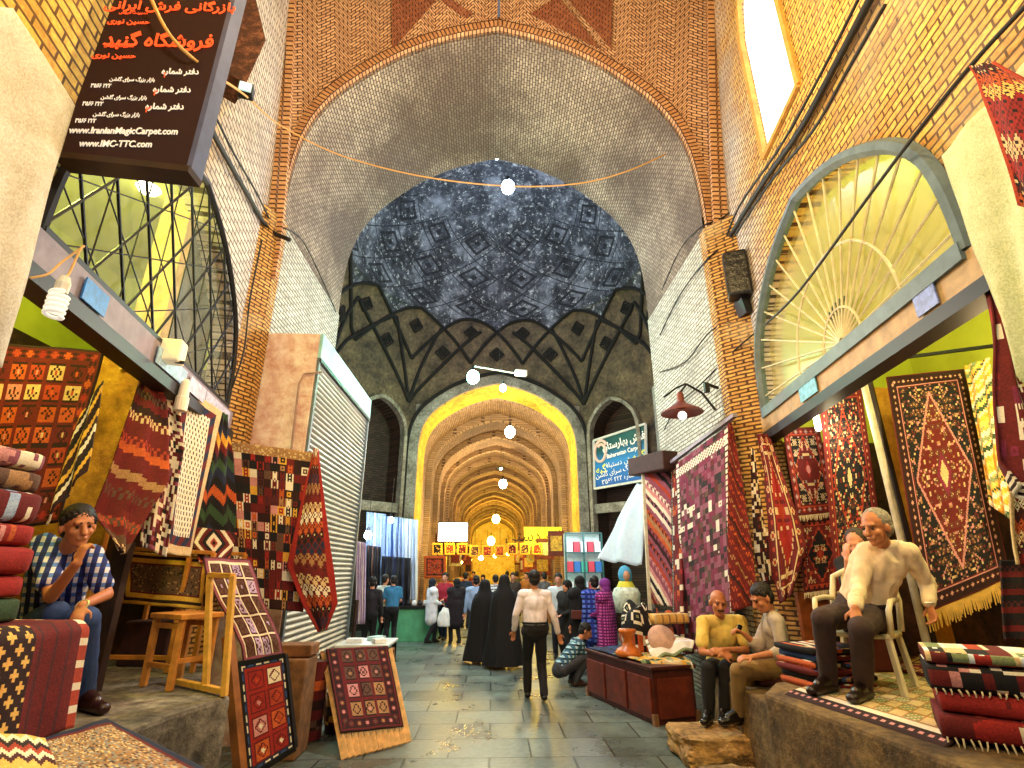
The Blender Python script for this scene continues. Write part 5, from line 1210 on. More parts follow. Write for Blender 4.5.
# heap on the chest
def lump(name, c, s, pat, label, cat, seed, n=40, m=22, rz=0, fl=.3):
    V = []; Fc = []; C = []; M = Matrix.Rotation(rz, 3, 'Z')
    for j in range(m+1):
        th = math.pi/2*j/m
        for k in range(n):
            a = 2*math.pi*k/n; r = math.cos(th)**.55; nn = 1+fl*mnoise.noise(Vector((math.cos(a)*1.6+seed, math.sin(a)*1.6, th*2)))
            p = Vector((math.cos(a)*r*s[0]*nn, math.sin(a)*r*s[1]*nn, math.sin(th)**.9*s[2]*(1+fl*.8*mnoise.noise(Vector((math.cos(a)*r*2.2, math.sin(a)*r*2.2+seed, 2)))))); V.append(Vector(c)+M @ p)
    for j in range(m):
        for k in range(n): Fc.append((j*n+k, j*n+(k+1) % n, (j+1)*n+(k+1) % n, (j+1)*n+k)); C.append(PALC[pat(k, j, n, m)])
    Fc.append(tuple(range(n))[::-1]); C.append(PALC[pat(0, 0, n, m)])
    o = mesh_obj(name, V, Fc, M_rug, smooth=True); color_faces(o.data, C); return setp(o, label, cat)
def evilring(i, j, nx, ny):
    x, y = i % 8-4, j % 7-3; r = math.hypot(x, y); return 'o' if j < 5 and i % 3 else 'w' if 1.6 < r < 2.8 else 'G' if r < 1 else 'k'
zt2 = zt+.012
P = W(636, 610, 8.5); lump('heaped_blanket', (P.x, P.y, zt2), (.26, .30, .62), evilring, 'black blanket with pale rings heaped at the back of the red chest', 'blanket', 3)
P = W(664, 612, 8.7); lump('heaped_blanket', (P.x, P.y+.15, zt2), (.30, .25, .50), patch(44, 'kdRmok', 4), 'dark brown blanket heap behind the folded cream kilim', 'blanket', 8)
P = W(668, 617, 8.35); folded('folded_rug', (P.x, P.y, P.z-.09), (.56, .26, .14), trellis('a', 't', 4, 'c', 1), rz=.2, nx=20, label='cream and tan folded kilim lying on the dark blanket heap', cat='folded rug', layers=2)
P = W(662, 640, 8.0); o = MB().ball((P.x, P.y, zt+.22), (.20, .07, .2), 20, M=Matrix.Rotation(-.5, 3, 'X')).build('round_cushion', plain('pinkish_cloth', '#c8a088', .8, var=.3), smooth=True); setp(o, 'round beige cushion leaning on the heap on the chest', 'cushion')
cloth('white_cloth', [(W(645, 640, 8.1), W(672, 634, 8.2)), (W(650, 652, 7.9), W(695, 640, 7.9)), (W(655, 660, 7.8), W(692, 650, 7.75))], stripes(1, 'wwGwwew', 2, False), 26, 20, 'rumpled white cloth lying on the blue cloth of the chest', 'cloth', wave=(.03, 2), thick=.02)
P = W(628, 644, 8.0); e = empty('wooden_vessel', (P.x, P.y, zt), 'turned orange wooden stand at the left end of the chest', 'stand'); MB().lathe([(.0, 0), (.17, .0), (.19, .04), (.15, .09), (.08, .13), (.06, .2), (.09, .27), (.12, .3), (.12, .34), (.0, .34)], (P.x, P.y, zt2), 22).build('turned_body', plain('turned_orange', '#c0661e', .35, var=.3), e, smooth=True)
P = WZ(600, 690, 0); lump('plastic_sack', (P.x+.1, P.y+.1, 0.0), (.16, .22, .40), floral('e', 'pk', .25), 'white plastic sack on the ground left of the red chest', 'sack', 13)
# mannequin with blue scarf
P = W(625, 575, 9.6); e = empty('mannequin_bust', (P.x, P.y, 1.3), 'mannequin bust in a bright blue headscarf behind the heaped blankets', 'mannequin')
MB().ball(P, (.12, .13, .16), 16).build('scarf', plain('bright_blue_scarf', '#4aa8d8', .7, var=.2), e, smooth=True); MB().ball(P+Vector((0, -.07, -.01)), (.07, .08, .1), 14).build('face', plain('mannequin_skin', '#c49a80', .5, var=0), e, smooth=True)
MB().lathe([(.0, -.62), (.2, -.6), (.24, -.3), (.2, -.22), (.1, -.16), (.09, -.1)], P, 18).build('bust', plain('teal_white_top', '#c8dcd0', .7, var=.4, scale=14), e, smooth=True); MB().lathe([(.2, -.27), (.13, -.14), (.11, -.1)], P, 18).build('collar_scarf', plain('yellow_scarf', '#d0d040', .7), e, smooth=True)
MB().tube([P+Vector((0, 0, -.6)), Vector((P.x, P.y, 0))], .03, 8).build('stand_pole', M_black, e)
# long crate/plank under right men
o = MB().bar((2.5, 5.15, .69), (3.2, 5.2, .69), .12, .05).build('wooden_plank', M_wood, bevel=.004); setp(o, 'brown wooden plank at the end of the stone bench', 'plank')
# ---- white plastic chair
def plastic_chair(loc, rz, label):
    e = empty('plastic_chair', loc, label, 'chair', rz=rz); m = plain('white_plastic', '#e6d8b0', .35, var=.06)
    def T(x, y, z): return Vector(loc)+Matrix.Rotation(rz, 3, 'Z') @ Vector((x, y, z))
    for sx in (-1, 1):
        MB().bar(T(sx*.25, .24, 0), T(sx*.21, .19, .42), .055, .03).build('leg', m, e, bevel=.006); MB().bar(T(sx*.24, -.26, 0), T(sx*.2, -.2, .42), .055, .03).build('leg', m, e, bevel=.006)
        mb = MB(); mb.tube([T(sx*.24, .2, .42), T(sx*.26, .22, .6), T(sx*.27, .15, .66), T(sx*.27, -.1, .67), T(sx*.24, -.24, .66)], .022, 8); mb.build('armrest', m, e, smooth=True)
    V = []; Fc = []
    for j in range(9):
        for i in range(9): x = -.23+.46*i/8; y = -.22+.44*j/8; V.append(T(x, y, .43-.03*math.cos(x*5)*math.cos(y*5)))
    for j in range(8):
        for i in range(8): Fc.append((j*9+i, j*9+i+1, (j+1)*9+i+1, (j+1)*9+i))
    o = mesh_obj('seat', V, Fc, m, e, smooth=True); o.modifiers.new('s', 'SOLIDIFY').thickness = .03
    mb = MB(); bk = [T(-.23, -.22, .42), T(-.25, -.27, .65), T(-.22, -.31, .84), T(-.1, -.33, .9), T(.1, -.33, .9), T(.22, -.31, .84), T(.25, -.27, .65), T(.23, -.22, .42)]; mb.tube(bk, .024, 8); mb.build('back_frame', m, e, smooth=True)
    for k in range(5): x = -.15+.075*k; MB().bar(T(x, -.235, .44), T(x*.95, -.325, .88), .045, .012).build('back_slat', m, e)
    return e
CH = WZ(893, 686, .9); 
# ---- left far stall
e = empty('stall_counter', (-3.1, 14.6, 0), 'market counter with a green painted front at the far left stall', 'counter')
a, b = W(372, 633, 15.2), W(436, 632, 15.2); mb = MB(); cxm = (a.x+b.x)/2; MB().box((cxm, a.y+.5, .40), (b.x-a.x, .9, .80)).build('green_front', plain('green_board', '#4e9a6e', .6, var=.35, scale=3), e, bevel=.01)
MB().box((cxm, a.y+.5, .84), (b.x-a.x+.1, 1.0, .07)).build('counter_top', M_black, e); cyy = a.y
for i in range(7):
    x = cxm+.05+i*.15; o = MB().lathe([(.0, 0), (.06, .0), (.075, .05), (.05, .12), (.03, .13)], (x, a.y+.2, .88), 10).build('striped_jar', plain('white_ceramic' if i % 2 else 'black_ceramic', '#e0e0dc' if i % 2 else '#202024', .3, var=0)); setp(o, 'small jars in a row on the far left stall counter, black and white', 'jar', 'small jars on the stall counter')
M_cl = cloth_mat('thin_cloth', .8, .1)
for i, (x0, x1, y0, y1, d, c, c2, lb) in enumerate([(367, 386, 512, 592, 15.9, 'l', 'f', 'pale blue curtain at the left of the far stall'), (384, 404, 516, 565, 15.8, 'l', 'b', 'light blue pleated curtain in the middle of the far stall'), (402, 418, 518, 602, 15.7, 'f', 'l', 'white-blue curtain at the right of the far stall'), (382, 411, 556, 606, 15.5, 'k', 'n', 'black cloth hanging below the blue curtains'), (356, 366, 541, 624, 11.5, 'v', 'e', 'lilac robe hanging beside the roller shutter'), (367, 381, 545, 600, 15.2, 'k', 'm', 'dark clothes on hangers in the far left stall')]):
    cloth('hanging_cloth' if i != 4 else 'hanging_robe', Q([(x0, y0), (x1, y0+2), (x1-1, y1), (x0-1, y1)], d), stripes(i, c+c2+c+c, 2, False, vert=True), 26, 20, lb, 'curtain' if i < 3 else 'cloth' if i != 4 else 'robe', wave=(.10 if i != 4 else .04, 5), thick=.01, mat=M_cl)
P = W(368, 535, 14.8); e = pendant(P, (P.x, P.y, P.z+1.2), bulbmat('cold_bulb', '#e6f2ff', 40), 'glaring white bulb at the far left stall beside the shutter', .10)
P = W(391, 520, 15.3); e = pendant(P, (P.x, P.y, P.z+1.2), bulbmat('cold_bulb2', '#e6f2ff', 8), 'small white bulb above the curtains of the far left stall', .08)
o = MB().tube([Vector((W(352, 642, 9.9).x, 9.9, 0)), W(357, 600, 9.9)], .035, 8).build('dark_post', M_dkwood); o.location.z -= .0; setp(o, 'short dark post leaning beside the end of the shutter', 'post')
# lintels across the niches, wall pieces below
for nn, s0, nm in ((nR, 0, 'trim_niche_lintel_right'), (nL, 0, 'trim_niche_lintel_left')):
    b_, e_, n__ = nn; mb = MB(); a = b_-e_*.96; c = b_+e_*.96; mb.bar((a.x, a.y, 3.7), (c.x, c.y, 3.7), .12, .3); o = mb.build(nm, M_band); o['kind'] = 'structure'
# blue shop sign in the right niche
b_, e_, n__ = nR
p0, p1, p2, p3 = W(594, 441, 17.55), W(646, 424, 16.0), W(647, 480, 16.0), W(595, 489, 17.55)
e = empty('blue_shop_sign', (p0+p2)/2, 'blue and green shop sign with white Persian lettering in the right niche', 'sign')
cn = (p1-p0).cross(p3-p0).normalized(); cn = cn if cn.y < 0 else -cn
k = NT('sign_blue_green'); uv = k.co('UV'); sp = k.n('ShaderNodeSeparateXYZ', i_Vector=uv); k.base(k.ramp(sp.outputs[1], [(.0, L4('#1a5aa8')), (.45, L4('#2a86c8')), (.75, L4('#14504e'))])); k.b.inputs['Roughness'].default_value = .4; M_bs = k.m
sfb = mesh_obj('sign_face', [p3, p2, p1, p0]+[q-cn*.08 for q in (p3, p2, p1, p0)], [(0, 1, 2, 3), (4, 7, 6, 5), (0, 4, 5, 1), (1, 5, 6, 2), (2, 6, 7, 3), (3, 7, 4, 0)], M_bs, e, uvs=[(0, 0), (1, 0), (1, 1), (0, 1)]*2)
mb = MB()
for q, r_ in ((p0, p1), (p1, p2), (p2, p3), (p3, p0)): mb.bar(q+cn*.03, r_+cn*.03, .07)
mb.build('sign_border', M_white, e)
ex = (p1-p0).normalized()
def bs(u, v): return p3.lerp(p2, u).lerp(p0.lerp(p1, u), v)+cn*.02
text('lettering', 'فرش بهارستان', bs(.58, .80), ex, (0, 0, 1), .34, M_wt, sfb, 'CENTER', True, 0, .004, .008, .84); text('lettering', 'Baharestan Carpet', bs(.58, .60), ex, (0, 0, 1), .21, M_wt, sfb, 'CENTER', False, 0, .004, .003, .84)
text('lettering', 'گلیم', bs(.86, .46), ex, (0, 0, 1), .30, plain('yellow_letter', '#e8e040', .5, var=0, emit=.3), sfb, 'CENTER', True); text('lettering', 'فرش دستباف', bs(.5, .42), ex, (0, 0, 1), .24, M_wt, sfb, 'CENTER', True); text('lettering', 'گبه', bs(.14, .36), ex, (0, 0, 1), .34, _mc['yellow_letter'], sfb, 'CENTER', True)
for v_, t_ in ((.27, 'بازار بزرگ سرای گلشن'), (.12, 'شماره ۲۲۲ ۶۶۵۳')): text('lettering', t_, bs(.5, v_), ex, (0, 0, 1), .22, M_wt, sfb, 'CENTER', True)
c = bs(.14, .72); mb = MB(); q = [c+ex*(.30*math.cos(t)*(1-.05*t))+Vector((0, 0, .42*math.sin(t)*(1-.05*t))) for t in lsp(.5, 8.5, 40)]; mb.tube(q, .05, 6); mb.build('emblem', plain('emblem_pink', '#e0b8a0', .5, var=0, emit=.2), e)
# brown awning box
a, b = W(636, 468, 9.7), W(672, 460, 8.6); o = MB().bar(a, b, .35, .32).build('awning_box', plain('brown_awning', '#3a1a12', .7, var=.4), bevel=.02); setp(o, 'dark brown rolled awning box above the striped hanging rug', 'awning')
# white triangular canopy
cloth('white_canopy', [(W(638, 484, 13.2), W(647, 484, 12.4)), (W(618, 520, 13.4), W(646, 512, 12.4)), (W(600, 560, 13.6), W(644, 566, 12.4))], solid('f'), 20, 24, 'white tent-like cloth hanging under the blue sign', 'canopy', wave=(.06, 2), thick=.01, mat=M_cl)
# shelving with pale boxes
e = empty('display_shelf', W(583, 600, 15.5), 'glass display shelf of pale boxes right of the vault entrance', 'shelf')
a, b = W(565, 533, 15.5), W(601, 533, 15.5); z1 = a.z; mb = MB()
for x in (a.x, (a.x+b.x)/2, b.x): mb.bar((x, 15.5, 0), (x, 15.5, z1), .05)
for z in lsp(.1, z1, 6): mb.bar((a.x, 15.6, z), (b.x, 15.6, z), .3, .03)
mb.build('shelf_frame', plain('teal_frame', '#3a6a64', .5, .2), e)
MB().box(((a.x+b.x)/2, 15.85, z1/2), (b.x-a.x, .04, z1)).build('back_panel', plain('shelf_back', '#c6e0dc', .5, var=.2, emit=.15), e)
zs_ = lsp(.1, z1, 6)
for i in range(5):
    for j in range(5):
        x = a.x+.12+(b.x-a.x-.24)*j/4; c = ['#e8f0f0', '#49b89a', '#d8e8f0', '#d84a5a', '#f4f4ee', '#3a7ac0'][(i*3+j*5+(i*j)) % 6]
        o = MB().box((x, 15.6, zs_[i]+.02+.14), (.17, .2, .28)).build('carton', plain('carton'+c, c, .5, var=.1)); setp(o, ['%s carton on the %s shelf of the display right of the vault entrance' % ({'#e8f0f0': 'white', '#49b89a': 'green', '#d8e8f0': 'pale blue', '#d84a5a': 'red', '#f4f4ee': 'ivory', '#3a7ac0': 'blue'}[c], ['lowest', 'second', 'middle', 'fourth', 'top'][i])][0], 'box', 'cartons on the glass display shelf')
# ---- hall goods
P = W(452, 531, 23); e = empty('lit_screen', P, 'glowing white sign box on the left side of the vault', 'sign'); a, b = W(439, 523, 23), W(467, 541, 23)
MB().box(((a.x+b.x)/2, 23, (a.z+b.z)/2), (b.x-a.x, .12, a.z-b.z)).build('light_panel', plain('lit_white', '#fff8f4', .4, var=0, emit=5), e); MB().box(((a.x+b.x)/2, 23.08, (a.z+b.z)/2), (b.x-a.x+.1, .1, a.z-b.z+.1)).build('case', M_dkwood, e)
P = W(541, 537, 25); e = empty('yellow_sign', P, 'yellow lit shop sign on the right side of the vault', 'sign'); a, b = W(524, 527, 25), W(562, 546, 25)
MB().box(((a.x+b.x)/2, 25, (a.z+b.z)/2), (b.x-a.x, .12, a.z-b.z)).build('sign_panel', plain('lit_yellow', '#f0d820', .4, var=.15, emit=1.2), e); text('lettering', 'صنایع دستی', ((a.x+b.x)/2, 24.92, (a.z+b.z)/2), (1, 0, 0), (0, 0, 1), .7, M_dkwood, e, 'CENTER', True)
cols = ['k', 'h', 'R', 'm', 'h', 'o', 'R', 'm', 'h']
for i in range(9):
    px = 432+i*12.5; py = 543+(2 if i in (3, 4, 5) else 0); 
    e = empty('framed_print', W(px+5.5, py+6, 21.5), ['leftmost', 'second', 'third', 'fourth', 'fifth', 'sixth', 'seventh', 'eighth', 'rightmost'][i]+' framed print in the row strung across the vault entrance', 'picture', 'framed prints strung across the vault')
    cloth('print_face', Q([(px, py), (px+10.5, py), (px+10.5, py+12), (px, py+12)], 21.5), speck(cols[i], 'adk', .35, [('y', 2)], 2, 30+i*7), 12, 13, parent=e, thick=.02)
    p = W(px+5.5, py, 21.5); MB().tube([p, Vector((p.x, p.y, p.z+.6))], .008, 4).build('hanging_wire', M_cab, e)
e = empty('framed_print', W(434, 566, 20.6), 'large copper framed print standing left of the vault entrance', 'picture'); cloth('print_face', Q([(424, 556), (446, 556), (446, 578), (424, 578)], 20.6), speck('h', 'oRm', .5, [('o', 2), ('d', 1)], 3), 18, 18, parent=e, thick=.03)
p = W(425, 578, 20.6); q = W(445, 578, 20.6); mb = MB(); mb.bar((p.x, 20.65, 0), (p.x, 20.65, p.z), .06); mb.bar((q.x, 20.65, 0), (q.x, 20.65, q.z), .06); mb.bar((p.x, 20.65, p.z), (q.x, 20.65, q.z), .06); mb.build('stand', M_pine2, e)
# hanging goods along both sides of the vault
random.seed(3)
for i in range(26):
    sd = -1 if i % 2 else 1; y = 20.3+i*1.15; x = (.15+sd*(2.3-.25*random.random())); z = 1.9+1.5*random.random(); w_ = .5+.3*random.random(); h_ = .6+.5*random.random()
    c = ['#c8882a', '#e0b030', '#8a3a1a', '#d8701e', '#f0d860', '#6a2a18', '#b0481e', '#e8c880'][int(random.random()*8)]
    e = empty('hanging_goods', (x, y, z), '%s goods panel hanging on the %s side of the long vault' % ({'#c8882a': 'ochre', '#e0b030': 'yellow', '#8a3a1a': 'brown', '#d8701e': 'orange', '#f0d860': 'pale yellow', '#6a2a18': 'dark brown', '#b0481e': 'rust', '#e8c880': 'cream'}[c], 'left' if sd < 0 else 'right'), 'hanging goods', 'goods hanging along the long vault')
    MB().box((x, y, z), (w_, .08, h_)).build('panel', plain('goods'+c, c, .6, var=.6, scale=7), e, bevel=.01); MB().box((x, y-.05, z), (w_*.7, .03, h_*.6)).build('inset', plain('inset%d' % (i % 4), ['#e8b040', '#7a2a18', '#f0e0a0', '#3a2414'][i % 4], .6, var=.6, scale=14), e); MB().tube([(x, y, z+h_/2), (x, y, z+h_/2+.5)], .01, 4).build('hanging_wire', M_cab, e)
for i in range(16):
    sd = -1 if i % 2 else 1; y = 20.6+i*1.6; x = .15+sd*(2.25); c = ['#8a5526', '#c88a3a', '#5a2a16', '#d8a040'][i % 4]
    e = empty('market_stall', (x, y, 0), '%s wooden stall at the foot of the %s wall of the vault' % (['brown', 'tan', 'dark', 'golden'][i % 4], 'left' if sd < 0 else 'right'), 'stall', 'wooden stalls lining the long vault')
    MB().box((x, y, .45), (.7, 1.1, .9)).build('base', plain('stall'+c, c, .6, var=.5), e, bevel=.02); MB().box((x-sd*.05, y, .93), (.85, 1.2, .06)).build('counter_top', M_dkwood, e)
    for k in range(4): MB().box((x-sd*.1+.05*k*sd, y-.4+.26*k, 1.08+.03*k), (.3, .2, .22+.08*(k % 2))).build('goods_box', plain('gb%d' % ((i+k) % 5), ['#e0b840', '#a83a20', '#e8e0b0', '#4a6a50', '#d07828'][(i+k) % 5], .6, var=.3), e)

random.seed(11)
for i in range(0, 18, 2):
    px = [448, 455, 461, 466, 470, 476, 481, 486, 495, 502, 508, 514, 521, 527, 534, 541, 547, 553][i]; py = 548+(i*7) % 16; d = 24+((i*37) % 30); P = W(px, py, d); r = .05+.06*((i*13) % 5)/5+d*.0016
    e = empty('shop_bulb', P, 'small warm shop bulb glowing among the stalls deep in the vault', 'light bulb', 'small warm bulbs of the vault shops'); MB().ball(P, r, 10).build('bulb', [B_yel, B_wht][i % 3 == 0], e, smooth=True); MB().tube([P+Vector((0, 0, r)), P+Vector((0, 0, 1.2))], .012, 4).build('cord', M_cab, e)

P = LPp(150, 184, -.7); e = empty('room_lamp', P, 'bright round lamp inside the lime room behind the lattice window', 'lamp'); MB().ball(P, .13, 14).build('bulb', bulbmat('warm_room_bulb', '#fffce0', 14), e, smooth=True); MB().tube([P, Vector((P.x, P.y, 5.58))], .01, 5).build('cord', M_cab, e)
# ================================================================== PEOPLE
def plaid(name, base, c1, c2, sc=16, c3=None):
    k = NT(name); o = k.co(); sp = k.n('ShaderNodeSeparateXYZ', i_Vector=o); h = k.math('ADD', sp.outputs[0], k.math('MULTIPLY', sp.outputs[1], .6))
    a = k.math('LESS_THAN', k.math('FRACT', k.math('MULTIPLY', h, sc)), .42); b = k.math('LESS_THAN', k.math('FRACT', k.math('MULTIPLY', sp.outputs[2], sc)), .42)
    c = k.mix(a, L4(base), L4(c1)); c = k.mix(k.math('MULTIPLY', b, .6), c, L4(c2)); 
    c = k.mix(k.math('MULTIPLY', a, b), c, L4(c3 or c2)); k.base(c); k.b.inputs['Roughness'].default_value = .85; return k.m
def capsule(mb, p, q, r1, r2, side=None, sx=1.0, sy=1.0, n=14):
    p, q = Vector(p), Vector(q); d = q-p; L = d.length
    if L < 1e-6: d = Vector((0, 0, 1)); L = 1e-6
    d = d.normalized(); s = Vector(side) if side else (Vector((1, 0, 0)) if abs(d.x) < .8 else Vector((0, 1, 0)))
    s = (s-d*s.dot(d)).normalized(); t = d.cross(s); V = []; prof = []
    for a in lsp(-90, 0, 5): prof.append((r1*math.sin(math.radians(a)), r1*math.cos(math.radians(a))))
    for a in lsp(0, 90, 5): prof.append((L+r2*math.sin(math.radians(a)), r2*math.cos(math.radians(a))))
    for z, r in prof:
        r = max(r, 1e-4)
        for k in range(n): a = 2*math.pi*k/n; V.append(p+d*z+s*(r*math.cos(a)*sx)+t*(r*math.sin(a)*sy))
    m = len(prof); Fc = [(i*n+k, i*n+(k+1) % n, (i+1)*n+(k+1) % n, (i+1)*n+k) for i in range(m-1) for k in range(n)]+[tuple(range(n))[::-1], tuple((m-1)*n+k for k in range(n))]
    mb.add(V, Fc)
def fuse(mb, name, mat, parent, vox, it=3, wr=0, ws=9.0, stretch=(1, 1, .35)):
    o = mesh_obj(name, mb.v, mb.f, mat, None); bm = bmesh.new(); bm.from_mesh(o.data); bmesh.ops.recalc_face_normals(bm, faces=bm.faces); bm.to_mesh(o.data); bm.free()
    m = o.modifiers.new('r', 'REMESH'); m.mode = 'VOXEL'; m.voxel_size = vox; m = o.modifiers.new('s', 'SMOOTH'); m.iterations = it; m.factor = .5
    bpy.context.view_layer.update(); me = bpy.data.meshes.new_from_object(o.evaluated_get(bpy.context.evaluated_depsgraph_get()))
    if wr:
        for v, nn in zip(me.vertices, [x.normal.copy() for x in me.vertices]):
            c = v.co; q = Vector((c.x*stretch[0], c.y*stretch[1], c.z*stretch[2]))*ws
            w = mnoise.noise(q)+.5*mnoise.noise(q*2.1+Vector((5, 5, 5))); w = 1-2*abs(w)
            v.co = c+nn*(wr*w)
    me.polygons.foreach_set('use_smooth', [True]*len(me.polygons)); old = o.data; o.modifiers.clear(); o.data = me; me.name = name; bpy.data.meshes.remove(old)
    if not me.materials: me.materials.append(mat)
    if parent: o.parent = parent; o.matrix_parent_inverse = wm(parent).inverted()
    return o
SKIN = {k: rough_stone('skin_'+k, *v, 3) if False else plain('skin_'+k, v, .5, var=.08, scale=10) for k, v in dict(a='#c07a50', b='#d09070', c='#c07a50').items()}
def mk(c, var=.18): return plain('fabric_'+c.strip('#'), c, .85, var=var, scale=9)
def ik(a, b, hint, l1, l2):
    a, b = Vector(a), Vector(b); d = b-a; L = min(d.length, (l1+l2)*.995); d.normalize(); x = (l1*l1-l2*l2+L*L)/(2*L); h = math.sqrt(max(0, l1*l1-x*x)); hv = Vector(hint); hv = (hv-d*hv.dot(d)).normalized(); return a+d*x+hv*h
def head_prims(mb, c, M, s=1.0, detail=True):
    def T(x, y, z): return Vector(c)+M @ (Vector((x, y, z))*s)
    def el(p, r): mb.ball(T(*p), tuple(q*s for q in r), 16, M=M)
    el((0, -.012, .035), (.074, .094, .084)); el((0, .022, -.03), (.058, .068, .084)); el((0, .045, -.078), (.04, .042, .03))
    el((0, .072, -.092), (.02, .018, .018))
    for sx in (-1, 1): el((sx*.077, -.005, -.008), (.012, .02, .032)); el((sx*.034, .06, -.022), (.025, .024, .024))
    capsule(mb, T(-.034, .080, .030), T(.034, .080, .030), .013*s, .013*s); capsule(mb, T(0, .085, .02), T(0, .112, -.026), .010*s, .017*s)
    capsule(mb, T(-.018, .088, -.056), T(.018, .088, -.056), .009*s, .009*s)
def hand_prims(mb, w, d, n, s=1.0, curl=.5, side=1):
    """w wrist, d direction of the hand, n palm normal, side +1 thumb on the +x side of d x n"""
    d = Vector(d).normalized(); n = Vector(n); n = (n-d*n.dot(d)).normalized(); x = d.cross(n)*side; w = Vector(w)
    capsule(mb, w, w+d*.075*s, .026*s, .034*s, side=x, sx=1.15, sy=.5)
    ax = x
    for k, (o_, L) in enumerate(((.030, .072), (.010, .08), (-.010, .074), (-.029, .058))):
        b = w+d*.085*s+x*o_*s; e1 = d*math.cos(curl*.7)+n*math.sin(curl*.7); e2 = d*math.cos(curl*1.9)+n*math.sin(curl*1.9)
        m = b+e1*L*.52*s; capsule(mb, b-d*.01, m, .0095*s, .009*s, n=8); capsule(mb, m, m+e2*L*.48*s, .009*s, .0075*s, n=8)
    b = w+d*.03*s+x*.03*s; m = b+(d*.6+x*.75+n*.2)*.035*s; capsule(mb, b, m, .012*s, .0105*s, n=8); capsule(mb, m, m+(d*.85+x*.2+n*.4)*.033*s, .0105*s, .0085*s, n=8)
def person(label, J, skin='a', shirt=None, sleeve='long', trousers=None, shoes='#15110f', hair='#120d0a', hairstyle='short', vox=.012, s=1.0, belt=None, hands=None, group=None, moustache=None, extra=None, shirtmat=None, troumat=None, look=None, tilt=0, loose=.0, eyes=False, cat='person', hem=0.0, name='person', hs=1.1):
    """J world joints: head neck shl shr ell elr wrl wrr pel hl hr knl knr anl anr tol tor"""
    J = {k: Vector(v) for k, v in J.items()}; 
    up0 = Vector((0, 0, 1)); want = .165*s*hs
    exc = (J['head']-J['neck']); ex_ = exc.normalized()*max(0, exc.length-want)
    for k_ in ('neck', 'shl', 'shr'): J[k_] = J[k_]+ex_
    base = (J['anl']+J['anr'])/2; base.z = min(J['anl'].z, J['anr'].z)-.08*s
    e = empty(name, base, label, cat, group)
    sk = SKIN[skin]; side = (J['shr']-J['shl']).normalized(); up = (J['neck']-J['pel']).normalized(); fw = up.cross(side).normalized()*(1); 
    # forward: side is towards the person's right (x+), up z -> forward = up x side
    fw = up.cross(side).normalized()
    lk = Vector(look).normalized() if look else Vector((fw.x, fw.y, -.1)).normalized()
    hx = lk.cross(Vector((0, 0, 1))).normalized(); hz = hx.cross(lk).normalized(); HM = Matrix((hx, lk, hz)).transposed()
    if tilt: HM = Matrix.Rotation(tilt, 3, lk) @ HM
    chest = J['pel'].lerp(J['neck'], .62)+fw*.01; waist = J['pel'].lerp(J['neck'], .28)
    TM = Matrix((side, fw, up)).transposed()
    def torso(mb, g, low=True):
        tl = (J['neck']-J['pel']).length
        mb.ball(chest, ((.158+g)*s, (.108+g)*s, tl*.36), 20, M=TM); mb.ball(waist, ((.142+g)*s, (.105+g)*s, tl*.34), 20, M=TM)
        for a in ('shl', 'shr'): capsule(mb, J['neck']-up*.05*s, J[a], (.055+g)*s, (.052+g)*s)
        capsule(mb, chest+up*.06*s-side*.08*s, chest+up*.06*s+side*.08*s, (.09+g)*s, (.09+g)*s, side=up, sx=1.1, sy=.95)
    def hips(mb, g):
        mb.ball(J['pel'], ((.155+g)*s, (.115+g)*s, .115*s), 20, M=TM)
        for h in ('hl', 'hr'): capsule(mb, J['pel'].lerp(J[h], .6), J[h], (.10+g)*s, (.085+g)*s)
    mb = MB(); head_prims(mb, J['head'], HM, s*hs); capsule(mb, J['neck']-up*.03*s, J['head']-hz*.05*s-lk*.015*s, .056*s, .05*s)
    torso(mb, -.004); hips(mb, -.004)
    for a, el_, wr in (('shl', 'ell', 'wrl'), ('shr', 'elr', 'wrr')): capsule(mb, J[a], J[el_], .048*s, .038*s); capsule(mb, J[el_], J[wr], .038*s, .026*s)
    for a, kn, an, to in (('hl', 'knl', 'anl', 'tol'), ('hr', 'knr', 'anr', 'tor')): capsule(mb, J[a], J[kn], .078*s, .052*s); capsule(mb, J[kn], J[an], .05*s, .034*s); capsule(mb, J[an]-Vector((0, 0, .03*s)), J[to], .034*s, .03*s)
    hd = hands or {}
    for wr, el_, sd, key in (('wrl', 'ell', -1, 'l'), ('wrr', 'elr', 1, 'r')):
        d = (J[wr]-J[el_]).normalized(); h = hd.get(key, {}); n = h.get('n', -fw if abs(d.dot(fw)) < .7 else -up)
        hand_prims(mb, J[wr], h.get('d', d), n, s, h.get('curl', .45), h.get('side', -sd))
    fuse(mb, 'body', sk, e, vox, 3)
    # hair
    def T(x, y, z): return J['head']+HM @ (Vector((x, y, z))*s)
    s0 = s; s = s*hs
    if hairstyle:
        mb = MB()
        if hairstyle == 'short': mb.ball(T(0, -.024, .052), (.079*s, .096*s, .079*s), 20, M=HM); mb.ball(T(0, -.048, .0), (.074*s, .062*s, .078*s), 16, M=HM); [capsule(mb, T(sx*.074, .004, .045), T(sx*.076, .0, .0), .012*s, .006*s, n=8) for sx in (-1, 1)]
        elif hairstyle == 'ring': mb.ball(T(0, -.045, .012), (.084*s, .075*s, .062*s), 20, M=HM)
        elif hairstyle == 'thin': mb.ball(T(0, -.032, .045), (.083*s, .088*s, .084*s), 20, M=HM); mb.ball(T(0, -.045, .0), (.08*s, .065*s, .075*s), 16, M=HM)
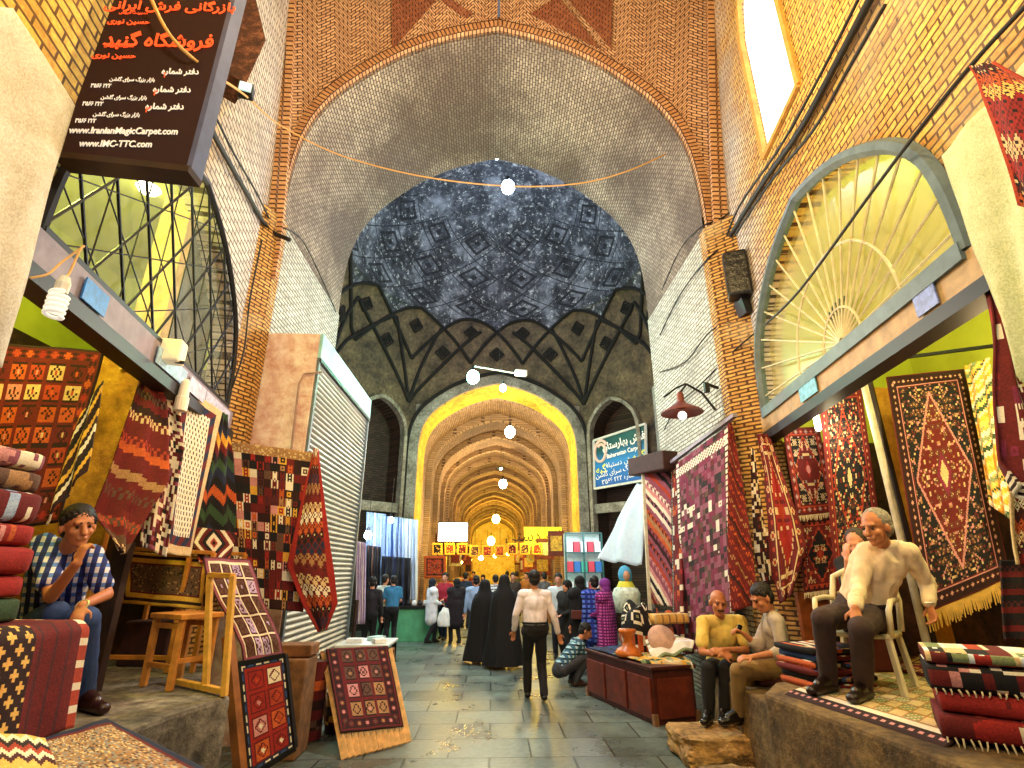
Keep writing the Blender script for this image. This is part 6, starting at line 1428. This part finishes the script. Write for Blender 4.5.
        if hairstyle == 'scarf':
            mb.ball(T(0, -.02, .03), (.095*s, .108*s, .10*s), 20, M=HM); mb.ball(T(0, -.03, -.07), (.09*s, .085*s, .09*s), 16, M=HM); capsule(mb, T(0, -.02, -.09), J['neck']-up*.08*s, .085*s, .13*s, side=side, sx=1.1, sy=.8)
            fuse(mb, 'headscarf', mk(hair), e, vox, 2, .004)
        else: fuse(mb, 'hair', plain('hair_'+hair.strip('#'), hair, .6, var=.4, scale=60), e, min(vox, .007), 1, .006, 45, (1, 1, 1))
    if moustache: mb = MB(); capsule(mb, T(-.024, .098, -.046), T(.024, .098, -.046), .008*s, .008*s); capsule(mb, T(-.03, .092, -.052), T(0, .105, -.042), .007*s, .009*s); fuse(mb, 'moustache', plain('hair_'+moustache.strip('#'), moustache, .6, var=.3), e, .005, 1)
    if eyes:
        for sx in (-1, 1): MB().ball(T(sx*.029, .0815, .008), .0088*s, 10).build('eye', plain('eye_dark', '#1a1210', .3, var=0), e, smooth=True); mb = MB(); capsule(mb, T(sx*.014, .092, .030), T(sx*.046, .078, .030), .0045*s, .0035*s, n=8); mb.build('eyebrow', plain('hair_'+(moustache or hair).strip('#'), moustache or hair, .6, var=.3), e, smooth=True)
    s = s0
    # shirt
    if shirt or shirtmat:
        hem = hem if not belt else -.075; mb = MB(); torso(mb, .016+loose); g = .016+loose*.6
        capsule(mb, J['pel']+up*(.03-hem)*s, waist, (.135+loose)*s, (.13+loose)*s, side=side, sx=1.22, sy=.92); capsule(mb, waist, chest, (.13+loose)*s, (.13+loose)*s, side=side, sx=1.3, sy=.88)
        for a, el_, wr in (('shl', 'ell', 'wrl'), ('shr', 'elr', 'wrr')):
            if sleeve == 'long': capsule(mb, J[a], J[el_], .062*s+g*.3, .052*s); capsule(mb, J[el_], J[el_].lerp(J[wr], .90), .052*s, .040*s)
            elif sleeve == 'rolled': capsule(mb, J[a], J[el_], .062*s+g*.3, .054*s); capsule(mb, J[el_], J[el_].lerp(J[wr], .25), .055*s, .052*s)
            else: capsule(mb, J[a], J[a].lerp(J[el_], .72), .062*s+g*.3, .062*s)
        sho = fuse(mb, 'shirt', shirtmat or mk(shirt), e, vox, 9, .009*s, 9)
        mb = MB(); c0 = J['neck']+up*.005*s; q = [c0+side*(.068*s*math.cos(t))+fw*(.06*s*math.sin(t))-up*(.045*s if math.sin(t) > .5 else 0) for t in lsp(0, 6.283, 20)]
        if hairstyle != 'scarf': mb.tube(q, .014*s, 6); mb.build('collar', shirtmat or mk(shirt), sho, smooth=True)
    if trousers or troumat:
        gg = .030 if belt else .016; mb = MB(); hips(mb, gg); capsule(mb, J['pel']-up*.03*s, J['pel']+up*.05*s, (.118+gg)*s, (.108+gg)*s, side=side, sx=1.25, sy=.92)
        for a, kn, an in (('hl', 'knl', 'anl'), ('hr', 'knr', 'anr')): capsule(mb, J[a], J[kn], .096*s, .072*s); capsule(mb, J[kn], J[kn].lerp(J[an], 1.0), .070*s, .056*s)
        fuse(mb, 'trousers', troumat or mk(trousers), e, vox, 3, .006*s, 9)
    if belt:
        q = [J['pel']+up*.085*s+side*(.178*s*math.cos(t))+fw*(.136*s*math.sin(t)) for t in lsp(0, 6.283, 26)]; mb = MB(); mb.tube(q, .017*s, 6); mb.build('belt', mk(belt), e, smooth=True)
    if shoes:
        for an, to in (('anl', 'tol'), ('anr', 'tor')):
            mb = MB(); sf = (J[to]-J[an]); sf.z = 0; sf.normalize(); hz_ = J[an]-Vector((0, 0, .045*s)); capsule(mb, hz_-sf*.03*s, J[to]+Vector((0, 0, .0)), .043*s, .037*s, side=sf.cross(Vector((0, 0, 1))), sx=1.1, sy=.9); capsule(mb, J[an]+Vector((0, 0, .01*s)), J[an].lerp(J[to], .6)+Vector((0, 0, .008*s)), .044*s, .036*s); capsule(mb, hz_, J[an]+Vector((0, 0, .02*s)), .042*s, .044*s)
            fuse(mb, 'shoe', plain('shoe_'+shoes.strip('#'), shoes, .35, var=.2), e, vox, 2)
    return e, HM, fw, side, up
def stand(x, y, h, head, z=0, stride=.0, arms='down', lean=0.0, sw=1.0):
    """joints for a standing / walking figure; head = facing angle (0 -> +y, + to the left)"""
    k = h/1.74; M = Matrix.Rotation(head, 3, 'Z'); O = Vector((x, y, z))
    def T(a, b, c): return O+M @ (Vector((a, b, c))*k)
    pel = T(0, 0, .93); neck = T(0, lean, 1.46); J = dict(pel=pel, neck=neck, head=T(0, lean*1.15+.015, 1.615), shl=T(-.18*sw, lean, 1.40), shr=T(.18*sw, lean, 1.40), hl=T(-.09, 0, .90), hr=T(.09, 0, .90), anl=T(-.10, stride, .09+.0*abs(stride)), anr=T(.10, -stride, .09+.12*max(0, stride)))
    J['knl'] = ik(J['hl'], J['anl'], M @ Vector((0, 1, 0)), .43*k, .42*k); J['knr'] = ik(J['hr'], J['anr'], M @ Vector((0, 1, 0)), .43*k, .42*k)
    for s_ in 'lr': J['to'+s_] = J['an'+s_]+M @ Vector((0, .15*k, -.055*k))
    ar = {'down': (T(-.27, -.02+stride*-.4, .86), T(.27, -.02+stride*.4, .86)), 'front': (T(-.10, .30, 1.05), T(.12, .28, 1.0)), 'bag': (T(-.25, .05, .82), T(.12, .26, 1.05)), 'out': (T(-.3, .12, .9), T(.36, .02, .86)), 'reach': (T(-.12, .42, 1.2), T(.18, .36, 1.1))}[arms]
    J['wrl'], J['wrr'] = ar; J['ell'] = ik(J['shl'], J['wrl'], M @ Vector((-.5, -1, 0)), .29*k, .26*k); J['elr'] = ik(J['shr'], J['wrr'], M @ Vector((.5, -1, 0)), .29*k, .26*k)
    return J
def pxj(**k): return {a: W(*v) for a, v in k.items()}
# ---- the man in the plaid shirt, seated on the left platform
PL = plaid('blue_plaid', '#1c2c78', '#dcd8e4', '#14183a', 15, '#5a80d0')
J = pxj(head=(78, 527, 3.85), neck=(66, 553, 3.98), shr=(42, 550, 3.95), shl=(88, 560, 4.08), elr=(50, 600, 3.78), wrr=(77, 563, 3.62), ell=(94, 594, 4.0), wrl=(86, 600, 3.72), pel=(48, 615, 4.35), hr=(40, 622, 4.25), hl=(60, 622, 4.35), knr=(55, 614, 3.85), knl=(86, 620, 3.85), anr=(56, 682, 4.1), anl=(87, 683, 4.12), tor=(68, 700, 4.0), tol=(106, 695, 3.95))
J['elr'].z += .02
for a_, t_ in (('anr', 'tor'), ('anl', 'tol')): J[a_].z = .985; J[t_].z = .94
J['wrl'] = J['knl']+Vector((-.02, -.04, .09)); J['ell'] = ik(J['shl'], J['wrl'], (.5, .2, -.6), .30, .28)
face = (Vector((0, 0, 1.7))-J['head']).normalized()+Vector((.55, 0, -.1))
person('young man in a blue plaid shirt and jeans seated, his hand on his chin', J, 'a', shirtmat=PL, sleeve='short', trousers='#2a4378', shoes='#2e1310', hair='#0e0a09', vox=.008, s=1.10, look=face, tilt=.12, eyes=True,
       hands={'r': dict(d=(.02, .16, 1), n=(.2, .5, .2), curl=1.1, side=1), 'l': dict(d=(.2, -.5, -.75), n=(0, .2, -1), curl=.6)})
c = J['pel']; o = MB().box((c.x-.02, c.y+.02, (c.z-.12+.9)/2), (.42, .38, c.z-.12-.9)).build('wooden_box_seat', M_dkwood, bevel=.02); setp(o, 'dark wooden box the plaid-shirted man sits on', 'box')
o = MB().tube([J['wrl']+Vector((math.cos(t)*.036, -.0+math.sin(t)*.02, math.sin(t)*.03)) for t in lsp(0, 6.28, 14)], .008, 6).build('wristwatch', plain('watch_metal', '#c8c0b0', .3, .8, var=0)); setp(o, 'metal wristwatch on the plaid-shirted man', 'watch')
# ---- the man on the plastic chair
cr = math.radians(133); cp = Vector((3.06, 4.62, .885)); plastic_chair(cp, cr, 'cream white plastic armchair the white-shirted man sits on')
fwd = Vector((-math.sin(cr), math.cos(cr), 0)); rt = Vector((fwd.y, -fwd.x, 0))
J = pxj(head=(876, 528, 4.28), neck=(889, 549, 4.42), shl=(911, 557, 4.32), shr=(870, 556, 4.52), ell=(927, 584, 4.36), wrl=(929, 604, 4.30), elr=(858, 590, 4.32), wrr=(855, 608, 4.05), knl=(861, 629, 3.98), knr=(823, 619, 4.22), anl=(863, 681, 4.22), anr=(828, 674, 4.45), tol=(852, 694, 4.05), tor=(812, 690, 4.30))
J['pel'] = cp+Vector((0, 0, .55))-fwd*.04; J['hl'] = J['pel']+fwd*.06-rt*.09-Vector((0, 0, .01)); J['hr'] = J['pel']+fwd*.06+rt*.09-Vector((0, 0, .01))
for a_, t_ in (('anl', 'tol'), ('anr', 'tor')): J[a_].z = .985; J[t_].z = .94
e, HM, fw, sd, up = person('older man in a cream-white shirt and dark trousers sitting back on the plastic chair', J, 'c', shirt='#ead2b0', sleeve='long', trousers='#3c2a28', shoes='#1c100c', hair='#8d8478', hairstyle='thin', vox=.008, s=1.10, belt='#140c0a', look=(-.9, -.35, -.18), eyes=True, moustache=None,
       hands={'l': dict(d=(0, -.15, -1), n=(-1, 0, 0), curl=.7), 'r': dict(d=(-.3, -.4, -.75), n=(0, .1, -1), curl=.5)})
o = MB().tube([J['wrl']+Vector((math.cos(t)*.036, math.sin(t)*.036, .01)) for t in lsp(0, 6.28, 14)], .009, 6).build('wristwatch', plain('steel_watch', '#d8d8d8', .3, .8, var=0)); setp(o, 'silver wristwatch on the man in the plastic chair', 'watch')
# ---- man behind, head in hand
J = pxj(head=(857, 544, 5.0), neck=(866, 566, 5.15), shl=(882, 572, 5.15), shr=(846, 572, 5.15), elr=(850, 590, 4.95), wrr=(847, 560, 4.86), ell=(880, 600, 5.0), wrl=(866, 612, 4.9), pel=(862, 622, 5.35), hl=(872, 624, 5.3), hr=(852, 624, 5.3), knl=(862, 620, 4.92), knr=(838, 618, 4.95), anl=(852, 660, 5.1), anr=(838, 660, 5.1), tol=(845, 665, 5.0), tor=(828, 665, 5.0))
for a_, t_ in (('anl', 'tol'), ('anr', 'tor')): J[a_].z = .97; J[t_].z = .92
person('man in black clothes seated behind the plastic chair, hand to his head', J, 'b', shirt='#17171c', sleeve='short', trousers='#141418', hair='#3a2c22', vox=.011, s=1.0, look=(-.8, -.6, -.4), hairstyle='thin', hands={'r': dict(d=(.15, .05, 1), n=(.9, .2, 0), curl=.3, side=1)})
c = J['pel']; o = MB().box((c.x, c.y+.05, (c.z-.11+.9)/2), (.4, .36, max(.2, c.z-.11-.9))).build('rug_bale', mk('#5a1c14'), bevel=.02); setp(o, 'dark red bale the black-clothed man sits on', 'bale')
# ---- two men talking
J = pxj(head=(718, 603, 6.45), neck=(722, 623, 6.58), shr=(704, 628, 6.55), shl=(741, 627, 6.55), elr=(702, 652, 6.38), wrr=(722, 655, 6.2), ell=(746, 650, 6.4), wrl=(722, 650, 6.22), pel=(722, 664, 6.72), hr=(715, 667, 6.66), hl=(730, 667, 6.66), knr=(708, 668, 6.30), knl=(726, 668, 6.28), anr=(709, 713, 6.32), anl=(725, 711, 6.32), tor=(704, 722, 6.12), tol=(722, 720, 6.12))
person('bald man with a moustache in a yellow shirt sitting with folded arms', J, 'c', shirt='#e8c866', sleeve='short', trousers='#100e12', shoes='#14100e', hair='#3a2a20', hairstyle='ring', vox=.009, s=1.06, look=(-.15, -1, -.22), tilt=-.12, moustache='#2a1d16', eyes=True,
       hands={'r': dict(d=(1, 0, -.1), n=(0, .5, -.5), curl=.8), 'l': dict(d=(-1, 0, -.1), n=(0, .5, -.4), curl=.9)})
J = pxj(head=(762, 598, 5.85), neck=(774, 617, 5.95), shl=(780, 627, 5.72), shr=(774, 622, 6.10), ell=(783, 652, 5.65), wrl=(752, 657, 5.66), elr=(758, 646, 6.05), wrr=(744, 634, 6.02), pel=(782, 666, 6.12), hl=(780, 670, 6.02), hr=(776, 669, 6.2), knl=(738, 671, 5.78), knr=(746, 668, 6.0), anl=(739, 712, 5.92), anr=(752, 710, 6.05), tol=(722, 722, 5.88), tor=(738, 722, 5.98))
person('man in a grey shirt and khaki trousers leaning toward the yellow-shirted man', J, 'a', shirt='#b9aa98', sleeve='rolled', trousers='#8a6c3e', shoes='#120e0d', hair='#1a120e', vox=.009, s=1.06, look=(-1, -.1, -.55), hands={'l': dict(d=(-1, -.1, .0), n=(0, .3, -1), curl=.5), 'r': dict(d=(-.8, 0, .4), n=(0, -.2, -1), curl=1.0)}, eyes=True)
c = W(739, 629, 6.02); o = MB().box(c, (.05, .03, .09), M=Matrix.Rotation(.5, 3, 'Y')).build('mobile_phone', plain('phone_black', '#101014', .2, var=0), bevel=.008); setp(o, 'small black phone held between the two talking men', 'phone')
o = MB().box((2.98, 6.15, .73), (.55, .5, .12), rz=.1).build('seat_cushion', mk('#4a1a14'), bevel=.03); setp(o, 'dark red cushion under the man in the grey shirt', 'cushion')
# ---- crouching boy
fx, fy = 1.36, 9.62
M = Matrix.Rotation(math.radians(-80), 3, 'Z'); 
def TT(a, b, c): return Vector((fx, fy, 0))+M @ Vector((a, b, c))
J = dict(pel=TT(0, -.22, .26), neck=TT(0, .12, .66), head=TT(0, .24, .80), shl=TT(-.17, .08, .62), shr=TT(.17, .08, .62), hl=TT(-.09, -.20, .24), hr=TT(.09, -.20, .24), anl=TT(-.11, .0, .09), anr=TT(.11, .0, .09), knl=TT(-.15, .20, .46), knr=TT(.15, .20, .46), tol=TT(-.12, .17, .04), tor=TT(.12, .17, .04), wrl=TT(-.08, .42, .42), wrr=TT(.08, .42, .40))
J['ell'] = ik(J['shl'], J['wrl'], (0, 0, -1), .25, .23); J['elr'] = ik(J['shr'], J['wrr'], (0, 0, -1), .25, .23)
person('boy in a blue checked shirt crouching by the red chest', J, 'a', shirtmat=plaid('teal_plaid', '#3a6a80', '#b8d8dc', '#16202c', 15), sleeve='long', trousers='#3a3a3e', shoes='#3a2418', hair='#120d0a', vox=.012, s=.96, look=(.95, -.1, -.5))
c = TT(0, .5, .46); o = MB().box(c, (.07, .06, .14)).build('yellow_cup', mk('#e0b83a'), bevel=.01); setp(o, 'yellow cup held by the crouching boy', 'cup')
# ---- standing and walking people (px of the feet, height, facing)
def at(px, d): p = W(px, 640, d); return p.x
SPEC = [
    ('man in a pale pink shirt and black trousers walking away down the street', dict(x=at(535, 8.65), y=8.65, h=1.76, head=.05, stride=.16, arms='out'), dict(shirt='#f0e0e2', sleeve='long', trousers='#141014', belt='#0c0a0a', vox=.010, skin='a', loose=.01)),
    ('man in a blue shirt leaning over the far left stall counter', dict(x=at(390, 14.2), y=14.2, h=1.64, head=.3, arms='front', lean=.10), dict(shirt='#2f6f98', sleeve='short', trousers='#101014', vox=.016)),
    ('man in a white shirt beside the blue-shirted man at the far left stall', dict(x=at(380, 14.4), y=14.45, h=1.66, head=-.5, arms='reach'), dict(shirt='#d8dccc', sleeve='long', trousers='#18161a', vox=.016)),
    ('woman in a white coat and dark scarf walking left of the street centre', dict(x=at(430, 14.9), y=14.9, h=1.56, head=-1.2, stride=.14, arms='bag'), dict(shirt='#e4e8f2', sleeve='long', trousers='#121014', hair='#141828', hairstyle='scarf', vox=.016, loose=.05, hem=.32)),
    ('man in a crimson and white shirt among the walkers on the left', dict(x=at(443, 15.7), y=15.7, h=1.70, head=2.8, stride=.1, arms='front'), dict(shirt='#9a1c30', sleeve='long', trousers='#1c2440', vox=.016)),
    ('woman in a long dark coat carrying a white plastic bag', dict(x=at(455, 14.8), y=14.8, h=1.56, head=.4, stride=.08, arms='bag'), dict(shirt='#1c1018', sleeve='long', trousers='#120c10', hair='#0c0a0e', hairstyle='scarf', vox=.016, loose=.05, hem=.4)),
    ('man in a light blue shirt seen from behind left of the veiled women', dict(x=at(475, 13.6), y=13.6, h=1.64, head=.1, stride=.08), dict(shirt='#8ea8cc', sleeve='long', trousers='#3a3438', vox=.016, loose=.02)),
    ('man in a white patterned shirt facing the camera behind the pink-shirted man', dict(x=at(560, 12.4), y=12.4, h=1.70, head=2.9, arms='front'), dict(shirt='#c8d8e0', sleeve='long', trousers='#22222c', vox=.016)),
    ('woman in black holding her scarf, right of the pink-shirted man', dict(x=at(569, 11.2), y=11.2, h=1.58, head=2.2, arms='front'), dict(shirt='#141414', sleeve='long', trousers='#100e10', hair='#0c0b0d', hairstyle='scarf', vox=.016, loose=.06, hem=.45)),
    ('tall woman in black with a brown handbag near the crouching boy', dict(x=at(582, 11.0), y=11.0, h=1.66, head=.6, arms='bag'), dict(shirt='#100f13', sleeve='long', trousers='#0e0d10', hair='#0b0a0d', hairstyle='scarf', vox=.016, loose=.06, hem=.5)),
    ('person in a bright blue checked tunic behind the crouching boy', dict(x=at(597, 10.6), y=10.6, h=1.66, head=.2, arms='down'), dict(shirtmat=plaid('bright_blue_plaid', '#2038a8', '#5a7ae0', '#101a50', 12), sleeve='long', trousers='#203a9a', vox=.016, loose=.04, hem=.3)),
    ('woman in a magenta dotted robe standing beside the heaped blankets', dict(x=at(609, 10.3), y=10.4, h=1.62, head=.9, arms='front'), dict(shirtmat=plaid('magenta_dots', '#8a1c78', '#d860b8', '#4a1048', 20), sleeve='long', trousers='#6a1c64', hair='#7a2a8a', hairstyle='scarf', vox=.016, loose=.06, hem=.55)),
    ('distant man in a dark jacket in the middle of the vault', dict(x=at(513, 17), y=17, h=1.70, head=3.0, stride=.1), dict(shirt='#3a2c24', sleeve='long', trousers='#1c1820', vox=.02)),
    ('distant person in a white and grey striped top beyond the veiled women', dict(x=at(495, 15.8), y=15.8, h=1.64, head=.2, stride=.1), dict(shirtmat=plaid('grey_stripes', '#dcdce0', '#dcdce0', '#22242c', 12), sleeve='long', trousers='#1c1c24', vox=.02)),
    ('distant man in an orange-brown shirt near the vault stalls', dict(x=at(527, 19.5), y=19.5, h=1.70, head=2.6, stride=.1), dict(shirt='#a8682a', sleeve='long', trousers='#2a1c18', vox=.02)),
    ('distant woman in a brown coat deep in the vault', dict(x=at(482, 22), y=22, h=1.6, head=3.1, stride=.05), dict(shirt='#6a4a30', sleeve='long', trousers='#201818', hair='#241a1a', hairstyle='scarf', vox=.02, loose=.05, hem=.4)),
    ('distant man in a cream shirt deep in the vault', dict(x=at(507, 25), y=25, h=1.72, head=.1, stride=.1), dict(shirt='#d8c898', sleeve='long', trousers='#241c1c', vox=.02)),
    ('distant man in a grey shirt by the right stalls of the vault', dict(x=at(545, 17.6), y=17.6, h=1.70, head=.5, arms='front'), dict(shirt='#6c6a6e', sleeve='long', trousers='#1c181c', vox=.02)),
    ('distant man in a dark blue shirt beside the left vault stalls', dict(x=at(464, 18.5), y=18.5, h=1.70, head=-.4, arms='front'), dict(shirt='#22304a', sleeve='long', trousers='#1c181c', vox=.02)),
    ('distant man in a rust coloured shirt left of the vault centre', dict(x=at(472, 28), y=28, h=1.70, head=2.9, stride=.1), dict(shirt='#8a3a20', sleeve='long', trousers='#1c181c', vox=.025)),
    ('distant man in an olive jacket right of the vault centre', dict(x=at(517, 23), y=23, h=1.72, head=.1, stride=.1), dict(shirt='#4a4828', sleeve='long', trousers='#1c181c', vox=.025)),
    ('man in dark clothes half hidden by the lilac robe at the shutter', dict(x=at(366, 12.6), y=12.8, h=1.62, head=.2), dict(shirt='#1c1820', sleeve='long', trousers='#101014', vox=.016)),
]
for lb, a, b in SPEC: person(lb, stand(**a), b.pop('skin', 'b'), s=a['h']/1.74, **b)
# carried things
p = W(455, 628, 14.65); lump('plastic_bag', (p.x-.28, 14.7, .42), (.15, .12, .42), solid('e', 'f', .2), 'white plastic bag carried by the woman in the long dark coat', 'bag', 31)
p = W(582, 612, 10.8); o = MB().box((p.x-.1, 10.72, .98), (.24, .1, .16)).build('handbag', mk('#5a2a20'), bevel=.02); setp(o, 'brown handbag carried by the tall woman in black', 'handbag')
# ---- two women in black chadors
def chador(px, d, h, lb, lean=0, seed=0, wd=1.0):
    x = at(px, d); J = stand(x, d, h, .05+lean, stride=.06); e, *_ = person(lb, J, 'b', shirt='#0c0b0e', trousers='#0c0b0e', hairstyle=None, vox=.02, s=h/1.74)
    prof = [(0.0, h+.035), (.06, h+.03), (.10, h-.01), (.115, h-.08), (.12, h-.16), (.15, h-.24), (.235, h-.33), (.27, h-.45), (.285, h-.65), (.30, h-.9), (.33, h-1.15), (.37, .25), (.40, .06)]
    V = []; Fc = []; n = 44; c0 = J['head']
    for i, (r, z) in enumerate(prof):
        for k in range(n):
            a = 2*math.pi*k/n; t = max(0, (h-.3-z)/(h-.3)); f = 1+.09*t*math.sin(a*7+seed)+.05*t*math.sin(a*12+seed*2+z*2); dr = 1.0 if i < 6 else .78
            V.append(Vector((x+r*wd*f*math.cos(a)-.02*t*math.sin(seed), d+r*f*math.sin(a)*dr-.02, z)))
    for i in range(len(prof)-1):
        for k in range(n): Fc.append((i*n+k, i*n+(k+1) % n, (i+1)*n+(k+1) % n, (i+1)*n+k))
    o = mesh_obj('chador', V, Fc, mk('#0b0a0d', .1), e, smooth=True); md = o.modifiers.new('s', 'SUBSURF'); md.levels = md.render_levels = 1; return e
chador(484, 11.9, 1.56, 'shorter veiled woman in a black chador, left one of the pair walking away', seed=1.0, wd=1.05)
chador(504, 11.3, 1.66, 'taller veiled woman in a black chador, right one of the pair walking away', seed=2.6)
# ================================================================== LIGHT
def lamp(x, y, z, e, col, r=.12):
    l = bpy.data.lights.new('lamp_or_fill_light', 'POINT'); l.energy = e; l.color = lin(col); l.shadow_soft_size = r  # bulb lights, plus fill lights added where no lamp is built
    o = bpy.data.objects.new('lamp_or_fill_light', l); COL.objects.link(o); o.location = (x, y, z); return o
K = 1.0
for (x, y, z, e, c, r) in [
    (-1.2, 2.4, 6.8, 200, '#ffe2a8', .15), (1.3, 2.2, 6.8, 280, '#ffda90', .15), (0, .3, 4.6, 190, '#fff0d4', .25),  # unseen fills added above the view to brighten the near bay
    (.1, 5.6, 8.9, 90, '#ffe4c8', .2),
    (.05, 8.0, 5.2, 380, '#fff4ea', .25),
    (.16, 11.2, 11.0, 330, '#dce8ff', .2), (.1, 13.5, 13.4, 200, '#c8dcff', .2), (-.65, 14.4, 7.1, 300, '#6cffc8', .15), (.1, 14.2, 6.7, 120, '#fff0d0', .15),
    (.25, 19.4, 6.2, 260, '#ffe8c0', .12), (.2, 29, 5.8, 480, '#ffe0a8', .15), (.15, 40, 5.6, 560, '#ffd070', .2), (.1, 52, 5.6, 900, '#ffd050', .2), (.1, 68, 4.6, 2200, '#ffd850', .3),
    (-1.5, 21, 3.2, 130, '#ffd040', .15), (1.8, 21, 3.2, 130, '#ffd040', .15), (-1.5, 25, 3.0, 80, '#ffc840', .15), (1.8, 25, 3.0, 80, '#ffc840', .15), (.15, 33, 2.6, 150, '#ffc040', .15),
    (0, 17.0, 4.2, 60, '#ffe890', .12), (-.3, 12.4, 4.4, 190, '#e8f4ff', .2), (-3.3, 14.6, 3.0, 70, '#d8ecff', .15), (2.6, 14.4, 3.0, 60, '#e6ecff', .2),
    (4.3, 3.6, 4.9, 60, '#fbffa0', .1), (4.0, 3.6, 3.2, 55, '#ffdca0', .1), (3.62, 5.2, 3.25, 12, '#fff0c0', .08),
    (-3.5, 3.2, 4.9, 110, '#f4ff80', .1), (-3.7, 3.3, 3.2, 14, '#ffb860', .1),
    (-1.6, 4.6, 3.4, 30, '#ffc890', .2), (1.5, 4.6, 3.5, 48, '#ffb870', .2),
]: lamp(x, y, z, e*K, c, r)
w = bpy.data.worlds.new('world'); SC.world = w; w.use_nodes = True
w.node_tree.nodes['Background'].inputs[0].default_value = (*lin('#cfd4dd'), 1); w.node_tree.nodes['Background'].inputs[1].default_value = .2
vs = SC.view_settings; vs.view_transform = 'Standard'; vs.look = 'None'; vs.gamma = 1; vs.use_curve_mapping = False; vs.exposure = .45
